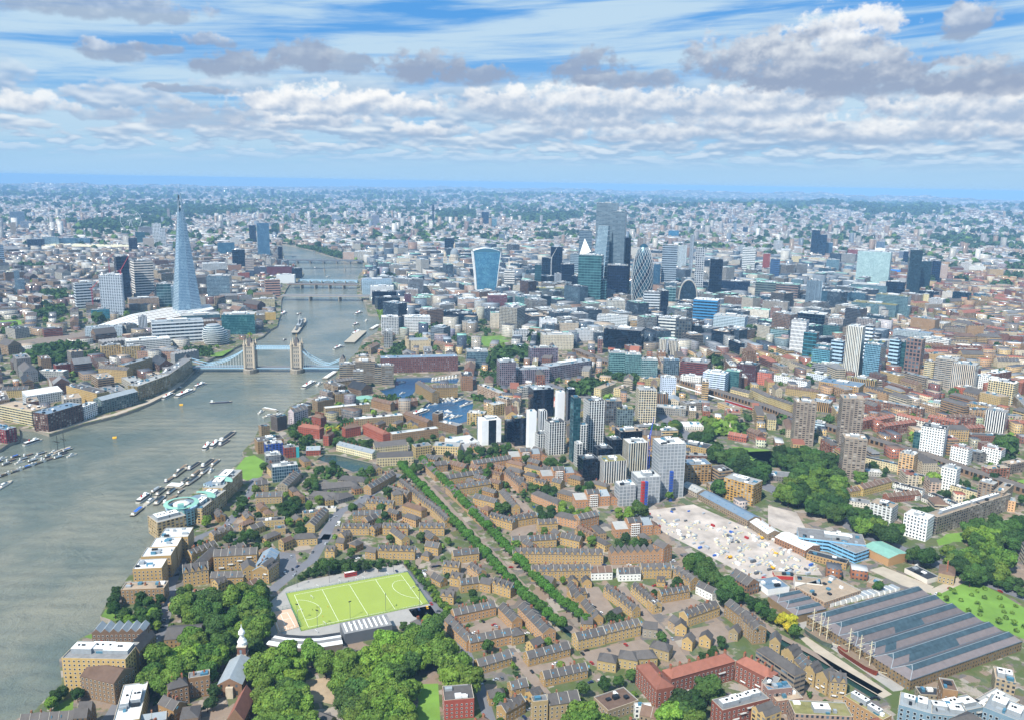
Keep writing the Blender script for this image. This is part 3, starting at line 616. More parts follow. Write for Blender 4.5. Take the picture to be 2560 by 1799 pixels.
def T(c,x,yb,yt,w,ratio,rot,style,wall,roof,label,name='office_tower',rt_='flat',**k):
 p,h,W=ground_h(c,x,yb,yt,w); d=(p-Vector((CX,CY))).normalized(); r=face_rot(p)+math.radians(rot)
 if c[0]=='A' and h>45: style={'ribbon':'bigband','grid':'biggrid','teal':'bigglass','dark':'bigdark'}.get(style,style)
 a=abs(math.radians(rot)); W/=max(.6,math.cos(a)+ratio*math.sin(a)); D=W*ratio
 p=p+d*(D/2*math.cos(a)+W/2*math.sin(a))*.9; h=max(h,6)
 if rt_!='flat': h=max(5,h-k.get('rh',3)*.7)
 return building(name,label,CATS.get(name,'building'),p.x,p.y,r,W,D,h,style,wall,roof,rt_,group=GRPS.get(name),**{'plant':1 if rt_=='flat' and W>12 else 0,**k})
def E(c,x1,y1,x2,y2,D,H,style,wall,roof,label,name='flats',rt_='flat',z=0,**k):
 X_,Y_,r,W,D,H=edge(c,x1,y1,x2,y2,D,H,z); return building(name,label,CATS.get(name,'building'),X_,Y_,r,W,D,H,style,wall,roof,rt_,group=GRPS.get(name),**k)
def root_at(name,label,cat,p,rot=0,group=None,r=30):
 occ_poly(rect(p[0],p[1],rot,r,r)); return empty(name,(p[0],p[1],0),rot,label=label,cat=cat,group=group)
def real(lat,lon): return Vector(((lon+.07)*69281,(lat-51.505)*111250))
# the glass spire
def spire():
 p=real(51.50452,-.08655); r=root_at('glass_skyscraper','tall tapering glass spire rising to a splintered point beside the railway terminus','skyscraper',p,r=70); r['category']='skyscraper'
 gl=facade('shard_glass',3,3.9,.9,.80,'#54738a',lit='#86a3b4',litp=.5,glassy=.35,rough=.3); n_=8; base=[];top=[]
 for i in range(n_):
  a=2*math.pi*(i+.3)/n_; R0=43*(1.07 if i%2 else .90); base.append((R0*math.cos(a)*1.05,R0*math.sin(a)*.9)); top.append((R0*.06*math.cos(a),R0*.06*math.sin(a)))
 hs=[304,270,296,262,300,275,288,258]
 core=MB(); core.walls([(q[0]*.9,q[1]*.9) for q in base],0,262,FA['curtain'],[(q[0]*.13,q[1]*.13) for q in base],caps=RM['grey']); core.build('core',r,color=lc('#7d97a8'))
 for i in range(n_):
  a,b=base[i],base[(i+1)%n_]; H=hs[i]; t=1-.93*H/310; f=1.02
  m=MB(); q=[(a[0]*f,a[1]*f,0),(b[0]*f,b[1]*f,0),(b[0]*t+ (a[0]-b[0])*.02,b[1]*t,H),(a[0]*t,a[1]*t,H*.985)]
  L=math.dist(a,b); m.face(q,gl,[(0,0),(L,0),(L*.6,H),(L*.4,H)]); s=.965; m.face([(v[0]*s,v[1]*s,v[2]) for v in q[::-1]],MT['steel'])
  m.build('glass_facet',r,color=lc(['#b9ccd8','#8ba3b3','#a5bac7'][i%3]))
 m=MB()
 for z in range(240,300,8): m.lathe([(2.6+(306-z)*.035,z),(2.6+(306-z)*.035,z+.7)],MT['steel'],8)
 m.build('spire_frame',r)
 pod=MB(); pod.box(-62,-34,-34,22,0,62,gl,MT['plant']); pod.build('podium_wing',r,color=lc('#9fb4c0'))
spire()
# two-towered bridge
def bridge():
 A=real(51.50515,-.07560); B=real(51.50583,-.07520); A=G('D',563,832,-4).xy; B=G('D',667,832,-4).xy; d=(B-A); L=d.length; u=d.normalized(); mid=(A+B)/2; rot=math.atan2(u.y,u.x)
 r=empty('tower_bridge',(mid.x,mid.y,0),rot,label='pale blue suspension bridge with two pinnacled stone towers across the river',cat='bridge')
 h=L/2; S=MT['stone']; bl=MT['bluepaint']; stf=facade('bridge_stone',3.6,7.5,.34,.5,'#3a3f46',lit='#55606b')
 for s in (-1,1):
  x=s*h; m=MB(); m.lathe([(13,-5),(13,3),(11.5,4.5),(11.5,5)],MT['dstone'],14,x,0,1,1.75); pier=m.build('pier',r)
  t=MB(); t.box(x-8.5,-9.5,x+8.5,9.5,4.6,44,stf,S);
  for z in (16,30,43): t.box(x-9,-10,x+9,10,z,z+1,S)
  tw=t.build('stone_tower',r,color=lc('#a0998c'))
  q=MB(); q.walls(rect(x,0,0,15,17),44,60,RM['slate'],rect(x,0,0,2.4,3),caps=RM['slate']); q.bar((x,0,60),(x,0,66),.3,MT['yellow']); q.build('steep_roof',tw)
  for i in (-1,1):
   for j in (-1,1):
    q=MB(); cx,cy_=x+i*8.3,j*9.3; q.lathe([(2.3,4.6),(2.3,46),(2.6,46),(2.6,48),(1.9,48),(.05,58)],S,8,cx,cy_); q.build('corner_turret',tw,color=lc('#a0998c'))
    q=MB(); q.box(x+i*4-1.4,j*7.6-1,x+i*4+1.4,j*7.6+1,44,50,S); q.build('dormer',tw)
 for j in (-6.2,6.2):
  m=MB(); m.box(-h+8,j-1.8,h-8,j+1.8,38.5,43,bl,MT['sky']);
  for i in range(15): x=-h+10+i*(2*h-20)/14; m.box(x-.25,j-1.95,x+.25,j+1.95,38.2,43.3,MT['white'])
  m.build('high_walkway',r)
 m=MB(); m.box(-h-2,-7.8,h+2,7.8,3.0,4.4,bl,GR['asphalt']); m.build('bascule_deck',r)
 end=[G('B2',722,128).xy,G('B1',1745,110).xy]
 for s in (-1,1):
  E_=(end[0] if s>0 else end[1])-mid; side=max(60,min(105,(E_).length-h)); x0=s*(h+9); x1=s*(h+9+side)
  m=MB(); m.box(min(x0,x1),-8.5,max(x0,x1),8.5,3.2,4.5,bl,GR['asphalt']); m.build('side_deck',r)
  xl=s*(h+9+side*.66); zt,zl,ze=37,9.5,20
  for j in (-8,8):
   m=MB(); prev=None; N_=14
   for i in range(N_+1):
    t=i/N_; x=x0+(xl-x0)*t; z=zl+(zt-zl)*(1-t)**2.1; th=2.6*math.sin(math.pi*t)+.9
    c=((x,j,z),(x,j,z+th))
    if prev: m.bar(prev[0],c[0],.55,bl,5); m.bar(prev[1],c[1],.55,bl,5); m.bar(prev[0],c[1],.25,MT['white'],4)
    m.bar((x,j,4.4),(x,j,z),.16,MT['white'],4); prev=c
   m.bar((xl,j,zl+.5),(x1,j,ze),.8,bl,5); m.build('suspension_chain',r)
   m=MB(); m.box(min(x0,x1),j*1.06-.15,max(x0,x1),j*1.06+.15,4.5,5.8,bl); m.build('parapet',r)
  m=MB(); m.box(x1-5,-10,x1+5,-3.5,-2,20,stf,S); m.box(x1-5,3.5,x1+5,10,-2,20,stf,S); m.box(x1-5,-3.5,x1+5,3.5,13,20,stf,S); m.walls(rect(x1,0,0,9,19),20,27,RM['slate'],rect(x1,0,0,1,9),caps=RM['slate']); m.build('abutment_tower',r,color=lc('#a0998c'))
 occ_poly(rect(mid.x,mid.y,rot,2*h+230,24)); return r,mid,rot,h
BR=bridge()
# egg-shaped council building
def egg():
 p=G('A1',1945,1500).xy; r=root_at('council_building','squat egg-shaped glass council building leaning beside the bridge','council hall',p,r=56); m=MB(); gl=facade('egg_glass',2.2,4.2,.9,.66,'#39505c',lit='#8fa6a8',litp=.3,glassy=.4,rough=.35)
 nk=10; d=Vector((-.2,-.98))
 for k in range(nk):
  def rg(t):
   rr=26*math.sqrt(max(.02,1-((t-.30)/.78)**2)); off=-t*15
   return [(off*-.75+rr*math.cos(a),off*.5+rr*math.sin(a)) for a in [2*math.pi*i/28 for i in range(28)]]
  m.walls(rg(k/nk),k*4.2,(k+1)*4.2,gl,rg((k+.94)/nk)); m.walls([(x*1.02,y*1.02) for x,y in rg((k+.9)/nk)],(k+.88)*4.2,(k+1)*4.2,MT['white'],None,caps=MT['white'])
 m.build('glazed_shell',r,color=lc('#b4bdbd'))
 q=MB(); q.face([(x*.9,y*.9,nk*4.2+.1) for x,y in rg(.94)],MT['plant']); q.build('roof_deck',r)
egg()
# domed cathedral
def dome(name,label,p,s,rot=0):
 r=root_at(name,label,'cathedral',p,rot,r=90*s); S=MT['stone']; st=facade('cathedral_stone',6,12,.3,.5,'#4c4f54')
 m=MB(); m.box(-78*s,-18*s,78*s,18*s,0,31*s,st,RM['lead']); m.box(-16*s,-38*s,18*s,38*s,0,31*s,st,RM['lead']); m.build('nave',r,color=lc('#c4b9a6'))
 q=MB(); q.gable(-76*s,-9*s,-18*s,9*s,31*s,7*s,RM['lead'],S); q.gable(18*s,-9*s,76*s,9*s,31*s,7*s,RM['lead'],S); q.build('nave_roof',r)
 q=MB(); q.lathe([(20*s,31*s),(20*s,50*s),(22*s,50*s),(22*s,52*s),(17*s,52*s),(17*s,60*s)],st,24); q.build('drum',r,color=lc('#cabfae'))
 for i in range(16):
  a=i*math.pi/8; q=MB(); q.bar((20.6*s*math.cos(a),20.6*s*math.sin(a),33*s),(20.6*s*math.cos(a),20.6*s*math.sin(a),49*s),1.1*s,S,6); q.build('column',r)
 q=MB(); q.lathe([(17.2*s,60*s)]+[(17.2*s*math.cos(t),60*s+24*s*math.sin(t)) for t in [math.pi/2*k/8 for k in range(1,8)]]+[(3.6*s,84*s)],RM['lead'],24); do=q.build('dome',r)
 q=MB(); q.lathe([(3.6*s,84*s),(3.4*s,96*s),(4*s,96*s),(2.5*s,100*s),(.5*s,104*s),(.5*s,111*s)],S,10); q.build('lantern',do)
 for j in (-1,1):
  q=MB(); q.box(-84*s,(j*20-6)*s,-70*s,(j*20+6)*s,0,44*s,st,S); q.lathe([(5.5*s,44*s),(5*s,56*s),(3*s,60*s),(2*s,64*s),(.3*s,68*s)],S,10,-77*s,j*20*s); q.build('west_tower',r,color=lc('#c4b9a6'))
dome('domed_cathedral','great stone cathedral with a lead dome and twin west towers among city offices',real(51.51384,-.09835),1.0,math.radians(-6))
# curved top-heavy tower
def fryer():
 p,h,W=ground_h('A2',2060,1085,655,235); d=(p-Vector((CX,CY))).normalized(); r=root_at('curved_tower','top-heavy curved glass tower with white fins and an arched roof by the river','skyscraper',p+d*25,face_rot(p)+math.radians(8),r=60)
 gl=facade('curved_tower_glass',2.4,3.8,.9,.8,'#2b6e9a',lit='#7fc0d8',litp=.4,glassy=.5,rough=.25); m=MB(); n_=12; hh=h*.93
 def pl(t):
  w=(.74+.30*t**1.5)*W/2; dd=14*(.8+.35*t); cx=0
  return [(cx-w,-dd),(cx-w*.5,-dd*1.08),(cx,-dd*1.12),(cx+w*.5,-dd*1.08),(cx+w,-dd),(cx+w,dd),(cx,dd*1.1),(cx-w,dd)]
 for k in range(n_): m.walls(pl(k/n_),hh*k/n_,hh*(k+1)/n_,gl,pl((k+1)/n_))
 m.build('glass_body',r,color=lc('#6fa8c4'))
 q=MB(); T_=pl(1); N_=14
 for i in range(N_):
  t0,t1=i/N_,(i+1)/N_; x0,x1=T_[0][0]+(T_[4][0]-T_[0][0])*t0,T_[0][0]+(T_[4][0]-T_[0][0])*t1; z=lambda t:hh+(h-hh)*math.sin(math.pi*(t*.85+.1))*1.1
  q.face([(x0,-17,z(t0)),(x1,-17,z(t1)),(x1,17,z(t1)),(x0,17,z(t0))],MT['white']); q.face([(x0,-17,hh-1),(x1,-17,hh-1),(x1,-17,z(t1)),(x0,-17,z(t0))],MT['sky']); q.face([(x1,17,hh-1),(x0,17,hh-1),(x0,17,z(t0)),(x1,17,z(t1))],MT['steel'])
 q.build('arched_roof',r)
 for s in (0,4,5,7):
  q=MB()
  for k in range(n_):
   a=pl(k/n_)[s]; b=pl((k+1)/n_)[s]; q.bar((a[0]*1.03,a[1]*1.03,hh*k/n_),(b[0]*1.03,b[1]*1.03,hh*(k+1)/n_+1),2.0 if s in(0,7) else .9,MT['white'],5)
  q.build('white_edge_fin',r)
fryer()
# diamond-latticed round tower
def gherkin():
 p,h,W=ground_h('A3',1155,1180,615,190); d=(p-Vector((CX,CY))).normalized(); r=root_at('lattice_tower','bullet-shaped round glass tower wrapped in white diamond lattice and dark spirals','skyscraper',p+d*24,0,r=60)
 R0=W/2; pr=lambda t: R0*(.84+.16*math.sin(min(1,t/.42)*math.pi/2)) if t<.42 else R0*math.sqrt(max(0,1-((t-.42)/.585)**2.15))
 g1=plain('spiral_dark_glass','#132434',.15,.5,.2,.1); g2=plain('spiral_pale_glass','#2b4f5f',.2,.4,.3,.12); n_=38; ns=36; m=MB()
 for k in range(n_):
  t0,t1=k/n_,(k+1)/n_; ra,rb=max(pr(t0),.2),max(pr(t1),.2); tw=.062
  for i in range(ns):
   a0,a1=2*math.pi*(i+k*.5)/ns,2*math.pi*(i+1+k*.5)/ns; b0,b1=2*math.pi*(i+(k+1)*.5)/ns,2*math.pi*(i+1+(k+1)*.5)/ns
   m.face([(ra*math.cos(a0),ra*math.sin(a0),h*t0),(ra*math.cos(a1),ra*math.sin(a1),h*t0),(rb*math.cos(b1),rb*math.sin(b1),h*t1),(rb*math.cos(b0),rb*math.sin(b0),h*t1)],g1 if i%6<2 and t1<.86 else g2)
 m.build('glass_skin',r)
 for s in (-1,1):
  q=MB()
  for i in range(18):
   prev=None
   for k in range(n_+1):
    t=k/n_; rr=pr(t)+.25; a=2*math.pi*(i*2+s*k*.5)/ns; c=(rr*math.cos(a),rr*math.sin(a),h*t)
    if prev and t<.97: q.bar(prev,c,.32,MT['white'],3)
    prev=c
  q.build('diamond_lattice',r)
gherkin()
# leaning white-topped tower
def scalpel():
 p,h,W=ground_h('A3',640,1080,700,104); d=(p-Vector((CX,CY))).normalized(); r=root_at('angular_tower','angular tower with a folded white triangular peak behind the teal glass block','skyscraper',p+d*25,face_rot(p),r=50); x=W/2
 _,ht,_=ground_h('A3',640,1080,568); B=rect(0,0,0,W,40); m=MB(); m.walls(B,0,h*.96,FA['dark']); m.build('glass_body',r,color=lc('#3b5566'))
 q=MB(); z=h*.96; A=(-x*.12,6,ht); Wt=MT['white']; b=[(v[0],v[1],z) for v in B]
 q.face([(b[0][0],b[0][1],z-4),(b[1][0],b[1][1],z+12),A],Wt); b[1]=(b[1][0],b[1][1],z+12); q.face([b[1],b[2],A],Wt); q.face([b[2],b[3],A],MT['steel']); q.face([b[3],(b[0][0],b[0][1],z-4),A],MT['steel']); q.build('white_peak',r)
scalpel()
# slanting wedge tower
def wedge():
 p,h,W=ground_h('A3',765,1090,450,135); d=(p-Vector((CX,CY))).normalized(); r=root_at('wedge_tower','sloping wedge-shaped glass office tower against the tallest tower','skyscraper',p+d*25,face_rot(p)-math.radians(20),r=50); x=W/2; m=MB(); gl=facade('wedge_glass',2.8,4,.9,.8,'#4a6675',lit='#8fa9b5',litp=.4,glassy=.4,rough=.3)
 m.walls(rect(0,0,0,W,48),0,h,gl,[(-x*.35,10),(x,10),(x,24),(-x*.35,24)],caps=RM['lead']); m.build('glass_body',r,color=lc('#a5b7c0'))
 q=MB()
 for i in range(14): z=h*i/14; q.box(x+.1,-24+34*i/14,x+1.2,24,z,z+1.2,MT['white'])
 q.build('ladder_frame',r)
wedge()
# arch-topped dark building
def can():
 p,h,W=ground_h('A3',1572,1165,930,160); r=root_at('arched_office','dark glass office under a tall pale parabolic arch','office tower',p,face_rot(p),r=50); m=MB(); N_=16; x=W/2; P=[(-x*math.cos(math.pi*i/N_)*(1),h*math.sin(math.pi*i/N_)**.62) for i in range(N_+1)]
 fr=[(a,-12,b) for a,b in P]; bk=[(a,34,b) for a,b in P]; m.face(fr,FA['dark'],[(a,b) for a,b in P]); m.face(bk[::-1],FA['dark'],[(a,b) for a,b in P[::-1]])
 m.build('glass_end_wall',r,color=lc('#3f5866')); q=MB()
 for i in range(N_): q.face([fr[i],bk[i],bk[i+1],fr[i+1]],RM['lead']); q.bar(fr[i],fr[i+1],2.1,MT['concrete'],5)
 q.build('arch_roof',r)
can()
# the big wheel
def wheel():
 p,h,W=ground_h('A1',1180,500,385,220); h=138; r=root_at('ferris_wheel','huge thin white observation wheel beyond the river bend','ferris wheel',p,face_rot(p)+.25,r=20); R0=62; m=MB(); N_=40; P=[(R0*math.cos(2*math.pi*i/N_),0,72+R0*math.sin(2*math.pi*i/N_)) for i in range(N_)]
 for i in range(N_): m.bar(P[i],P[(i+1)%N_],1.6,MT['white'],4)
 m.build('rim',r); q=MB(); [q.bar(P[i],(0,0,72),.35,MT['white'],3) for i in range(0,N_,2)]; q.build('spokes',r); q=MB(); q.bar((0,0,72),(-18,24,0),2,MT['white']); q.bar((0,0,72),(18,24,0),2,MT['white']); q.build('support_frame',r)
 for i in range(0,N_,2): q=MB(); q.lathe([(.3,-2),(2.2,-1),(2.2,1),(.3,2)],MT['sky'],6); o=q.build('capsule',r); a=2*math.pi*i/N_; o.location=((R0+3)*math.cos(a),0,72+(R0+3)*math.sin(a))
wheel()
def rod_tower():
 p=real(51.5215,-.1389); r=root_at('communications_tower','slim cylindrical communications tower standing far beyond the cathedral','tower',p,r=20)
 m=MB(); m.lathe([(9,0),(9,100),(6,102),(6,132),(11,134),(11,160),(7,162),(7,172)],FA['dark'],14); m.build('shaft',r,color=lc('#4d6478')); q=MB(); q.lathe([(2,172),(.5,190)],MT['steel'],6); q.build('mast',r)
 p=real(51.5560,-.2795); r=root_at('stadium','distant stadium with a tall white lattice arch','stadium',p,-.9,r=20); m=MB(); m.lathe([(140,0),(150,35),(120,48),(70,44)],MT['white'],24,0,0,1,.8); m.build('bowl',r)
 q=MB(); P=[(-158*math.cos(math.pi*i/16),0,20+133*math.sin(math.pi*i/16)*1.0) for i in range(17)]; [q.bar(P[i],P[i+1],5,MT['white'],5) for i in range(16)]; q.build('arch',r)
rod_tower()
# castle
def castle():
 p,h,W=ground_h('A2',1450,1560,1455,190); d=(p-Vector((CX,CY))).normalized(); r=root_at('castle_keep','square pale stone castle keep with four turrets behind trees by the river','castle',p+d*15,face_rot(p)+.1,r=46); st=facade('keep_stone',6,8,.18,.3,'#4c4a46'); x=W/2
 m=MB(); m.box(-x,-17,x,17,0,h*.82,st,RM['lead']); m.build('wall',r,color=lc('#b8aa8e'))
 for i,j in ((-1,-1),(1,-1),(1,1),(-1,1)):
  q=MB(); q.box(i*x-2.6,j*17-2.6,i*x+2.6,j*17+2.6,0,h,st,MT['stone']); t=q.build('turret',r,color=lc('#b8aa8e')); q=MB(); q.lathe([(2.8,h),(2.4,h+2),(.1,h+5)],RM['slate'],8,i*x,j*17); q.build('turret_cap',t)
 q=MB()
 for k in range(12): t=-x+W*(k+.5)/12; q.box(t-.9,-17.2,t+.9,-16.2,h*.82,h*.82+1.6,MT['stone'])
 q.build('battlements',r,color=lc('#b8aa8e'))
 for (a,b,e,f,hh,lab) in ((1590,1545,1760,1580,12,'long brown stone barrack range inside the castle walls'),(1180,1500,1250,1460,11,'low brown stone lodging inside the castle walls'),(1030,1600,1110,1560,13,'outer stone gatehouse of the castle beside the wharf trees')):
  E('A2',a,b,e,f,14,hh,'punched','#8f7d62','brown',lab,'castle_range','gable',rh=4)
castle()
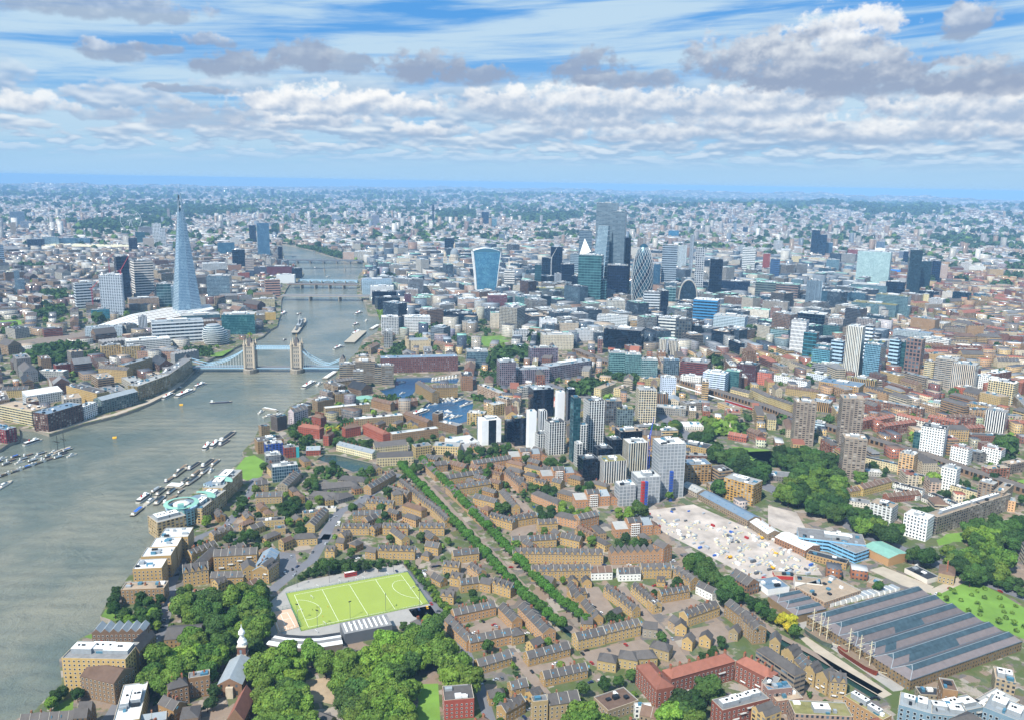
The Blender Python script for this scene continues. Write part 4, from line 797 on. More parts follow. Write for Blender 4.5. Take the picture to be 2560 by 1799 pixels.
# towers and large blocks, far to near
W_='#b9bec2'
for a in [
('A1',1290,1090,765,185,.9,12,'ribbon','#d6d0c6','grey','pale concrete hospital tower ringed with dark window stripes','office_tower'),
('A1',1115,1120,725,120,1,10,'dark','#2f3f4c','dark','very dark glass tower behind the patterned white tower','office_tower'),
('A1',1022,1250,890,195,.7,-6,'pattern','#c3ccd4','white','tower wrapped in a black and white zigzag pattern between red cranes','tower_block'),
('A1',760,1190,960,150,.6,10,'ribbon','#b9c2c8','pale','grey curved flats with ribbed white balconies beside the red crane','flats'),
('A1',1480,1170,970,125,.9,0,'teal','#8aa0a8','grey','short glass block at the foot of the glass spire','office_block'),
('A1',1975,1125,900,215,.8,-8,'curtain','#9fb2bd','pale','drum-like silver glass office with pale fins beside the spire','office_block'),
('A1',1415,640,430,75,.8,0,'grid','#d7dcde','white','white-framed slim residential tower south of the spire','tower_block'),
('A1',1470,650,470,45,.8,0,'grid','#c7cdd2','pale','smaller white-framed tower beside the white-framed slim tower','tower_block'),
('A1',1200,700,560,72,.9,0,'dark','#4a4244','dark','dark brown oval tower in front of the wheel','tower_block'),
('A1',1262,620,505,80,.7,0,'teal','#3d6470','dark','dark teal glass office near the wheel','office_block'),
('A1',1310,560,460,120,.6,8,'ribbon','#9a9490','grey','grey slab tower behind the dark teal office','office_tower'),
('A1',1335,650,560,90,.7,0,'punched','#b7aa9c','pale','beige office with blank end wall beneath the white-framed tower','office_block'),
('A1',325,650,570,140,.4,4,'dark','#39485c','dark','low dark blue glass office near the long station roof','office_block'),
('A1',460,640,550,130,.5,0,'curtain','#b2ccdc','pale','pale glass office joined to the low dark blue one','office_block'),
('A1',600,635,560,150,.5,0,'curtain','#5d84a4','blue','mid blue glass slab above the long station roof','office_block'),
('A1',740,630,562,125,.5,0,'curtain','#6d9bbd','blue','lighter blue slab east of the mid blue glass slab','office_block'),
('A1',125,535,420,46,1,0,'punched','#a3937e','tan','square stone parliament tower far up the river','office_tower'),
('A1',165,450,320,115,.5,0,'ribbon','#7d93a8','pale','far riverside towers with a pale overhanging top','tower_block'),
('A1',238,482,410,90,.4,0,'stripe','#a9b3bf','pale','far grey hospital slab on the opposite bank','office_tower'),
('A1',650,560,468,18,1,0,'punched','#a8977c','slate','thin stone clock tower far up the river','clock_tower'),
('A1',1513,400,295,22,.8,0,'ribbon','#b8aaa4','grey','lone slender tower just behind the glass spire','tower_block'),
('A1',168,1060,850,42,.8,0,'curtain','#a9bccb','pale','slim pale blue tower among the southern streets','tower_block'),
('A1',200,1080,930,56,.8,0,'curtain','#9fb4c6','pale','shorter pale blue tower beside the slim one','tower_block'),
('A1',15,820,620,60,.8,0,'ribbon','#8fa3b8','grey','bluish slab tower at the edge of the southern streets','tower_block'),
('A1',2268,610,445,58,.8,0,'dark','#2d4257','dark','dark slab tower beside the bulging glass tower','office_tower'),
('A1',2030,712,600,145,.5,0,'curtain','#4f86a8','grey','blue glass cube office behind the river wharves','office_block'),
('A1',2105,640,562,85,.6,0,'punched','#c5c3bd','white','white topped office above the blue glass cube','office_block'),
('A1',2145,850,665,110,.7,0,'dark','#2e4350','dark','tall dark glass block south of the railway bridge','office_tower'),
('A1',2240,860,740,75,.8,0,'ribbon','#bdb0a6','grey','banded beige tower beside the tall dark glass block','office_block'),
('A1',1925,885,785,210,.5,4,'ribbon','#c5c8c8','white','wide white office with setback upper floors near the spire','office_block'),
('A1',2105,880,800,115,.5,0,'brick','#8f6f5a','brown','brown brick block east of the wide white office','office_block'),
('A1',2185,930,870,100,.5,0,'brick','#8a4c3c','red','red brick wharf block behind the drum-like office','flats'),
('A1',2240,910,850,80,.5,0,'punched','#39485c','dark','dark arcaded hall beside the red brick wharf','office_block'),
('A1',1600,1495,1305,440,.35,4,'ribbon','#cfd6da','lead','long white and dark striped riverside office beside the egg-shaped hall','office_block'),
('A1',2150,1420,1245,300,.6,-6,'teal','#3f7478','pale','curved teal glass riverside office upstream of the egg-shaped hall','office_block'),
('A1',1800,1310,1250,330,.5,4,'curtain','#5a7d84','pale','low glass office behind the striped riverside office','office_block'),
('A1',940,1445,1355,310,.3,-6,'punched','#b6c3cc','lead','low hotel with a rounded blue-grey roof by the tracks','office_block'),
('A1',1287,1410,1262,72,.8,0,'stripe','#c8cfd4','white','narrow white tower beside the station platforms','tower_block'),
('A1',1000,1645,1520,170,.5,8,'balcony','#b79c68','pale','yellow brick flats, western twin below the white terraces','flats'),
('A1',1178,1645,1530,165,.5,8,'balcony','#b99f6c','pale','yellow brick flats, eastern twin below the white terraces','flats'),
('A1',1330,1570,1470,380,.4,6,'ribbon','#c9ccca','white','stepped flats with white terrace lines near the egg-shaped hall','flats'),
('A1',475,1440,1370,160,.5,8,'ribbon','#7f4a3c','dark','red and dark striped flats near the southern trees','flats'),
('A1',905,1285,1200,150,.5,8,'curtain','#3aa7b6','grey','bright turquoise site hoarding block under the cranes','office_block'),
('A1',1290,1190,1100,260,.5,6,'punched','#a58f78','grey','low brown hospital wings in front of the striped tower','office_block'),
('A2',72,730,425,108,.6,6,'curtain','#6d9cc4','blue','bulging pale blue glass tower near the far bridges','office_tower'),
('A2',222,790,635,38,.9,0,'dark','#2f2a2e','dark','thin black tower at the end of the far road bridge','office_tower'),
('A2',215,900,815,225,.5,0,'brick','#63323a','dark','dark red brick power station museum block','office_block'),
('A2',60,880,820,150,.5,0,'punched','#4a4f5e','dark','dark low offices behind the white riverside box','office_block'),
('A2',270,965,890,170,.5,-8,'blank','#c9cdcf','white','blank white box beside the stone arched bridge','office_block'),
('A2',370,920,830,90,.6,0,'dark','#3a4350','dark','dark stepped office at the end of the arched bridge','office_block'),
('A2',150,1085,935,135,.8,5,'ribbon','#a68474','tan','stepped pinkish brown riverside office by the plain bridge','office_block'),
('A2',70,1185,1105,195,.5,5,'ribbon','#cfc49f','pale','cream banded riverside office near the plain bridge','office_block'),
('A2',130,1290,1225,90,.6,0,'brick','#b99c5c','tan','yellow brick wharf beside the teal glass office','flats'),
('A2',960,755,680,150,.6,-4,'stripe','#d6d2c8','white','white columned curved office by the far road bridge','office_block'),
('A2',830,750,685,100,.6,0,'punched','#c2a896','pale','pinkish stone block at the riverside trees','office_block'),
('A2',1085,1065,935,270,.5,4,'ribbon','#a9c2d2','blue','wide blue-white banded office on the north bank','office_block'),
('A2',1130,1085,990,205,.5,0,'punched','#cdd1d3','white','white gridded block above the dark blue glass office','office_block'),
('A2',1150,1155,1040,215,.5,0,'dark','#16203a','dark','navy black glass office on the north bank by the plain bridge','office_block'),
('A2',1385,1120,1020,130,.6,4,'grid','#c2b3ab','white','office with square white window grid by the monument','office_block'),
('A2',1360,1200,1060,60,.8,0,'punched','#5a3542','dark','dark plum slab beside the white window grid office','office_block'),
('A2',1570,1080,985,140,.7,0,'grid','#cbbfa8','white','cream rotunda office beside the monument column','office_block'),
('A2',1200,1425,1265,155,.8,4,'grid','#d4d6d6','white','white offices with a net of square windows by the pier','office_block'),
('A2',1270,1310,1215,120,.6,4,'ribbon','#b9bfc2','white','terraced grey office behind the square-window offices','office_block'),
('A2',1445,1400,1265,235,.5,4,'ribbon','#e0e2e2','white','white banded riverside office under a swooping white roof','office_block'),
('A2',1560,1320,1235,190,.5,4,'ribbon','#c9d2d6','white','second white banded office behind the swooping roof','office_block'),
('A2',1700,1240,1150,170,.6,4,'punched','#b3a79b','grey','grey stone offices east of the swooping roof','office_block'),
('A2',1910,1190,1105,210,.6,4,'punched','#c5b3a8','white','white gabled offices below the curved top-heavy tower','office_block'),
('A2',2160,1215,1070,180,.7,6,'ribbon','#7a4f56','white','plum brick offices with spiky white glass gables','office_block'),
('A2',2220,1090,1000,120,.7,6,'ribbon','#84606a','white','smaller plum offices behind the spiky gables','office_block'),
('A2',2268,1040,850,92,.9,0,'ribbon','#dadad6','white','round-topped striped office beside the curved top-heavy tower','office_tower'),
('A2',2060,1265,1205,340,.4,4,'punched','#c9ad7c','tan','long yellowish stone office behind the garden square','office_block'),
('A2',1870,1330,1240,220,.5,4,'dark','#35445a','dark','low dark glazed offices near the garden square','office_block'),
('A2',1910,1385,1310,130,.6,4,'punched','#bdb2a2','grey','small stone block by the castle hill','office_block'),
('A2',2170,1360,1230,150,.7,4,'punched','#cdc3b0','copper','grand stone port building with a square tower above the trees','office_block'),
('A2',1735,740,560,90,.7,0,'dark','#2a4a5c','dark','dark teal block just behind the cathedral dome','office_tower'),
('A2',1255,700,655,130,.5,0,'punched','#4c5f78','dark','dark office with white top west of the cathedral','office_block'),
('A2',1320,840,740,120,.6,0,'punched','#d4c9b2','pale','cream stone telephone building near the far bridge','office_block'),
('A2',1460,950,890,160,.5,4,'punched','#a47d6c','grey','brown roofed offices between river and cathedral','office_block'),
('A2',1075,460,355,62,.6,0,'ribbon','#8f93a3','pale','lone grey slab tower in the western city','office_tower'),
('A2',1083,500,465,80,.5,0,'punched','#b8684a','red','bright orange painted office below the lone grey slab','office_block'),
('A2',2052,445,325,64,.7,0,'dark','#2b4c70','dark','dark blue tower by the distant park','office_tower'),
('A2',2120,462,388,72,.7,0,'curtain','#8dbcc8','pale','pale turquoise block beside the dark blue distant tower','office_tower'),
('A2',1890,435,378,62,.7,0,'curtain','#b9cbd8','white','white block standing in front of the distant park','office_tower'),
('A2',540,500,437,46,.8,0,'stripe','#d3d6d8','white','small white tower above the river trees','office_tower'),
('A2',702,412,350,42,.8,0,'ribbon','#a3adb9','pale','far slab west, taller of an adjoining pair','tower_block'),
('A2',745,418,363,34,.8,0,'ribbon','#aab4be','pale','far slab west, shorter of an adjoining pair','tower_block'),
('A2',843,345,292,34,.8,0,'ribbon','#c9ced4','white','bright white far tower above the western roofs','tower_block'),
('A2',243,345,292,26,.8,0,'ribbon','#94a0b2','pale','faint grey far tower near the hazy park','tower_block'),
('A2',328,348,292,26,.8,0,'ribbon','#9fabbb','pale','second faint grey far tower near the hazy park','tower_block'),
('A2',692,262,216,20,.8,0,'ribbon','#8797ac','grey','very distant narrow tower below the horizon','tower_block'),
('A2',152,200,118,24,.8,0,'dark','#3a5878','dark','very distant dark tower standing on the horizon','tower_block'),
('A2',1215,390,338,42,.8,0,'ribbon','#9fb0bf','pale','far pale office above the orange one','tower_block'),
('A2',480,470,408,40,.8,0,'ribbon','#96a2b0','pale','far grey tower behind the riverside trees','tower_block'),
('A2',935,340,290,26,.8,0,'ribbon','#9aa6b5','pale','far thin tower west of the lone slab','tower_block'),
('A2',2205,580,525,50,.8,0,'ribbon','#6c7a88','grey','grey block north of the cathedral','tower_block'),
('A3',825,1060,245,195,.6,-6,'bands','#76858f','lead','tallest banded silver tower, wider western half','office_tower'),
('A3',935,1075,320,125,1.0,-6,'bands','#717f88','lead','tallest tower lower eastern half with chequered silver bands','office_tower'),
('A3',560,1130,900,60,1,0,'dark','#22384a','dark','narrow dark glass block between concave and teal towers','office_tower'),
('A3',1085,1110,790,50,1,0,'curtain','#8fb4c8','blue','pale blue glass slab behind the lattice tower','office_tower'),
('A3',560,900,700,90,.8,0,'ribbon','#8fa2ae','pale','pale ribbed block behind the folded white peak','office_tower'),
('A3',230,1000,800,60,1,0,'teal','#35586a','dark','teal-blue tower west of the mast crane','office_tower'),
('A3',1012,1060,560,64,1.2,0,'dark','#1b2a48','dark','very dark navy tower behind the tallest tower','office_tower'),
('A3',1030,1060,620,34,1.2,0,'dark','#1c2c4c','dark','lower navy shoulder of the dark tower','office_tower'),
('A3',845,1060,505,60,.8,0,'dark','#252f57','dark','indigo strip tower in front of the tallest tower','office_tower'),
('A3',652,760,490,115,.7,0,'ribbon','#6f818c','sedum','older dark banded tower behind the wedge','office_tower'),
('A3',390,970,640,110,.8,4,'dark','#1d3248','dark','black-blue tower with a rooftop site beside a mast crane','office_tower'),
('A3',300,960,735,80,.8,4,'dark','#24455c','dark','lower teal-black tower attached to the black-blue one','office_tower'),
('A3',490,1015,795,125,.8,10,'dark','#20304c','grey','concave dark glass tower with pale stone end','office_tower'),
('A3',408,1010,880,66,1,10,'stripe','#b4bcc6','pale','pale fluted stone end block of the concave tower','office_tower'),
('A3',695,1165,715,225,.7,-8,'teal','#5f8f94','pale','tall teal glass block with stepped tops','office_tower'),
('A3',815,1160,937,62,1.2,-8,'teal','#6c9aa0','pale','lower teal wing east of the stepped block','office_tower'),
('A3',935,1105,805,180,.9,0,'dark','#141c44','grey','square deep indigo glass tower beside the teal block','office_tower'),
('A3',1395,1025,625,132,.8,0,'ribbon','#8fa0ae','lead','tall striped tower with a teal crown','office_tower'),
('A3',1515,875,630,80,.8,0,'stripe','#cfdce2','white','white ribbed tower behind the striped one','office_tower'),
('A3',1592,945,535,36,2.0,0,'stripe','#aab6c2','lead','thin steel slab tower with a rooftop mast','office_tower'),
('A3',1663,1085,650,80,1,0,'grid','#a9aeb4','grey','gridded grey tower joined to the steel slab','office_tower'),
('A3',1808,1110,750,115,.9,4,'dark','#1b262c','dark','narrow black glass tower alone east of the arch','office_tower'),
('A3',1290,1030,795,62,1,0,'curtain','#3f6c92','blue','slim blue tower between lattice and striped towers','office_tower'),
('A3',1240,1255,1045,150,.7,6,'ribbon','#c2ccd2','grey','white banded office below the lattice tower','office_tower'),
('A3',1355,1265,1033,76,1,6,'dark','#1c2634','dark','black slab joined to the white banded office','office_tower'),
('A3',1410,1200,1000,95,.8,6,'teal','#9cc0c4','pale','pale teal glass block behind the black slab','office_tower'),
('A3',1158,720,560,80,.6,0,'stripe','#9c8b78','brown','brown concrete tower far behind the lattice tower','tower_block'),
('A3',1445,560,492,92,.5,0,'curtain','#3f9ad0','blue','bright blue apartment block far behind the city towers','tower_block'),
('A3',1730,1355,1115,235,.8,-8,'ribbon','#3b7fae','white','round-cornered bright blue glass office with a white rooftop ring','office_block'),
('A3',1950,1415,1262,300,.6,-10,'ribbon','#b9ccd6','pale','white and pale blue banded office east of the bright blue one','office_block'),
('A3',1995,1065,950,250,.5,0,'dark','#243e60','dark','long dark blue office north of the black tower','office_block'),
('A3',925,1255,1118,170,.8,10,'grid','#dcd9cc','white','cream gridded square office below the indigo tower','office_block'),
('A3',805,1255,1165,62,1,10,'grid','#d8cfae','white','yellowish wing beside the cream gridded office','office_block'),
('A3',320,1410,1285,160,.7,6,'punched','#e2e4e8','white','bright white hotel block north of the castle trees','office_block'),
('A3',505,1430,1320,180,.6,6,'punched','#b9ac98','grey','columned stone block behind the white hotel','office_block'),
('A3',490,1310,1210,180,.7,6,'grid','#98a2ac','lead','grey glass and granite block with rounded bays','office_block'),
('A3',130,1215,1085,215,.7,10,'teal','#7fa2a4','lead','stepped teal office with sloping glass roof','office_block'),
('A3',300,1220,1080,100,.8,10,'dark','#2c4654','dark','dark stepped office beside the sloping glass roof','office_block'),
('A3',335,1095,1010,265,.5,4,'ribbon','#5e6a64','sedum','dark banded office with planted roof terraces','office_block'),
('A3',560,1110,1040,190,.5,4,'dark','#304048','dark','low dark offices under the teal stepped tower','office_block'),
('A3',900,1365,1262,285,.5,-6,'ribbon','#cfd6da','pale','white sloping louvred office above the black cube','office_block'),
('A3',1000,1555,1385,365,.6,-10,'dark','#1e2830','grey','large black framed glass hotel cube','office_block'),
('A3',1130,1405,1300,150,.6,-6,'ribbon','#a98f64','pale','tan and blue banded office behind the black cube','office_block'),
('A3',1272,1430,1262,82,1,-6,'dark','#16223a','dark','black-blue slab with the white terraced office','office_block'),
('A3',1385,1455,1275,165,.7,-6,'ribbon','#c9cdca','white','white terraced glass office stepping down east','office_block'),
('A3',1525,1465,1290,170,.6,-6,'grid','#494d4e','dark','charcoal fine-gridded hotel below the arch','office_block'),
('A3',1650,1465,1345,100,.7,-6,'dark','#3b4240','dark','charcoal rounded wing of the fine-gridded hotel','office_block'),
('A3',645,1480,1385,170,.6,10,'punched','#c2c5c8','pale','pale office below the columned stone block','office_block'),
('A3',775,1500,1405,105,.7,10,'grid','#3a4450','grey','small charcoal office beside the black cube','office_block'),
('A3',400,1560,1430,300,.5,10,'punched','#c6bda9','pale','cream stone civic block north of the castle','office_block'),
('A3',275,1700,1545,270,.4,10,'grid','#7a6a78','pale','mauve gridded barrack block beside the trees','office_block'),
('A3',90,1480,1390,180,.5,10,'grid','#dfe2e4','dark','white framed dark corner building by the garden trees','office_block'),
('A3',1345,1630,1470,66,1,-10,'stripe','#d6cfbf','pale','cream and navy striped tower flats north of the viaduct','flats'),
('A3',1440,1620,1480,90,.9,-10,'stripe','#cfc9bb','pale','second cream and navy striped flats','flats'),
('A3',2112,862,648,112,.7,0,'ribbon','#d3d8d8','white','broad white tower north of the city','tower_block'),
('A3',2052,715,627,62,.7,0,'stripe','#b9c0c4','pale','smaller grey tower behind the broad white one','tower_block'),
('A3',2268,895,700,60,.8,0,'punched','#8d3f30','red','rust red tower north of the city','tower_block'),
('A3',2290,1120,960,230,.5,-10,'ribbon','#5d6b68','copper','banded office with pale green vaulted roof','office_block'),
('A3',2180,1330,1200,260,.5,-10,'punched','#d8d3c6','copper','white stone mansion office with green windows','office_block'),
('A3',2060,1160,1070,70,.8,-10,'ribbon','#d3c6b2','pale','round cream corner block below the blue office','office_block'),
('A3',515,452,405,24,1,0,'ribbon','#cfd2d4','white','first of three small white towers by the distant park','tower_block'),
('A3',568,452,402,24,1,0,'ribbon','#cbb9ae','white','middle of three small towers by the distant park','tower_block'),
('A3',606,456,405,24,1,0,'ribbon','#c9b3a8','white','third of three small towers by the distant park','tower_block'),
('A3',380,476,432,48,.8,0,'dark','#2f5276','dark','small dark blue block below the distant crane','tower_block'),
('A3',1855,392,335,28,1,0,'ribbon','#d3d3c9','white','white point block below the far wood','tower_block'),
('A3',2180,502,430,36,.8,0,'ribbon','#d0d4d4','white','white and grey point block in the northern suburbs','tower_block'),
('A3',1995,512,420,26,1,0,'ribbon','#8f9eae','grey','thin blue-grey tower in the northern suburbs','tower_block'),
('A3',2090,520,462,46,.8,0,'dark','#4f6c88','grey','blunt blue-grey tower in the northern suburbs','tower_block'),
('A3',632,345,296,26,1,0,'ribbon','#97a6b6','pale','faint tower beyond the wedge-shaped tower','tower_block'),
('A4',410,718,488,72,.8,4,'dark','#2c5470','dark','taller of two dark blue towers in the northern district','tower_block'),
('A4',480,724,528,62,.8,4,'dark','#3b6486','dark','shorter of two dark blue towers in the northern district','tower_block'),
('A4',540,720,600,60,.8,0,'curtain','#4a6c8f','grey','blue-grey glass block at the foot of the dark pair','tower_block'),
('A4',745,805,662,82,.8,0,'punched','#7f3c38','red','deep red brick tower west of the grey-green slab','tower_block'),
('A4',85,692,585,80,.6,0,'stripe','#c6c9cc','white','pale ribbed tower on a white podium','tower_block'),
('A4',155,722,655,80,.6,0,'punched','#d8dada','white','plain white block east of the ribbed tower','tower_block'),
('A4',268,722,650,72,.6,0,'stripe','#cfc4bc','white','pinkish white slab tower','tower_block'),
('A4',250,800,720,82,.6,0,'punched','#cfc39c','white','cream slab in front of the pinkish one','tower_block'),
('A4',445,800,735,130,.6,0,'punched','#cdbd9c','pale','wide cream slab below the dark pair','tower_block'),
('A4',930,980,683,285,.5,-6,'irregular','#a6c2c4','lead','huge grey-green glass office slab with scattered dark panels','office_tower'),
('A4',930,1085,982,370,.6,-6,'curtain','#8aaab0','pale','broad glass podium below the grey-green slab','office_block'),
('A4',1130,1100,952,160,.6,-6,'dark','#1d3448','grey','dark blue fluted office beside the podium','office_block'),
('A4',1000,700,650,85,.6,0,'blank','#dfe2e2','white','white screened rooftop tower behind the grey-green slab','tower_block'),
('A4',1000,690,590,70,.8,0,'stripe','#6d8298','grey','narrow striped tower behind the white screen','tower_block'),
('A4',1285,1055,667,108,.9,6,'darkband','#273d49','dark','taller dark balconied tower of an eastern pair','tower_block'),
('A4',1385,1035,768,100,.9,6,'darkband','#24404e','dark','shorter dark balconied tower of an eastern pair','tower_block'),
('A4',1488,955,765,78,1,6,'dark','#1d3f66','dark','deep blue curved glass tower beside the dark pair','tower_block'),
('A4',1225,810,680,42,1,0,'dark','#27496e','dark','thin navy tower behind the dark pair','tower_block'),
('A4',1190,770,680,44,1,0,'curtain','#a7a9bb','pale','mauve grey tower behind the dark pair','tower_block'),
('A4',1150,885,842,130,.5,0,'blank','#2d7ad0','blue','bright blue sheeted block behind the dark pair','office_block'),
('A4',1555,935,800,80,.7,0,'punched','#b5a296','tan','beige tower block east of the deep blue tower','tower_block'),
('A4',1765,862,778,82,.6,0,'stripe','#e0dedb','white','white slab tower in the eastern estates','tower_block'),
('A4',1870,870,812,130,.4,0,'punched','#d8d8d2','white','long white low slab beside the white tower','flats'),
('A4',2175,635,586,56,1,0,'ribbon','#cdd2d2','white','round pale tower near the eastern woods','tower_block'),
('A4',2060,905,850,100,.5,0,'punched','#8a7f7c','grey','grey slab block in the eastern estates','tower_block'),
('A4',2095,830,788,70,.7,0,'stripe','#b9a9ac','pale','pink-grey block by the eastern trees','tower_block'),
('A4',1105,1250,1075,290,.5,-10,'curtain','#7e9a9c','sedum','upper slab of the terraced glass office','office_block'),
('A4',950,1255,1150,400,.5,-10,'curtain','#86a2a4','sedum','lower stepped wing of the terraced glass office','office_block'),
('A4',1225,1260,1165,90,.9,-10,'curtain','#7f9ba0','pale','end block of the terraced glass office','office_block'),
('A4',600,1190,1040,260,.6,-10,'curtain','#45677c','grey','blue glass office west of the terraced one','office_block'),
('A4',800,1180,1050,150,.8,-10,'curtain','#597a8e','pale','gridded blue glass corner office','office_block'),
('A4',392,1235,942,132,.5,30,'stripe','#93aabb','lead','tall thin blue slab with white ribs','office_tower'),
('A4',1280,1160,1062,190,.6,-10,'stripe','#8f7b6c','grey','brown ribbed office by the white church','office_block'),
('A4',1408,1158,1062,58,.9,-10,'punched','#d8cc9c','pale','narrow cream slab behind the church steeple','office_block'),
('A4',1505,1185,1105,140,.7,-14,'stripe','#d6d8da','white','white and black hotel near the steeple','office_block'),
('A4',1440,1110,1040,180,.5,-10,'dark','#1f2c3a','dark','long black office behind the hotel','office_block'),
('A4',1730,1125,1047,150,.6,-14,'dark','#1f4250','dark','dark teal office by the curved rail bridge','office_block'),
('A4',1610,1110,1042,100,.6,-14,'punched','#c9c3b9','white','white studio block beside the dark teal office','office_block'),
('A4',1900,1120,1060,120,.6,-14,'curtain','#536e80','grey','grey glass block east of the dark teal office','office_block'),
('A4',170,1145,975,210,.7,-10,'ribbon','#7c6b64','copper','office with a green domed glass roof','office_block'),
('A4',260,1000,930,110,.7,-10,'curtain','#8aa7ad','lead','wedge-roofed glass office by the park','office_block'),
('A4',565,920,870,180,.5,-4,'curtain','#a9b9bf','white','pale long office behind the tall thin slab','office_block'),
('A4',720,890,810,80,.8,-4,'curtain','#9fb6cf','white','round-shouldered pale blue block','office_block'),
('A4',575,870,752,110,.6,-4,'curtain','#8fb0bd','pale','pale glass tower below the dark pair','tower_block'),
('A4',50,960,750,80,.8,0,'ribbon','#3d5f8a','dark','blue black pleated tower by the park','tower_block'),
('A4',60,1360,1185,95,.9,-10,'punched','#8a6c62','brown','brown brick tower flats','tower_block'),
('A4',60,1290,1130,230,.4,-10,'punched','#8f887f','grey','rounded grey-brown office behind brick flats','office_block'),
('A4',385,1420,1240,265,.7,-10,'dark','#39545e','white','white-topped dark glass office block','office_block'),
('A4',265,1580,1300,150,.8,-12,'zigzag','#dfe2e4','grey','block with black and white zigzag strips','tower_block'),
('A4',565,1480,1345,165,.8,-12,'teal','#57797a','dark','dark green glass flats behind the white towers','flats'),
('A4',695,1290,1205,92,.9,0,'ribbon','#dfe2e6','white','white round-cornered tower behind gridded flats','tower_block'),
('A4',600,1400,1280,150,.6,-12,'grid','#b5aca6','pale','grey gridded flats behind the white round tower','flats'),
('A4',868,1420,1285,160,.6,-12,'grid','#a49c98','pale','grey-brown gridded slab behind ribbed tower','flats'),
('A4',100,1510,1380,170,.6,-12,'teal','#a9c4c8','sedum','rippled pale glass block','office_block'),
('A4',745,1800,1355,155,.8,-14,'stripe','#e2dfd2','white','tallest white and black ribbed tower of the eastern group','tower_block'),
('A4',875,1730,1345,85,1,-14,'ribbon','#cfdbe6','pale','slender blue-white tower beside the ribbed one','tower_block'),
('A4',370,1640,1408,130,.8,-14,'teal','#3f8aa0','grey','turquoise glass flats with blue end','tower_block'),
('A4',485,1690,1515,140,.8,-14,'teal','#5a93a8','pale','lower turquoise block beside its taller twin','tower_block'),
('A4',610,1700,1480,120,.8,-14,'ribbon','#a9c6dc','pale','pale blue panelled flats','tower_block'),
('A4',945,1780,1488,165,.8,-14,'curtain','#6fa6ba','sedum','pale blue glass tower in front of the ribbed towers','tower_block'),
('A4',1115,1730,1470,95,.9,-14,'ribbon','#a9c9dc','grey','blue panelled tower beside the brown gridded one','tower_block'),
('A4',1190,1720,1490,70,1,-14,'teal','#3d6468','dark','dark green flats behind the brown gridded tower','tower_block'),
('A4',1290,1785,1465,150,.8,-14,'grid','#7d655c','tan','brown gridded tower with dark windows','tower_block'),
('A4',1500,1545,1462,240,.4,-14,'ribbon','#dcdcd8','white','long white school block','office_block'),
('A4',1290,1480,1400,330,.3,-14,'punched','#9aa6ac','blue','long blue-grey roofed hall south of the church','office_block'),
('B2',800,250,110,130,.9,0,'ribbon','#8a8070','grey','western stepped slab of the grey terraced hotel','office_block'),
('B2',900,325,170,92,1,0,'ribbon','#8f8676','grey','nearest slab of the grey terraced hotel','office_block'),
('B2',960,275,85,170,.8,0,'ribbon','#877d6e','tan','tallest slab of the grey terraced hotel','office_block'),
('B2',1085,280,125,90,.8,0,'ribbon','#8c8373','grey','middle slab of the grey terraced hotel','office_block'),
('B2',1155,285,120,105,.8,0,'ribbon','#857c6d','grey','eastern slab of the grey terraced hotel','office_block'),
('B2',940,130,45,130,.8,0,'ribbon','#9c8c70','tan','rear slab of the grey terraced hotel','office_block'),
('B2',1845,335,205,110,1.5,4,'punched','#8f6b4c','dark','brown brick office with dark roof and tall arched window by the marina','office_block'),
('B2',1935,130,0,200,.9,4,'curtain','#7f95a0','pale','glassy grey trade centre behind the marina','office_block'),
('B2',2190,300,90,170,.9,12,'grid','#877a82','lead','mauve gridded office behind the marina flats','office_block'),
('B2',755,440,365,170,.9,14,'brick','#8a7656','slate','brown gabled riverside warehouse beyond the blue-roofed scaffolding','warehouse_flats'),
('B2',590,520,430,190,.6,30,'brick','#7f6c52','slate','long brown riverside warehouse with dormers','warehouse_flats'),
('B2',395,580,490,175,.6,36,'brick','#85745a','blue','riverside warehouse with a blue tarpaulin on its roof','warehouse_flats'),
('B2',205,690,570,140,.9,36,'brick','#574f4a','slate','dark brick riverside warehouse row','warehouse_flats'),
('B2',75,735,650,95,.9,20,'brick','#8a7558','slate','small brown wharf with pyramid roofs','warehouse_flats'),
('B2',120,880,775,250,.6,12,'brick','#8f7350','slate','crescent of tan riverside flats with slate roofs','warehouse_flats'),
('B2',155,905,800,160,.6,8,'balcony','#2f4f9c','pale','flats with cobalt blue balcony panels and cream wall','flats'),
('B2',295,925,835,110,.9,8,'punched','#8a4436','grey','red brick school hall with a turquoise stair tower','office_block'),
('B2',365,920,830,30,2,8,'blank','#39a9b0','grey','turquoise stair tower on the school hall','office_block'),
('B2',255,1130,1000,230,.5,6,'curtain','#8497a3','pale','grey and white glazed block with white roof slabs','flats'),
('B2',150,1010,905,140,.9,6,'punched','#75787c','pale','curved grey roofed block beside the glazed one','flats'),
('B2',2040,815,600,215,.8,18,'slot','#e4e6e8','white','nearest bright white office slab with a dark glass centre','office_block'),
('B2',2215,790,610,80,1.4,18,'dark','#101a30','dark','navy glass wall beside the nearest white slab','office_block'),
('B3',55,820,580,130,1,18,'dark','#0f1a2e','sedum','navy glass office west of the tall white fin','office_tower'),
('B3',165,850,520,90,1.2,18,'blank','#e6e8ea','white','tall blank white fin of the central office','office_tower'),
('B3',260,760,515,80,1.2,18,'stripe','#d9dde0','white','white and black fin behind the tall blank one','office_tower'),
('B3',250,570,330,225,.8,18,'dark','#132436','lead','rear navy glass office of the white slab group','office_tower'),
('B3',415,620,350,85,1,18,'blank','#e4e6e9','white','rear blank white fin of the slab group','office_tower'),
('B3',505,640,325,80,1,18,'dark','#1b2a3c','white','rear black and white fin of the slab group','office_tower'),
('B3',370,900,620,190,.8,22,'frame','#d9dad8','dark','middle white-framed tower with rounded black top','tower_block'),
('B3',258,870,720,125,.8,22,'frame','#d5d6d3','dark','lowest white-framed block beside the office fins','tower_block'),
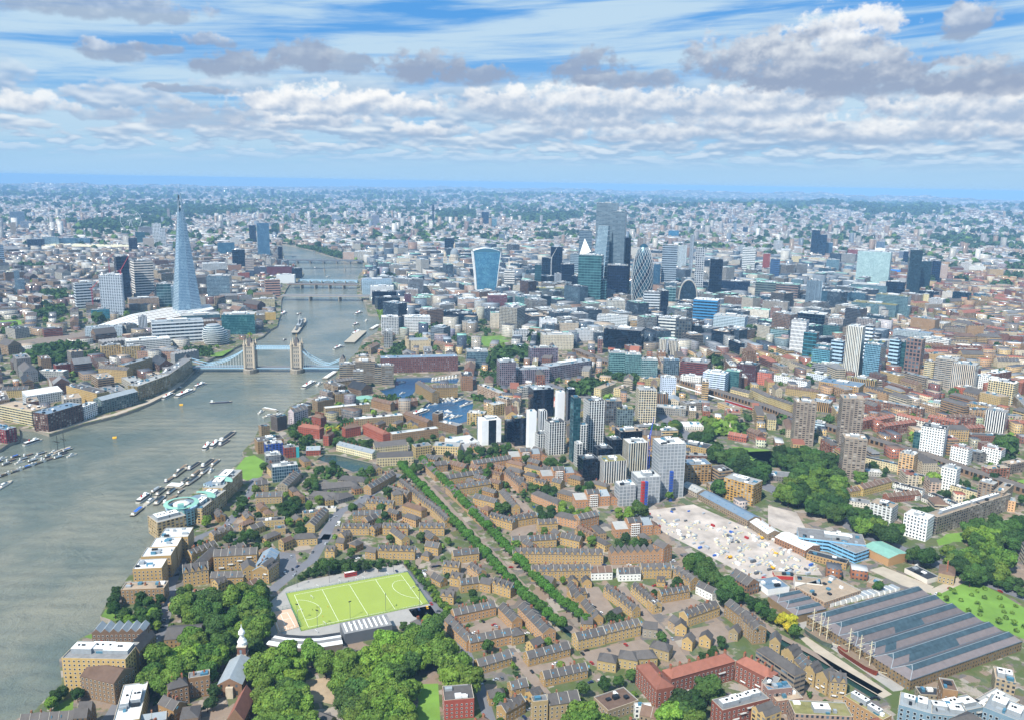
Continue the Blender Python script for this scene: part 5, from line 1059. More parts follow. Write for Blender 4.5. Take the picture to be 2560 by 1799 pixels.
('B3',540,960,400,90,1.3,22,'teal','#29434e','dark','dark teal balconied tower against the white-framed tower','tower_block'),
('B3',705,900,430,190,.9,22,'frame','#dddedb','dark','tallest white-framed residential tower','tower_block'),
('B3',610,960,640,90,1.2,22,'frame','#d9dad7','white','stepped shoulder of the tallest white-framed tower','tower_block'),
('B3',578,1000,800,80,1.2,22,'frame','#d6d7d4','white','lowest shoulder of the tallest white-framed tower','tower_block'),
('B3',660,1130,940,180,.9,22,'dark','#252c33','dark','lowest step of the black ziggurat','tower_block'),
('B3',790,1060,850,170,.9,22,'dark','#232a31','dark','second step of the black ziggurat','tower_block'),
('B3',880,1000,770,150,.9,22,'dark','#252b31','dark','third step of the black ziggurat','tower_block'),
('B3',1010,960,700,240,.7,22,'dark','#272e33','tan','highest step of the black ziggurat with tan roof','tower_block'),
('B3',1070,1070,800,225,.8,22,'stripe','#c9c3b2','white','cream and black ribbed tower by the blue crane','tower_block'),
('B3',870,1150,960,255,.8,22,'stripe','#cfccc6','sedum','low ribbed block with a rust coloured roof','tower_block'),
('B3',1350,1280,810,290,.8,22,'scaffold','#a9adb0','white','tall tower wrapped in grey scaffold netting with a white top','tower_block'),
('B3',1160,1330,1100,260,.8,22,'scaffold','#a4a8ab','white','low scaffolded block with an open ring roof','tower_block'),
('B3',985,1350,1170,190,.8,22,'scaffold','#b0b3b5','white','lowest scaffolded block at the yard corner','tower_block'),
('B3',1165,620,335,185,.9,12,'grid','#d9ccb0','pale','cream gridded apartment tower','tower_block'),
('B3',1360,410,225,140,.8,12,'punched','#c3cfe0','white','bluish white tower by the railway','tower_block'),
('B3',1310,495,365,105,.8,12,'stripe','#8f6d4a','dark','brown ribbed block behind the cream tower','flats'),
('B3',1780,355,190,230,.8,-14,'ribbon','#c6d6e8','white','pale blue ribbon-windowed office by the tracks','office_block'),
('B3',1930,340,170,150,.8,-14,'teal','#466a68','copper','green glass office behind the pale blue one','office_block'),
('B3',1600,230,95,265,.7,-10,'ribbon','#6e3a36','grey','long dark red brick office with domed roof plant','office_block'),
('B3',1570,300,215,190,.4,-14,'punched','#d9d6d0','white','low white office beside the tracks','office_block'),
('B3',2060,280,115,200,.8,-14,'punched','#4c2b2c','dark','very dark red brick office','office_block'),
('B3',2190,290,180,190,.5,-14,'punched','#c0705c','slate','striped pink brick Victorian block','office_block'),
('B3',910,190,10,155,.9,6,'teal','#7fa3a4','pale','westernmost of three stepped glass apartment blocks','flats'),
('B3',1050,205,25,150,.9,6,'teal','#86a8a8','pale','middle of three stepped glass apartment blocks','flats'),
('B3',1195,230,70,150,.9,6,'teal','#9db4b6','pale','easternmost of three stepped glass apartment blocks','flats'),
('B3',1390,200,70,140,.6,6,'grid','#5c7280','blue','blue-grey office behind the stepped apartments','office_block'),
('B3',980,660,500,160,.7,12,'grid','#6f7f80','sedum','grey office with a planted roof near the cream tower','office_block'),
('B3',880,640,430,150,.6,12,'grid','#5d5a58','tan','dark brick block next to the planted roof','office_block'),
('B3',1180,760,660,230,.4,22,'ribbon','#b8ae9c','grey','beige stepped car park block behind the ziggurat','office_block'),
('B3',1360,790,690,180,.6,22,'ribbon','#c9b288','pale','cream terraced flats with balconies','flats'),
('B3',1605,1160,990,260,.7,22,'balcony','#9c7c50','blue','tan brick flats with a dark blue glass roof','flats'),
('B3',1580,930,830,330,.5,-20,'brick','#a48c60','dark','courtyard block with a broad dark slate roof','flats'),
('B3',2010,1330,1150,330,.6,-26,'balcony','#b08a4c','pale','ochre and glass balcony block beside the sheds','flats'),
('B4',290,820,445,195,.85,12,'stack','#8d8174','tan','western tower of three brown stepped tower blocks','tower_block'),
('B4',690,870,410,210,.85,12,'stack','#8a7e72','tan','tallest of three brown stepped tower blocks','tower_block'),
('B4',720,1110,760,215,.9,12,'stack','#8f8376','tan','nearest and lowest of three brown stepped tower blocks','tower_block'),
('B4',1430,925,665,210,.8,-8,'punched','#e0e2e0','dark','white tower with a mint glass penthouse','tower_block'),
('B4',1300,860,700,70,1,-8,'teal','#4a6a6a','grey','dark green stair block on the white tower','tower_block'),
('B4',1985,700,520,170,.8,-8,'stripe','#d9d8d4','grey','black and white slatted tower block','tower_block'),
('B4',1210,1090,895,150,.9,-16,'balcony','#c9a578','pale','tan block with a pale blue upper storey','tower_block'),
('B4',1580,1215,1020,150,.9,-16,'punched','#dfe0dc','pale','white square block above the railway','tower_block'),
('B4',1905,1325,1150,145,.9,-16,'balcony','#8e7c6a','pale','brown block with blue balconies by the railway','tower_block'),
('B4',1000,1500,1350,225,.8,-18,'balcony','#c9ccca','tan','grey and white flats with wooden balconies','flats'),
('B4',1300,1640,1450,240,.8,-18,'punched','#e2e3e2','white','white flats with scattered slot windows','flats'),
('B4',1545,310,65,190,.8,-10,'ribbon','#a39c90','pale','grey office tower with pale blank end','tower_block'),
('B4',1400,270,85,90,.9,-10,'ribbon','#c9bb94','grey','cream twin of the grey office tower','tower_block'),
('B4',1700,350,110,205,.8,-10,'stripe','#cfc3b2','pale','cream and brown panelled tower','tower_block'),
('B4',1900,330,220,200,.5,-14,'punched','#dfe0e0','white','long white hotel wing','flats'),
('B4',2040,450,265,230,.6,-14,'grid','#d9c99c','white','white and yellow checkered block','flats'),
('B4',460,160,-20,170,.7,-12,'teal','#79b4cc','grey','bright glass tower in the eastern group','tower_block'),
('B4',900,240,-60,150,.8,-12,'curtain','#8fc0d8','grey','tall sky blue glass tower nearest the low flats','tower_block'),
('B4',1680,985,840,170,.7,-16,'punched','#e2e2df','red','white block with a flat red roof','flats'),
('B4',1960,980,850,180,.7,-16,'punched','#e4e4e0','red','second white block with a flat red roof','flats'),
('B4',1840,960,880,140,.5,-16,'balcony','#5c5a58','blue','dark block between the two red roofs','flats'),
('B4',470,520,440,170,.9,-10,'stripe','#a8895c','lead','tan ribbed flats with silver roof behind the brown towers','flats'),
('B4',440,720,620,110,.8,-8,'ribbon','#bcd0dc','pale','pale blue block between the brown towers','flats'),
('B4',810,320,240,260,.3,-12,'stripe','#a58a5c','sedum','tan ribbed wedge with an ochre planted roof','flats'),
('B4',520,180,110,330,.3,-8,'ribbon','#8c8f94','sedum','long grey podium with roof garden','flats'),
('B4',140,270,215,190,.5,-20,'punched','#e0e4e8','sedum','white terrace block nearest the viaduct','flats'),
('B4',270,310,250,190,.5,-20,'punched','#dde1e6','tan','second white terrace block by the viaduct','flats'),
('B4',440,250,200,200,.5,-20,'punched','#c9d2da','sedum','third white terrace block behind the first two','flats'),
('B4',640,360,290,380,.6,-14,'punched','#ab8a5a','blue','large tan hall with a bluish roof','flats'),
('B4',1470,520,450,160,.7,-14,'punched','#c9bfa6','copper','white banded former factory with a green cupola','flats'),
('B4',1740,390,320,210,.6,-14,'brick','#a0583e','tan','orange brick factory block','flats'),
('B4',1870,530,470,230,.5,-14,'brick','#a98a58','grey','tan school block behind the red slabs','flats'),
]:
 if a[5]==0: continue
 nm=a[11] if len(a)>11 else 'office_tower'
 T(*a[:11],name=nm)
# roads, walks, parks
XY=lambda c,pts:[(c,x,y) for x,y in pts]
road('canal_walk',XY('D',WALK),7,GR['paving'],.03)
road('canal_walk',[(c,x+6,y-18) for c,x,y in (('C3',1570,330),('C3',1900,560),('C3',2080,680),('C4',60,870),('C4',400,1050),('C4',700,1230),('C4',980,1390))],6,GR['paving'],.03)
road('lane',XY('C3',[(-40,262),(400,258),(870,264),(1530,270)]),8,GR['paving'],.035)
road('lane',XY('C3',[(960,440),(1080,590),(1220,740),(1360,890),(1510,1110)]),9,GR['paving'],.04)
road('lane',XY('C3',[(0,1020),(130,1180),(300,1390)]),8,GR['paving'],.035)
road('street',XY('B2',[(590,1640),(640,1530),(740,1390),(860,1340),(1080,1190),(1245,1060)]),11,GR['asphalt'],.045)
road('street',XY('C2',[(640,-20),(560,90),(495,205),(370,290),(230,395),(130,480)]),10,GR['asphalt'],.045)
road('street',XY('C1',[(1990,-90),(1760,0),(1590,210),(1500,420),(1450,700),(1400,850),(1290,1010),(1180,1250),(1060,1450),(940,1640)]),9,GR['asphalt'],.05)
road('highway',XY('D',[(1440,880),(1500,945),(1600,1020),(1690,1075),(1765,1112),(1864,1152),(1941,1198),(2060,1247),(2180,1292),(2340,1350)]),18,GR['asphalt'],.05)
road('street',XY('D',[(1480,955),(1380,905),(1290,880),(1200,850),(1130,860)]),14,GR['asphalt'],.045)
road('street',XY('C4',[(1390,520),(1720,370),(1800,340)]),9,GR['quay'],.05)
road('street',XY('C2',[(1330,300),(1480,470),(1640,690),(1800,900),(1990,1400),(2060,1640)]),8,GR['asphalt'],.04)
road('street',XY('B1',[(2240,1100),(2180,1250),(2080,1400),(2000,1500),(1900,1600)]),8,GR['asphalt'],.04)
road('riverside_path',XY('B1',[(300,655),(430,700),(700,617),(1000,545),(1300,438),(1490,340),(1590,262)]),9,GR['quay'],.05,occ=True)
AP=sheet('sports_ground_apron',XY('C2',[(112,865),(76,700),(118,580),(258,450),(420,388),(780,318),(1060,268),(1290,243),(1480,470),(1590,600),(1660,700),(1480,765),(1200,785),(760,885),(380,905)]),GR['apron'],.03)
sheet('sports_pitch',XY('C2',[(262,500),(1330,310),(1520,590),(395,832)]),GR['pitch'],.05)
sheet('tennis_court',XY('C2',[(125,665),(305,635),(395,790),(190,848)]),GR['court'],.05)
PL=MB()
def ln(c,x1,y1,x2,y2,w=.2,z=.075,m=None):
 a=G(c,x1,y1).xy; b=G(c,x2,y2).xy; d=(b-a).normalized(); n_=Vector((-d.y,d.x))*w/2; PL.face([(*(a-n_),z),(*(b-n_),z),(*(b+n_),z),(*(a+n_),z)],m or MT['line'])
q=[(337,512),(1275,335),(1462,592),(462,797)]
for i in range(4): ln('C2',*q[i],*q[(i+1)%4])
for l in ((582,466,725,742),(822,424,985,690),(1052,380,1222,640)): ln('C2',*l)
def arc(x0,y0,x1,y1,xm,ym):
 c=(G('C2',x0,y0)+G('C2',x1,y1)).xy/2; a=G('C2',x0,y0).xy-c; t=(G('C2',xm,ym).xy-c); p=None
 for k in range(15):
  th=math.pi*k/14; v=c+a*math.cos(th)+t*math.sin(th);
  if p is not None:
   d=(v-p).normalized(); n_=Vector((-d.y,d.x))*.1; PL.face([(*(p-n_),.078),(*(v-n_),.078),(*(v+n_),.078),(*(p+n_),.078)],MT['line'])
  p=v
arc(355,558,440,732,568,630); arc(1305,383,1420,540,1207,455)
for l in ((155,690,275,668),(205,830,345,790),(155,690,205,830),(275,668,345,790),(215,680,270,812),(175,745,315,715)): ln('C2',*l,w=.25)
PL.build('pitch_markings',kind='structure')
for c,pts,m in (('C2',[(1380,1300),(1600,1290),(1620,1613),(1380,1613),(1430,1450)],'bgrass'),('C2',[(1250,1260),(1450,1270),(1400,1330),(1280,1320)],'bgrass'),('C2',[(440,1260),(700,1230),(740,1400),(700,1480),(560,1450),(430,1420)],'dirt'),
 ('B1',[(2150,915),(2230,900),(2330,960),(2290,1090),(2160,1120),(2030,1060)],'bgrass'),('B2',[(-60,1000),(60,960),(70,1010),(0,1080),(-90,1060)],'bgrass'),('C4',[(1400,512),(1690,392),(1850,402),(2080,520),(2500,780),(2500,1050),(2249,900),(2130,850),(1790,700),(1480,560)],'bgrass'),
 ('C4',[(1480,30),(1600,-20),(1720,-10),(1600,60),(1500,80)],'bgrass'),('B4',[(-200,870),(50,860),(240,950),(60,1010),(-200,960)],'grass'),('B3',[(1900,820),(2244,850),(2500,960),(2244,1010),(2080,900)],'grass'),
 ('C4',[(890,292),(1010,262),(1460,440),(1385,502),(1250,450),(1180,430)],'quay'),('C4',[(240,700),(340,690),(1240,1290),(1180,1350),(1100,1360),(250,770)],'apron'),('C4',[(265,880),(340,880),(1090,1385),(1010,1420),(600,1180)],'quay'),
 ('A2',[(1800,1450),(2100,1440),(2280,1480),(2100,1530),(1900,1500)],'grass'),('A2',[(2000,1440),(2200,1430),(2250,1460),(2010,1470)],'grass'),('A1',[(1900,1590),(2100,1545),(1990,1613),(1880,1620)],'grass'),('A1',[(0,1300),(180,1290),(200,1330),(20,1350)],'bgrass'),
 ('C3',[(420,445),(760,440),(900,640),(860,690),(640,690),(520,590)],'paving'),('C3',[(1170,420),(1580,540),(1700,590),(1320,690),(1280,590)],'paving'),('C3',[(590,1020),(1130,900),(1220,960),(1200,1080),(900,1180),(700,1130)],'paving'),
 ('C2',[(1830,820),(2110,700),(2249,810),(2249,880),(1900,920)],'paving'),('C3',[(100,1160),(520,1060),(560,1120),(280,1230)],'paving'),('C3',[(1520,820),(1840,760),(1980,920),(1700,960),(1560,930)],'paving'),('C2',[(1400,80),(1480,170),(1420,280),(1640,320),(1530,350),(1400,240)],'paving'),
 ('C2',[(190,130),(345,150),(370,290),(240,360),(170,330)],'asphalt'),('C2',[(1340,640),(1560,600),(1650,700),(1480,740),(1380,700)],'asphalt'),('B4',[(2100,1140),(2244,1110),(2400,1200),(2244,1200)],'bgrass'),('B4',[(1560,1590),(1740,1570),(1700,1660),(1500,1650)],'bgrass'),
 ('C1',[(930,640),(1050,620),(1100,720),(1000,740),(890,700)],'grass'),('C1',[(470,1500),(650,1400),(640,1520),(480,1560)],'grass'),('C1',[(740,880),(860,830),(800,900)],'grass'),('B3',[(0,1250),(120,1320),(250,1450),(200,1613),(0,1613)],'paving')):
 sheet({'bgrass':'grass_area','grass':'grass_area','dirt':'bare_ground','quay':'quay_paving','apron':'quay_paving','paving':'paved_court','asphalt':'car_park'}[m],XY(c,pts),GR[m],.022+.004*(len(pts)%3),occ=m!='grass' or c!='x')
YARD=[('B3',1060,1400),('B3',1590,1330),('C4',0,0),('C4',400,230),('C4',480,340),('C4',200,330),('C4',0,440),('C3',2080,370),('C3',1960,290),('C3',1620,110),('C3',1400,0),('B3',1200,1500)]
sheet('demolition_yard',YARD,GR['site'],.03)
sheet('demolition_yard',XY('B4',[(0,1340),(250,1400),(330,1540),(200,1600),(0,1500)]),GR['site'],.034)
for q_ in (((1600,40),(1800,40),(1860,260),(1640,240)),((1380,0),(1420,160),(1560,200),(1640,100),(1500,-60)),((1890,890),(2070,890),(2070,1020),(1890,1020))): occ_poly([G('C3',*p).xy for p in q_])
# named near buildings
def Q(c,p0,p1,p2,H,style,wall,roof,label,name='flats',rt_='flat',z=None,**k):
 z=H if z is None else z; a=G(c,*p0,z).xy; b=G(c,*p1,z).xy; e=G(c,*p2,z).xy; u=(b-a); W=u.length; u.normalize(); n_=Vector((-u.y,u.x)); D=(e-b).dot(n_)
 if D<0: n_=-n_; D=-D
 m_=(a+b)/2+n_*D/2; rot=math.atan2(u.y,u.x)
 if Vector((-math.sin(rot),math.cos(rot))).dot(n_)<0: rot+=math.pi
 return building(name,label,CATS.get(name,'building'),m_.x,m_.y,rot,W,D,H,style,wall,roof,rt_,group=GRPS.get(name),**k)
BW=(3.1,3.0,1.3,1.5); Y1,Y2,Y3='#a98d5c','#9f8356','#b09664'
for i,(x1,y1,x2,y2) in enumerate(((1165,288,1420,276),(1238,180,1500,168),(1315,98,1555,86),(1395,12,1650,2))):
 Q('C1',(x1,y1),(x2,y2),(x2+70,y2-85),20,'balcony',Y1,'white',('first','second','third','fourth')[i]+' riverside pavilion block with overhanging white roofs, counted from the downstream end',win=BW)
 for k in range(2): pass
Q('C1',(1060,470),(1440,455),(1450,390),13,'brick','#8a7050','tan','brown rounded riverside house block half hidden by trees',win=BW,chim=3)
Q('C1',(805,845),(1268,835),(1312,760),17,'brick','#6f5a49','lead','dark brick wharf with a glazed grey roof and five gables','warehouse_flats','saw',rh=3,win=BW)
Q('C1',(540,1070),(1100,1082),(1185,930),25,'brick','#b59a64','grey','yellow brick riverside wharf with roof terraces and blue glass rooms','warehouse_flats',win=BW,plant=3,skyl=4)
Q('C1',(1100,1000),(1225,1010),(1315,860),22,'brick','#7a664c','slate','long gabled street side of the yellow brick wharf','warehouse_flats','saw',rh=4)
Q('C1',(705,1222),(1000,1290),(1080,1130),16,'brick','#7d6850','brown','brown brick wharf with a pitched roof below the yellow one','warehouse_flats','gable',rh=5,win=BW)
Q('C1',(640,1600),(720,1480),(900,1380),14,'brick','#67553f','slate','dark zigzag-roofed warehouse by the bottom street','warehouse_flats','saw',rh=5)
Q('C1',(170,1640),(680,1600),(700,1540),10,'brick','#7d6b55','slate','low brown slate-roofed wharf at the water','warehouse_flats','gable',rh=4)
Q('C1',(990,1640),(1225,1605),(1410,1262),13,'punched','#b59b66','white','long white flat-roofed school wedge on the narrow street','office_block',plant=2)
Q('C1',(1475,1345),(1655,1300),(1640,1235),14,'brick','#7f6448','slate','square brown brick house with a pyramid slate roof','house_row','hip',rh=4,win=BW,chim=2)
Q('C1',(1655,1250),(1840,1220),(1830,1170),15,'brick','#866a4c','grey','brown brick house with a stepped roof terrace beside the church','house_row',win=BW,chim=2)
Q('C1',(1995,1613),(2140,1613),(2120,1395),9,'brick','#7c604a','red','hall with a steep rust-brown tiled roof','house_row','gable',rh=8)
Q('C1',(1580,1610),(1740,1590),(1730,1480),8,'brick','#7d6a58','slate','small slate-roofed cottage near the bottom street','house_row','hip',rh=3,win=BW)
Q('C1',(1440,905),(1500,780),(1800,765),7,'brick','#8a7350','slate','old school under the park trees with white gutters','house_row','gable',rh=4)
Q('C1',(1190,1640),(1460,1600),(1440,1540),9,'brick','#8a8070','lead','grey-roofed range at the foot of the white school','house_row','gable',rh=3)
E('C1',1880,285,2260,262,13,14,'brick',Y2,'slate','rear wing of the tan courtyard offices','flats','gable',rh=4,win=BW,z=2,balc=4)
Q('C1',(1745,282),(1650,275),(1800,110),11,'brick',Y2,'slate','western wing of the tan courtyard offices','flats','gable',rh=4,win=BW)
E('C1',1850,440,2140,430,12,8,'brick',Y2,'slate','low front wing of the tan courtyard offices','flats','gable',rh=3,win=BW)
E('C1',1615,445,1838,412,13,13,'brick',Y1,'slate','corner house with a round arched window facing the park trees','flats','gables',rh=5,win=BW)
E('C1',2140,420,2255,400,14,13,'brick',Y1,'slate','eastern corner block of the tan courtyard offices','flats','gable',rh=4,win=BW)
E('C2',0,395,115,415,16,13,'brick',Y1,'slate','gabled block with a round window beside the car park','flats','gables',rh=4,win=BW,balc=3)
Q('C2',(115,300),(205,130),(100,70),12,'brick',Y2,'blue','long blue-grey roofed wing along the car park','flats','gable',rh=4,win=BW)
def sports():
 a=G('C2',735,757,9).xy; b=G('C2',1145,680,9).xy; e=G('C2',1212,772,9).xy; u=(b-a); W=u.length; u.normalize(); n_=Vector((-u.y,u.x)); D=abs((e-b).dot(n_));
 if (e-b).dot(n_)<0: n_=-n_
 m_=(a+b)/2+n_*D/2; rot=math.atan2(u.y,u.x); occ_poly(rect(m_.x,m_.y,rot,W,D)); r=empty('sports_hall',(m_.x,m_.y,0),rot,label='dark flat-roofed sports hall with nine white rooflight strips beside the pitch',cat='sports hall')
 m=MB(); m.box(-W/2,-D/2,W/2,D/2,0,9,FA['blank'],RM['grey']); m.build('wall',r,color=lc('#5a5f66'))
 for i in range(9): q=MB(); x=-W/2+W*(i+.7)/9.6; q.box(x-W*.018,-D*.38,x+W*.018,D*.38,9,9.5,MT['white']); q.build('rooflight',r)
 for i in range(4): q=MB(); q.lathe([(.9,9),(.9,9.7),(.2,10)],MT['white'],8,-W*.3+i*W*.2,(-1)**i*D*.1); q.build('roof_vent',r)
 P=[G('C2',x,y,5).xy for x,y in ((140,905),(250,925),(400,935),(560,930),(750,900))]; S_=strip(P,17); occ_poly(S_); c=sum(P,Vector((0,0)))/len(P); r=empty('changing_rooms',(c.x,c.y,0),0,label='long curved low pavilion with white and dark roof bands south of the pitch',cat='sports pavilion'); m=MB(); S2=[(p[0]-c.x,p[1]-c.y) for p in S_]
 if sum(S2[i][0]*S2[(i+1)%10][1]-S2[(i+1)%10][0]*S2[i][1] for i in range(10))<0: S2=S2[::-1]
 m.walls(S2,0,6,FA['blank']); m.build('wall',r,color=lc('#6b645c'))
 for k,(o0,o1,mt) in enumerate(((-8.5,-4,'white'),(-4,0.5,'grey'),(.5,4,'white'),(4,8.5,'dark'))):
  A=strip(P,2*abs(o0) or .01); B=strip(P,2*abs(o1)); L0=A[:5] if o0>0 else A[5:][::-1]; L1=B[:5] if o1>0 else B[5:][::-1]; q=MB()
  for i in range(4): q.face([(L0[i].x-c.x,L0[i].y-c.y,6+.02*k),(L0[i+1].x-c.x,L0[i+1].y-c.y,6+.02*k),(L1[i+1].x-c.x,L1[i+1].y-c.y,6.6-.2*k),(L1[i].x-c.x,L1[i].y-c.y,6.6-.2*k)],RM[mt])
  q.build('roof_band',r)
 pm=MB(); pm.bar((0,0,0),(0,0,15),.16,MT['steel'],6); pm=pm.me('mast'); lm=MB(); lm.box(-1.2,-.2,1.2,.3,14.6,15.2,MT['dsteel']); lm=lm.me('lamp_head')
 for i,(x,y,w_) in enumerate(((362,445,'beside the curved end of the sports ground'),(645,405,'on the far touchline nearest the bus'),(940,350,'on the far touchline east of the bus'),(1208,310,'at the far corner of the pitch'),(365,745,'between tennis court and pitch'),(828,720,'on the near touchline above the sports hall'),(1140,655,'on the near touchline past the sports hall'),(540,800,'on the near touchline by the curved pavilion'),(1437,615,'at the near corner by the yellow car'))):
  g_=G('C2',x,y); r=empty('floodlight_mast',g_,label='thin grey floodlight mast '+w_,cat='floodlight',group='floodlights round the pitch'); link('mast',pm,r); link('lamp_head',lm,r,rz=i)
 gm=MB(); [gm.bar(a,b,.12,MT['white'],4) for a,b in (((-1.8,0,0),(-1.8,0,2.1)),((1.8,0,0),(1.8,0,2.1)),((-1.8,0,2.1),(1.8,0,2.1)),((-1.8,0,2.1),(-1.8,1.2,0)),((1.8,0,2.1),(1.8,1.2,0)))]; gm=gm.me('goal')
 for x,y,a,w_ in ((385,660,1.9,'centred on the western goal line'),(1375,460,1.9,'centred on the eastern goal line'),(490,540,.3,'standing on the pitch near the western circle'),(600,770,.3,'on the near touchline by the pavilion'),(885,382,.3,'behind the far touchline, nearest the bus'),(945,372,.3,'behind the far touchline, east of the bus'),(1155,338,.3,'behind the far touchline near the corner'),(735,405,.3,'behind the far touchline west of the bus'),(540,445,.3,'behind the far touchline near the western corner'),(530,845,.3,'on the apron beside the pavilion')):
  link('goal',gm,None,loc=G('C2',x,y),rz=a,label='small white goal '+w_,cat='goal',group='goals around the pitch')
 fm=MB(); Pf=[G('C2',x,y) for x,y in ((112,865),(76,700),(118,580),(258,450),(420,388),(780,318),(1060,268),(1290,243),(1480,470),(1590,600))]
 for a,b in zip(Pf,Pf[1:]):
  k=max(1,int((b-a).length/3)); [fm.bar(a.lerp(b,i/k),a.lerp(b,i/k)+Vector((0,0,3)),.07,MT['dsteel'],3) for i in range(k)]
  for z in (.6,1.8,3): fm.bar(a+Vector((0,0,z)),b+Vector((0,0,z)),.07,MT['dsteel'],3)
 link('perimeter_fence',fm.me('fence'),None,label='tall dark mesh fence curving round the sports ground',cat='fence')
 fm=MB(); Pf=[G('C2',x,y) for x,y in ((262,500),(395,832),(1520,590),(1330,310),(262,500))]; grn=plain('green_fence','#1f6a55',.6)
 for a,b in zip(Pf,Pf[1:]):
  k=max(1,int((b-a).length/3)); [fm.bar(a.lerp(b,i/k),a.lerp(b,i/k)+Vector((0,0,1.4)),.06,grn,3) for i in range(k)]
  for z in (.3,.8,1.4): fm.bar(a+Vector((0,0,z)),b+Vector((0,0,z)),.06,grn,3)
 link('pitch_fence',fm.me('fence'),None,label='low green rail fence around the bright hockey pitch',cat='fence')
 fm=MB(); Pf=[G('C2',x,y) for x,y in ((120,668),(310,630),(398,792),(190,855),(120,668))]
 for a,b in zip(Pf,Pf[1:]):
  k=max(1,int((b-a).length/3)); [fm.bar(a.lerp(b,i/k),a.lerp(b,i/k)+Vector((0,0,3.4)),.07,grn,3) for i in range(k)]
  for z in (.6,1.7,3.4): fm.bar(a+Vector((0,0,z)),b+Vector((0,0,z)),.07,grn,3)
 link('court_fence',fm.me('fence'),None,label='high green fence around the pink tennis court',cat='fence')
sports()
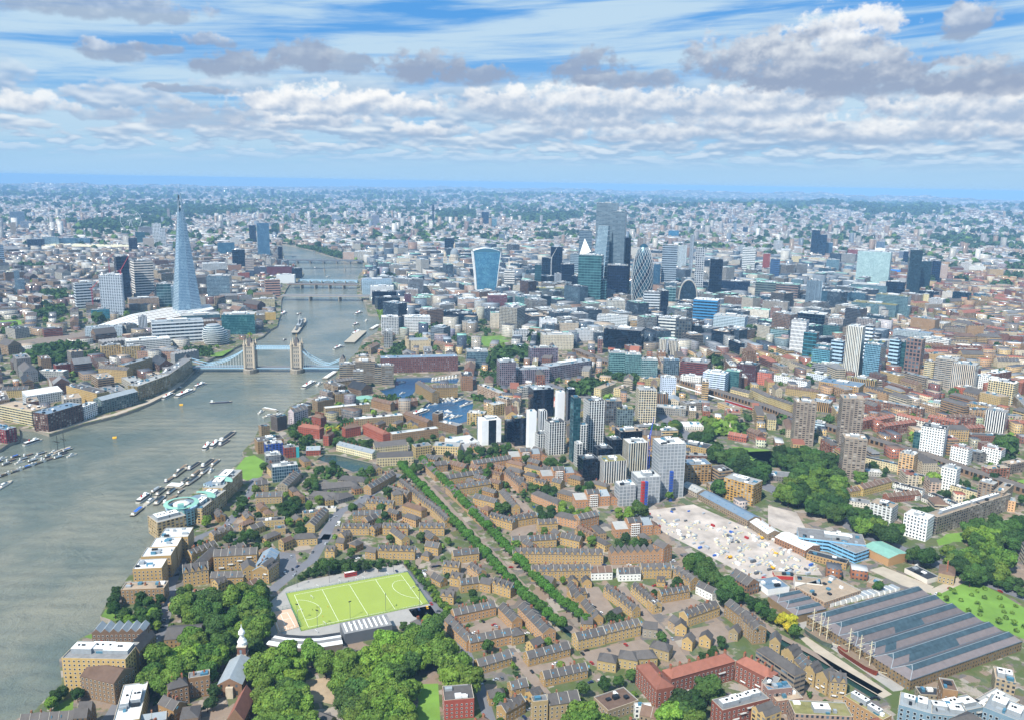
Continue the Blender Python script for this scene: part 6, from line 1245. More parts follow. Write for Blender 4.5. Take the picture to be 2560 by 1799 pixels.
for a in [
('C3',5,232,800,246,11,9.5,Y1,'gables','long yellow terrace with fourteen gables above the cross canal'),
('C3',870,246,1325,228,12,10.5,'#a3805f','saw','pinkish brick terrace with white arched windows and zigzag roofs'),
('C3',1325,240,1400,215,14,15,'#9a7350','gable','tall salmon brick end block with a steel stair by the yard'),
('C3',170,395,690,382,10,9.5,Y1,'gables','yellow terrace with a tall gabled centre south of the cross canal'),
('C3',692,386,882,378,9,7.5,'#dcdcd8','gable','white rendered cottages, western group beside the red brick bridge road'),
('C3',935,395,1130,388,9,7.5,'#dedeDA','gable','white rendered cottages, eastern group beside the bridge road'),
('C3',1135,372,1400,366,10,9,Y1,'gables','yellow gabled terrace east of the white cottages'),
('C3',1410,380,1560,480,10,9,Y2,'gables','yellow terrace turning the corner by the eastern canal'),
('C3',1610,500,1755,572,9,7.5,'#dcdcd6','gable','white cottages with grey roofs along the eastern canal'),
('C3',1860,700,1985,800,10,11,'#8a7350','gable','dark roofed brown terrace beside the footbridge'),
('C3',1985,810,2110,950,11,12.5,'#8d7656','gables','tall brown terrace with red bay stacks by the eastern canal'),
('C3',2110,930,2215,900,12,12.5,'#8f7a5c','gable','end house with a steep dark roof and two skylights'),
('C3',1540,800,1822,700,10,8.5,Y3,'gables','cream terrace with slate gables and skylights above a retaining wall'),
('C3',800,520,1055,722,8,7,Y1,'gables','western sawtooth terrace along the paved street'),
('C3',1040,500,1240,680,8,7,Y3,'gables','eastern sawtooth terrace with bays along the paved street'),
('C3',1235,680,1312,665,9,8,Y1,'flat','square end house with a glass roof room on the paved street'),
('C3',1310,588,1560,545,8,7,Y2,'gables','garage terrace with a white glazed roof box'),
('C3',48,715,270,955,11,10,'#b08a62','gable','three storey terrace with pale coping beside the canal walk'),
('C3',575,1005,820,950,10,9,Y3,'gable','hipped cream block with arched windows at the canal end'),
('C3',822,945,1130,872,10,9,Y3,'gables','cream terrace with ten small dormers facing a tree court'),
('C3',1145,885,1275,900,10,8,'#8d8578','gable','grey rendered house with a dark opening beside the cream terrace'),
('C3',1200,1050,1375,1100,10,8,'#9a8a66','hip','detached brick villa, topmost of the courtyard villas'),
('C3',1080,1165,1275,1150,11,8,'#a08d60','hip','detached brick villa with pyramid roof in the middle of the courtyard villas'),
('C3',925,1150,1100,1180,11,8,'#a59265','hip','detached brick villa with twin roofs west of the middle villa'),
('C3',745,1170,910,1200,10,8,'#a38f62','hip','detached brick villa lowest beside the long garden wall'),
('C3',145,1145,512,1050,9,6.5,Y2,'gable','low terrace with a white glazed porch by the small car court'),
('C3',285,1325,665,1245,9,6.5,Y2,'gable','low terrace with dark solar roof above the bottom lane'),
('C3',0,1420,145,1385,9,6.5,Y2,'gable','low terrace at the bottom lane bend'),
('C3',0,960,110,935,10,8,Y2,'hip','corner house with red brick porches near the canal walk'),
('C3',500,450,580,448,8,5,Y1,'gables','twin gabled garage, western one'),('C3',620,452,700,450,8,5,Y1,'gables','twin gabled garage, eastern one'),
('C3',1270,440,1345,445,7,5,Y1,'gables','pair of gabled garages by the red car'),('C3',520,575,660,545,8,5,Y1,'gables','triple gabled garage in the large paved court'),
('C3',600,830,710,835,9,6.5,Y2,'gable','small brick lodge above the canal end'),('C3',715,780,800,775,8,6,Y2,'gable','small gabled cottage beside the dark hedge'),
('C3',1370,800,1440,850,9,7,'#a08a6c','gable','gabled cottage behind the street wall, upper of two'),('C3',1430,870,1530,880,9,7.5,Y3,'gable','gabled cottage behind the street wall, lower of two'),
('C3',1490,985,1580,1010,9,7.5,Y3,'gable','gabled house beside a round blue pool'),('C3',1640,960,1740,985,9,7,Y3,'gable','cream gabled house near the red-roofed block'),
('C3',1900,900,1980,925,9,7,'#8f8163','gable','gabled house beside the tall dark tree'),('C3',250,445,350,475,8,7,Y1,'gable','end houses of the yellow terrace stepping to the walk'),
('C3',480,480,560,600,8,6,Y2,'gable','slate roofed row along the walk hedge'),('C3',600,640,680,740,8,6,Y2,'gable','slate roofed row along the walk hedge, lower part'),
('C2',1745,775,2110,695,9,8,'#a8845c','gable','north wing of the brick courtyard with pink doors'),('C2',1655,815,1850,1010,9,8,'#a5825a','gable','west wing of the brick courtyard'),('C2',1880,1020,2249,945,9,8,'#a8845c','gable','south wing of the brick courtyard'),
('C2',2125,700,2249,830,9,8,'#a5825a','gable','east wing of the brick courtyard'),('C2',1070,195,1395,205,9,8.5,Y1,'gables','yellow terrace with seven gables north of the pitch'),('C2',605,185,690,190,9,7,Y3,'gables','cream gabled pair beside the shrub bank'),
('C2',960,190,1050,205,8,7,Y2,'gable','steep slate house west of the seven-gabled terrace'),('C2',700,110,770,120,8,7,Y2,'gable','steep slate house above the shrub bank'),('C2',1480,150,1600,170,9,8,Y1,'gable','gabled corner house by the big round tree'),
('C2',330,85,540,70,10,7,Y3,'hip','cream house row on the road bend'),('C2',1735,240,1960,215,9,8,Y1,'gable','slate row with arches near the canal'),('C2',1640,330,1780,345,9,8,Y1,'gables','stepped gabled cluster by the round canal trees'),
('C2',1700,430,1810,450,9,8,Y1,'gables','gabled brick pair just east of the hedge'),('C2',1800,500,1960,480,9,8,Y2,'gable','slate row above the garden trees'),('C2',1960,480,2060,500,9,8,Y2,'gable','slate link house above the garden trees'),('C2',2070,490,2235,545,10,9,Y1,'gables','three-gabled block overlooking the brick courtyard'),
('C2',1615,585,1735,600,9,7,Y1,'gables','twin-gabled villa beside the hedge'),('C2',1530,400,1620,450,8,5,Y2,'gable','garage row by the hedge'),('C2',1450,200,1520,215,7,4.5,Y2,'hip','small hip-roofed garage by the hedge'),
('C2',1960,1215,2249,1130,9,6.5,Y2,'gable','low terrace with car bays east of the park'),('C2',2050,1490,2200,1470,9,6,Y2,'hip','pyramid-roofed lodge at the park corner'),('C2',1655,1613,1915,1590,16,14,'#93473a','flat','red brick mansion block with a grey roof and white roof hut'),
('B2',750,1595,990,1600,9,7,Y1,'gables','curving yellow terrace at the road bend'),('B2',1110,1600,1330,1605,9,8,Y1,'gables','four-gabled yellow terrace with arched windows'),('B2',1430,1600,1650,1605,9,8,Y1,'gables','yellow villa with pyramid turrets by the walk'),
('B2',850,1480,1100,1470,9,6.5,Y2,'gable','low slate terrace in the garden close'),('B2',960,1370,1200,1390,9,7,Y1,'gables','yellow row with a tower house'),('B2',1200,1340,1290,1330,9,12,Y1,'hip','square yellow tower house'),
('B2',1010,1250,1230,1120,10,8,'#9a7d54','gable','dark brick range along the school road'),('B2',1240,1190,1400,1320,9,8,Y1,'gables','gabled row west of the tree walk, upper'),('B2',1400,1330,1560,1450,9,8,Y1,'gables','gabled row west of the tree walk, middle'),('B2',1560,1450,1650,1540,9,8,Y1,'gables','gabled row west of the tree walk, lower'),
('B2',1445,1010,1570,1130,9,8,'#a0835a','gable','row east of the tree walk, upper'),('B2',1660,1230,1850,1400,9,8,'#a0835a','gable','row east of the tree walk, middle'),('B2',1850,1420,2010,1560,9,8,'#a0835a','gable','row east of the tree walk, lower'),
('B2',1510,1060,1680,1040,10,9,'#8f7350','gable','brown roofed block with dormers behind the walk trees'),('B2',1740,1260,2060,1210,10,8.5,Y1,'gables','yellow terrace with a brown roof and skylights'),('B2',1650,1170,2010,1110,9,8,Y1,'gable','yellow terrace with a long brown roof behind its neighbour'),
('B2',1910,1040,2244,990,10,9,'#b0855c','gable','salmon terrace with blue garage doors'),('B2',2165,1110,2300,1230,10,9,'#b0855c','gables','salmon gabled row beside the canal cottages'),('B2',1900,1330,2090,1380,10,8,Y1,'gable','yellow L-shaped terrace corner'),('B2',2040,1500,2244,1560,10,8,Y1,'gables','curved yellow terrace round the garden'),
('B2',2130,1280,2244,1420,9,8,Y1,'gable','yellow row beyond the inner garden'),('B2',420,1470,560,1450,9,6.5,'#a38f64','flat','flat fronted yellow row by the car park'),('B2',0,1540,250,1525,9,7,'#a38f64','flat','flat fronted yellow row with pale party walls'),('B2',165,1600,260,1590,9,6,'#a38f64','flat','lower flat fronted yellow row'),
('B2',515,1580,640,1440,10,7.5,'#a6905e','gable','steep gabled block with striped roof beside the road'),('B2',0,1330,230,1320,12,8,'#a08a64','gable','slate roofed yellow block under the trees'),('B2',0,1230,110,1215,10,9,'#a08a64','gable','slate roofed block with gabled bay near the glazed offices'),
('B3',0,1180,90,1195,11,9,'#a9805c','gables','blue-roofed salmon villas west of the garden'),('B3',165,1300,400,1400,11,9,'#b0845e','hip','blue slate roofed salmon crescent'),('B3',370,1500,590,1550,11,9,'#ad8460','hip','blue slate roofed salmon block by the yard canal'),
('B3',590,1560,760,1520,11,12,'#9c7652','gable','tall salmon block with a brown tile roof'),('B3',0,1540,220,1500,9,8,Y1,'gables','yellow terrace north of the cross canal walk'),('B3',230,1570,400,1560,9,8,Y1,'gables','yellow stepped terrace beside the salmon crescent'),
('C3',0,110,140,105,9,8,Y1,'gable','yellow slate terrace behind the fourteen gables, west'),('C3',150,105,390,90,9,8,Y1,'gable','yellow slate terrace behind the fourteen gables, east'),('C3',420,70,590,110,9,8,Y1,'gable','brown roofed terrace running towards the garden'),
]:
 c,x1,y1,x2,y2,D,H,wl,rt_,lab=a
 big=math.dist(PX(c,x1,y1),PX(c,x2,y2))>60
 E(c,x1,y1,x2,y2,D,H,'brick',wl,'slate' if wl!='#dcdcd8' else 'brown',lab,'house_row',rt_,rh=3.6 if rt_!='flat' else 1,win=(3.2,2.8,1.2,1.35),chim=2 if big and rt_ in('gable','gables') else 0,skyl=3 if big and rt_ in('gable','gables') else 0)
for i,(x,y) in enumerate(((110,960),(400,1130),(700,1340),(1060,1600))):
 p=G('B3',x,y).xy; wd=['nearest the middle white-framed tower','beneath the black ziggurat','beside the lowest scaffolded block','at the demolition yard gate'][i]
 for k,(dx,dy,w,h) in enumerate(((-13,0,14,9),(0,3,14,15),(12,6,13,11),(22,9,10,7))):
  c,s=math.cos(AWAY-math.pi/2),math.sin(AWAY-math.pi/2); X_,Y_=p.x+dx*c-dy*s,p.y+dx*s+dy*c
  b=building('stepped_flats',f"{['low western','tall central','middle eastern','lowest eastern'][k]} part of the salmon stepped flats {wd}",'flats',X_,Y_,AWAY-math.pi/2+.2,w,13,h,'brick','#a97c58',['pale','slate','lead','brown'][k],['mono','gable','mono','gable'][k],rh=3,win=BW,group='salmon stepped flats with white lattice bays')
  if k==1:
   q=MB();
   for j in range(6): q.box(-4.4,-8.2,4.4,-6.4,1.5+j*2.4,1.75+j*2.4,MT['white'])
   for j in range(5): q.box(-4.4+j*2.1,-8.2,-4.1+j*2.1,-7.9,0,15-abs(j-2)*1.2,MT['white'])
   q.build('lattice_bay',b)
RBW=(3.4,3.0,1.3,1.7)
E('C3',1400,1248,1960,1092,11,15,'brick','#7b4a3c','red','long wing of the red-roofed brick courtyard block with chimneys','flats','hip',z=15,rh=4,win=RBW,chim=7,balc=3)
E('C3',1965,1095,2262,1250,11,15,'brick','#7b4a3c','red','right-angled wing of the red-roofed courtyard block','flats','hip',z=15,rh=4,win=RBW,chim=5,balc=2)
E('C3',1275,1345,1425,1315,30,15,'brick','#84503f','red','short end wing of the red-roofed block with open galleries','flats','hip',z=15,rh=4,win=RBW,chim=2)
E('C3',1850,1530,2262,1425,12,14,'brick','#7f4a3c','grey','brick flats with white balcony bands below the red-roofed block','flats',z=14,win=RBW,balc=6,plant=3)
Q('C3',(845,1533),(1112,1440),(960,1330),8,'brick','#8f7f66','brown','brown roofed square office round a small white courtyard','office_block',win=BW)
Q('C3',(185,1455),(318,1440),(300,1390),15,'brick','#a08c64','grey','square brick tower of the old wharf mill','warehouse_flats',win=BW)
Q('C3',(330,1480),(600,1440),(560,1345),11,'brick','#9c8a66','slate','old wharf mill with a grey pitched roof','warehouse_flats','gable',rh=4,win=BW)
Q('C3',(1080,1500),(1230,1500),(1200,1460),8,'punched','#d8d8d4','white','small white stepped house at the bottom edge','house_row')
Q('C3',(1120,1560),(1320,1613),(1260,1500),7,'brick','#8c7c66','brown','brown roofed hall beside the small white house','house_row','gable',rh=4)
E('C3',2190,1290,2300,1330,14,15,'punched','#a58a80','grey','pinkish brick block joined to the red-roofed wing','flats',z=15,win=RBW)
for i,(x1,y1,x2,y2,H,lab) in enumerate(((0,1070,95,1090,14,'steep gabled warehouse flats with two skylights, first of the canal row'),(105,1130,215,1190,12,'canal row warehouse with dark metal bays, second from the footbridge'),(220,1200,300,1290,11,'canal row warehouse with oxblood bays, upper'),(300,1280,400,1330,11,'canal row warehouse with oxblood bays, lower'),(410,1340,510,1400,12,'canal row warehouse with white doors and dark bays'),(530,1420,680,1440,13,'last steep gabled warehouse of the canal row'))):
 E('C4',x1,y1,x2,y2,11,H,'brick','#9f8a60','slate',lab,'warehouse_flats','gables' if i%2 else 'gable',rh=4.5,win=BW,skyl=3,balc=2)
Q('C4',(0,1350),(215,1330),(190,1270),15,'brick','#8a6f66','blue','pinkish grey brick block with blue solar panels','flats',win=BW,skyl=4)
Q('C4',(80,1450),(310,1420),(240,1330),10,'brick','#8b6c5c','tan','lower pinkish block with a rust coloured terrace','flats',win=BW)
Q('C4',(235,1560),(745,1585),(590,1455),13,'punched','#9c8676','sedum','broad block with a mottled rust-red planted roof','flats',plant=1)
Q('C4',(665,1400),(1010,1613),(1130,1600),14,'brick','#a08058','sedum','long tan brick block with a mossy roof and roof vents','flats',win=BW,plant=2)
for x1,y1,x2,y2,D,H,lab in ((1150,1480,1440,1560,16,20,'blue-grey metal clad block with glass balconies, nearest the quay'),(1440,1560,1780,1600,16,19,'blue-grey stepped terrace block, middle part'),(1600,1560,1900,1500,14,17,'blue-grey stepped terrace block with roof cabins'),(1890,1500,2249,1640,20,24,'tall blue-grey glass block with a domed roof terrace')):
 E('C4',x1,y1,x2,y2,D,H,'balcony','#6d8797','lead',lab,'flats',z=H,win=(3.2,3,1.7,1.9),balc=5,plant=2)
Q('C4',(1690,1500),(2000,1330),(2249,1420),10,'punched','#a99a88','pale','low beige print works with white roof panels','office_block',plant=2)
Q('C4',(1540,1340),(1670,1360),(1700,1270),24,'brick','#8a6c4c','brown','tall brown brick lift tower of the works','tower_block',win=(4,5,1,2))
Q('C4',(1340,1390),(1530,1400),(1500,1330),12,'brick','#8f8672','dark','dark roofed yard building beside the brown lift tower','office_block')
Q('C4',(2000,1250),(2180,1290),(2249,1200),12,'punched','#9c8d74','tan','beige stepped works building with a long vaulted duct','office_block',plant=2)
# dock market sheds
def sheds(c,p0,p1,p2,nb,H,label,lean=0):
 a=G(c,*p0,H).xy; b=G(c,*p1,H).xy; e=G(c,*p2,H).xy; u=b-a; W=u.length; u.normalize(); n_=Vector((-u.y,u.x)); D=(e-b).dot(n_)
 if D<0: n_=-n_; D=-D
 m_=(a+b)/2+n_*D/2; rot=math.atan2(u.y,u.x)
 if Vector((-math.sin(rot),math.cos(rot))).dot(n_)<0: rot+=math.pi
 occ_poly(rect(m_.x,m_.y,rot,W,D,4)); r=empty('market_shed',(m_.x,m_.y,0),rot,label=label,cat='market hall'); m=MB(); m.walls(rect(0,0,0,W,D),0,H,FA['brick'] if nb>3 else FA['plainbrick']); m.build('wall',r,color=lc('#7d6a4e')); s=W/nb
 br=roofmat('shed_slate','#6c6668',.12,.06,'#8a7a72'); gl=plain('shed_glazing','#3b4d56',.4,.0,.3,.3,.25)
 for i in range(nb):
  x0=-W/2+i*s; x1=x0+s; xm=(x0+x1)/2; y0,y1=-D/2,D/2; h=s*.30; q=MB(); k=.26; g0,g1=y0+s*.42,y1-s*.2
  A=[(x0,y0,H),(x1,y0,H),(x1,y1,H),(x0,y1,H)]; B=[(x0+s*.31,g0*.98,H+h*.62),(x1-s*.31,g0*.98,H+h*.62),(x1-s*.31,g1,H+h*.62),(x0+s*.31,g1,H+h*.62)]
  for j in range(4): q.face([A[j],A[(j+1)%4],B[(j+1)%4],B[j]],br)
  ro=q.build('bay_roof',r); q=MB(); z=H+h*.66; q.walls([(v[0],v[1]) for v in B],H+h*.6,z,MT['steel'])
  Cn=[(B[0][0]-.4,B[0][1],z),(B[1][0]+.4,B[1][1],z),(B[2][0]+.4,B[2][1],z),(B[3][0]-.4,B[3][1],z)]; t0,t1=(xm,B[0][1]+s*.18,H+h*1.08),(xm,B[2][1]-s*.1,H+h*1.08); L=D
  q.face([Cn[1],Cn[2],t1,t0],gl,[(0,0),(L,0),(L-2,5),(2,5)]); q.face([Cn[3],Cn[0],t0,t1],gl,[(0,0),(L,0),(L-2,5),(2,5)]); q.face([Cn[0],Cn[1],t0],gl); q.face([Cn[2],Cn[3],t1],gl); q.build('glazed_lantern',r)
  q=MB(); q.bar(t0,t1,.22,MT['plant'],4)
  for v,w_ in ((A[0],B[0]),(A[1],B[1]),(B[0],t0),(B[1],t0)): q.bar((v[0],v[1],v[2]+.1),(w_[0],w_[1],w_[2]+.15),.28,MT['plant'],4)
  q.bar((x1,y0,H+.1),(x1,y1,H+.1),.4,MT['steel'],4); q.build('ridge_flashing',r)
  if nb>3 and i in (3,4,2):
   q=MB(); f0,f1=(.15,.6) if i==4 else (.35,.62) if i==2 else (.1,.2)
   P=[Vector(A[1]).lerp(Vector(A[2]),f0),Vector(A[1]).lerp(Vector(A[2]),f1),Vector(B[1]).lerp(Vector(B[2]),f1),Vector(B[1]).lerp(Vector(B[2]),f0)]; q.face([p+Vector((0,0,.12)) for p in P],gl,[(0,0),(D*.4,0),(D*.4,5),(0,5)]); q.build('roof_glazing',ro)
sheds('C4',(345,700),(1250,1265),(2260,935),6,8,'vast old dock warehouse roofed by six long glass-topped ridges')
sheds('C4',(0,525),(245,695),(460,600),3,7,'small brick shed with three glazed ridges beside the big dock roof')
# sheds and blue warehouse along the yard
Q('B4',(255,1530),(270,1620),(800,1520),11,'ribbon','#79add0','grey','upper pale blue warehouse part with big round roof vents','warehouse',plant=1,skyl=6)
Q('C4',(380,-20),(770,150),(905,115),10,'ribbon','#79b2d6','grey','lower pale blue warehouse with a rust-stained roof','warehouse',skyl=2)
Q('C4',(830,80),(1062,192),(1225,142),8,'blank','#b08a60','copper','open drive-through shed with a pale green ribbed roof','warehouse','gable',rh=2)
Q('C4',(340,150),(690,240),(720,205),6,'brick','#a3855c','dark','yellow brick shed with a black felt roof','warehouse')
Q('C4',(60,0),(330,120),(420,60),7,'brick','#8f6b52','white','saw-toothed shed with a white roof and dark slots','warehouse','gable',rh=2.5,skyl=6)
Q('B3',(1640,1240),(2070,1470),(2130,1420),7,'brick','#8b7a66','blue','long blue-grey metal roofed shed beside the yard path','warehouse','gable',rh=3,skyl=5)
Q('B3',(1480,1160),(1620,1230),(1680,1190),6,'brick','#a09484','pale','short shed with a white slotted roof','warehouse','gable',rh=3,skyl=5)
Q('B3',(2085,1480),(2244,1590),(2300,1540),7,'brick','#8b7a66','white','long saw-toothed white shed continuing the blue-grey one','warehouse','gable',rh=3,skyl=4)
Q('C4',(240,440),(500,580),(850,490),6,'brick','#a08872','tan','walled roof garden building with a green court','warehouse')
Q('C4',(225,340),(240,400),(445,320),6,'blank','#e4e0d8','tan','white hoarding block with a tan roof','warehouse')
Q('C4',(0,470),(190,440),(80,350),5,'blank','#e2e5e8','blue','white cabins under blue solar panels','warehouse',skyl=8)
Q('C4',(40,300),(60,345),(215,275),3,'blank','#a5302a','tan','red hoarding block in the yard','warehouse')
Q('C4',(1200,280),(1400,380),(1480,340),4,'blank','#cfc7bb','dark','dark flat-roofed builders yard','warehouse')
Q('C4',(1500,320),(1640,350),(1660,270),9,'brick','#9a875f','brown','isolated old public house with chimneys at the road','house_row','hip',rh=3,win=BW,chim=4)
Q('C4',(870,400),(960,430),(1005,380),4,'blank','#8f7a66','tan','small roofless brick enclosure','warehouse')
for i in range(13):
 g_=G('C4',530+i*48,598-i*11,0)
 b=MB(); b.box(-4,-2.4,4,2.4,0,3.2,MT['white'],MT['plant']); r=b.build('site_cabin',loc=g_,rz=AWAY+.5,label=where(g_.x+i*3,g_.y-i*7,LABELS,['white','off-white','pale grey','clean white','dusty white','plain white','boxy white','square white','low white','single white','bright white','small white','weathered white'][i]+' market cabin'),cat='cabin',group='white cabins along the old dock roof')
E('B4',1465,1600,2110,1385,12,19,'balcony','#7d7568','tan','very long weathered concrete deck-access flats','flats',z=0,plant=2)
E('B4',2040,1400,2130,1320,10,22,'punched','#8a7a68','tan','concrete lift tower at the bend of the long flats','flats')
for x1,y1,x2,y2,D,H,wl,rf,lab in ((840,480,1350,575,11,14,'#7c5a48','grey','long brown brick slab with white windows north of the viaduct'),(795,690,945,655,11,14,'#8a5844','red','red-brown slab, western pair'),(950,675,1110,640,11,14,'#8a5844','red','red-brown slab, eastern pair'),(1020,730,1295,690,12,14,'#7d4c3d','red','brown slab with a long pink roof'),(1115,625,1390,690,10,14,'#d6cfc4','red','cream fronted slab with a red-brown roof'),(1390,640,1655,700,10,14,'#8f5743','red','red brick slab by the white tower'),(1590,650,1815,655,11,15,'#7a4e40','brown','dark brick slab with silver balcony rails'),
 (1715,750,1895,740,12,14,'#8c6440','red','orange brown slab on a lawn'),(2110,680,2244,690,12,12,'#95503f','red','salmon roofed slab beside the park'),(1920,1110,2110,1100,12,13,'#8a5a48','tan','brick slab with grey end walls'),(2115,1070,2260,1040,12,13,'#7d7268','tan','grey banded slab beside the railway'),
 (830,980,1140,1050,9,9,'#c6b995','dark','low cream maisonettes along the viaduct, western run'),(1200,1120,1510,1190,9,9,'#c6b995','dark','low cream maisonettes along the viaduct, middle run'),(1590,1230,1830,1300,9,9,'#c3b692','dark','low cream maisonettes along the viaduct, eastern run'),(440,790,600,860,9,9,'#c6b995','dark','low cream maisonettes behind the brown towers'),
 (620,1290,830,1250,10,7,'#b39c62','brown','ochre gabled houses south of the maisonettes'),(830,1260,1080,1190,12,9,'#b8a064','brown','ochre church hall with a steep brown roof'),(1090,1180,1350,1250,8,5,'#d0d0cc','dark','white bungalow row, upper'),(1100,1230,1300,1300,8,5,'#d0d0cc','dark','white bungalow row, lower'),(1400,1270,1660,1380,8,5,'#d4d4d0','dark','white bungalow row beside the round tree'),(1340,1300,1580,1400,8,5,'#c9c4ba','slate','white bungalow row, nearest the long flats'),
 (1055,1320,1335,1290,10,7,'#8a5c4a','brown','brown roofed brick row behind the grey flats'),(700,1340,890,1370,14,5,'#c5c0b5','grey','pale single storey hall with a grey roof'),(2040,1380,2160,1400,14,12,'#c9a27a','pale','peach rendered block at the railway'),(0,1120,200,1140,20,6,'#6d6a66','grey','low grey workshop roofs under the trees'),(860,1080,1000,1090,14,5,'#a9a7a0','pale','pale shallow roofed hall near the brown towers'),
 (2050,350,2250,560,12,14,'#9c8a70','grey','tan slab by the northern viaduct'),(0,460,200,530,10,13,'#ab9a6c','slate','cream gabled mansion row west of the brown towers'),(150,370,440,410,10,12,'#a08c62','brown','tan gabled flats beside the tracks')):
 E('B4',x1,y1,x2,y2,D,H,'balcony' if D>=9 and 'slab' in lab else 'brick',wl,rf,lab,'flats','gable' if rf in('red','brown','slate') else 'flat',rh=3)
for x1,y1,x2,y2,D,H,wl,rf,lab in ((780,390,910,340,14,13,'#c9b98a','tan','cream mansion flats among trees, first pair'),(950,390,1030,360,14,13,'#c6b587','tan','cream mansion flats among trees, second pair'),(1145,300,1290,290,13,13,'#c3b384','tan','cream mansion flats above the cream tower'),(1910,380,2070,420,12,12,'#cbb98a','slate','cream mansions beside the tracks'),(2080,380,2244,460,12,12,'#b8a87c','slate','cream mansions beyond the red train'),
 (1260,540,1520,560,20,11,'#8a8780','pale','grey market buildings below the spire'),(1530,520,1720,500,18,12,'#8f8a80','grey','old grey warehouse range by the tracks'),(1800,480,1960,540,14,8,'#c2a878','tan','cream school under the viaduct'),(1890,760,2050,790,10,7,'#a05a44','red','orange tiled chapel school with a white cupola'),(2050,740,2150,780,12,10,'#8c6a54','brown','brown gabled church house'),(1500,680,1680,680,26,5,'#d5d2c8','white','low white roofed nursery among trees'),
 (0,280,330,270,26,25,'#857a84','lead','western range of the mauve gridded mint offices'),(330,250,700,190,26,25,'#8a7f88','lead','eastern range of the mauve gridded mint offices'),(80,400,240,380,14,16,'#c9c4ba','pale','white flats at the corner of the mint offices')):
 E('B3',x1,y1,x2,y2,D,H,'grid' if 'mint' in lab else 'punched',wl,rf,lab,'flats','gable' if rf in('red','brown','slate') else 'flat',rh=3.5,plant=1 if 'mint' in lab else 0)
for x1,y1,x2,y2,D,H,st,wl,rf,rt_,lab in ((1095,185,1770,165,24,27,'punched','#6e4a44','blue','flat','long chestnut brick warehouse hotel with a blue-grey roof storey'),(1395,350,1545,440,12,16,'brick','#8f7850','slate','gable','old tan dock house, slate wing towards the inner basin'),(1550,395,1770,390,12,16,'brick','#8f7850','slate','gable','old tan dock house, slate wing between the basins'),
 (370,735,560,762,11,14,'brick','#94503f','red','hip','red mansion flats, southern long block'),(490,640,570,660,11,14,'brick','#8a4a3b','brown','hip','red mansion flats, northern block'),(590,815,640,820,16,14,'brick','#94503f','brown','hip','red mansion flats, small block between trees'),(785,750,920,725,11,13,'brick','#94503f','brown','hip','red mansion flats, middle block'),(935,715,1115,800,11,13,'brick','#9a5543','red','hip','red mansion flats, eastern block with a row of chimneys'),
 (610,560,1000,520,11,12,'brick','#9a8768','white','flat','stepped terrace with white roof rooms, back row'),(870,660,1290,620,11,12,'brick','#9a8768','white','flat','stepped terrace with white roof rooms, middle row'),(1195,800,1600,745,11,13,'brick','#94795c','white','flat','stepped terrace with white roof rooms, front row'),(1010,480,1180,520,10,12,'brick','#8c6f50','brown','gable','brown tiled row stepping down to the inner basin'),(1190,500,1420,470,12,9,'brick','#77553c','brown','gable','timber inn with a brown roof by the marina'),(1290,600,1500,680,10,11,'brick','#85694c','brown','gable','brown tiled terrace beside the marina'),
 (1545,640,1600,650,12,18,'brick','#6f5a45','grey','flat','dark brown stair block by the marina'),(1600,680,1760,720,12,12,'brick','#75604a','grey','flat','dark stepped flats beside the marina'),(1850,630,2000,640,16,17,'balcony','#b29a68','pale','flat','tan marina flats with white roof rooms'),(2080,560,2190,540,16,17,'balcony','#b29a68','pale','flat','tan marina flats, second block'),(1940,360,2130,440,12,15,'balcony','#a98f78','pale','flat','white railed marina flats, upper run'),(2100,470,2200,500,12,15,'balcony','#b09a84','pale','flat','white railed marina flats, lower run'),
 (705,860,1020,940,12,8,'punched','#d6cca8','lead','gable','long cream canal warehouse with restaurant tables outside'),(1045,920,1330,890,12,13,'punched','#b9ab88','slate','mono','rear crescent of slate-roofed offices'),(1060,1000,1380,985,12,11,'punched','#b9ab88','slate','mono','front crescent of slate-roofed offices with a white glazed front'),(1400,925,1540,905,14,14,'punched','#ab9668','grey','flat','tan office drum with a grey overhanging roof'),(1550,890,1780,900,18,11,'punched','#c0ab7c','pale','flat','cream office beside the white halls'),(1740,870,1960,840,34,9,'blank','#dadada','white','flat','low white exhibition halls with shallow roofs'),
 (440,905,565,900,14,7,'brick','#8c4a3a','lead','gable','small red brick pump house with a grey roof'),(460,1290,720,1310,16,4.5,'brick','#6c6a66','slate','hip','dark slate school, southern roofs'),(560,1230,900,1200,18,4.5,'brick','#6c6a66','slate','hip','dark slate school, northern roofs'),(720,1330,860,1290,14,5,'brick','#6c6a66','slate','hip','dark slate school, eastern roofs by the road'),(715,1150,960,1170,14,5,'brick','#8a8272','slate','hip','school hall with white clerestory'),
 (280,1230,400,1110,12,8,'brick','#8c8270','slate','gable','curved slate roofed range beside the glazed block'),(520,1390,700,1395,6,3.5,'blank','#c9c4b8','pale','flat','long white shed by the school road'),(640,330,860,300,14,12,'brick','#8f7f66','slate','gable','gabled harbour warehouse behind the stone quay'),(880,440,1030,430,18,5,'blank','#9fc0a8','copper','hip','tented pale green roof by the inner basin')):
 E('B2',x1,y1,x2,y2,D,H,st,wl,rf,lab,'flats' if st in('balcony','brick') else 'office_block',rt_,rh=3.5,chim=6 if 'mansion' in lab else 0)
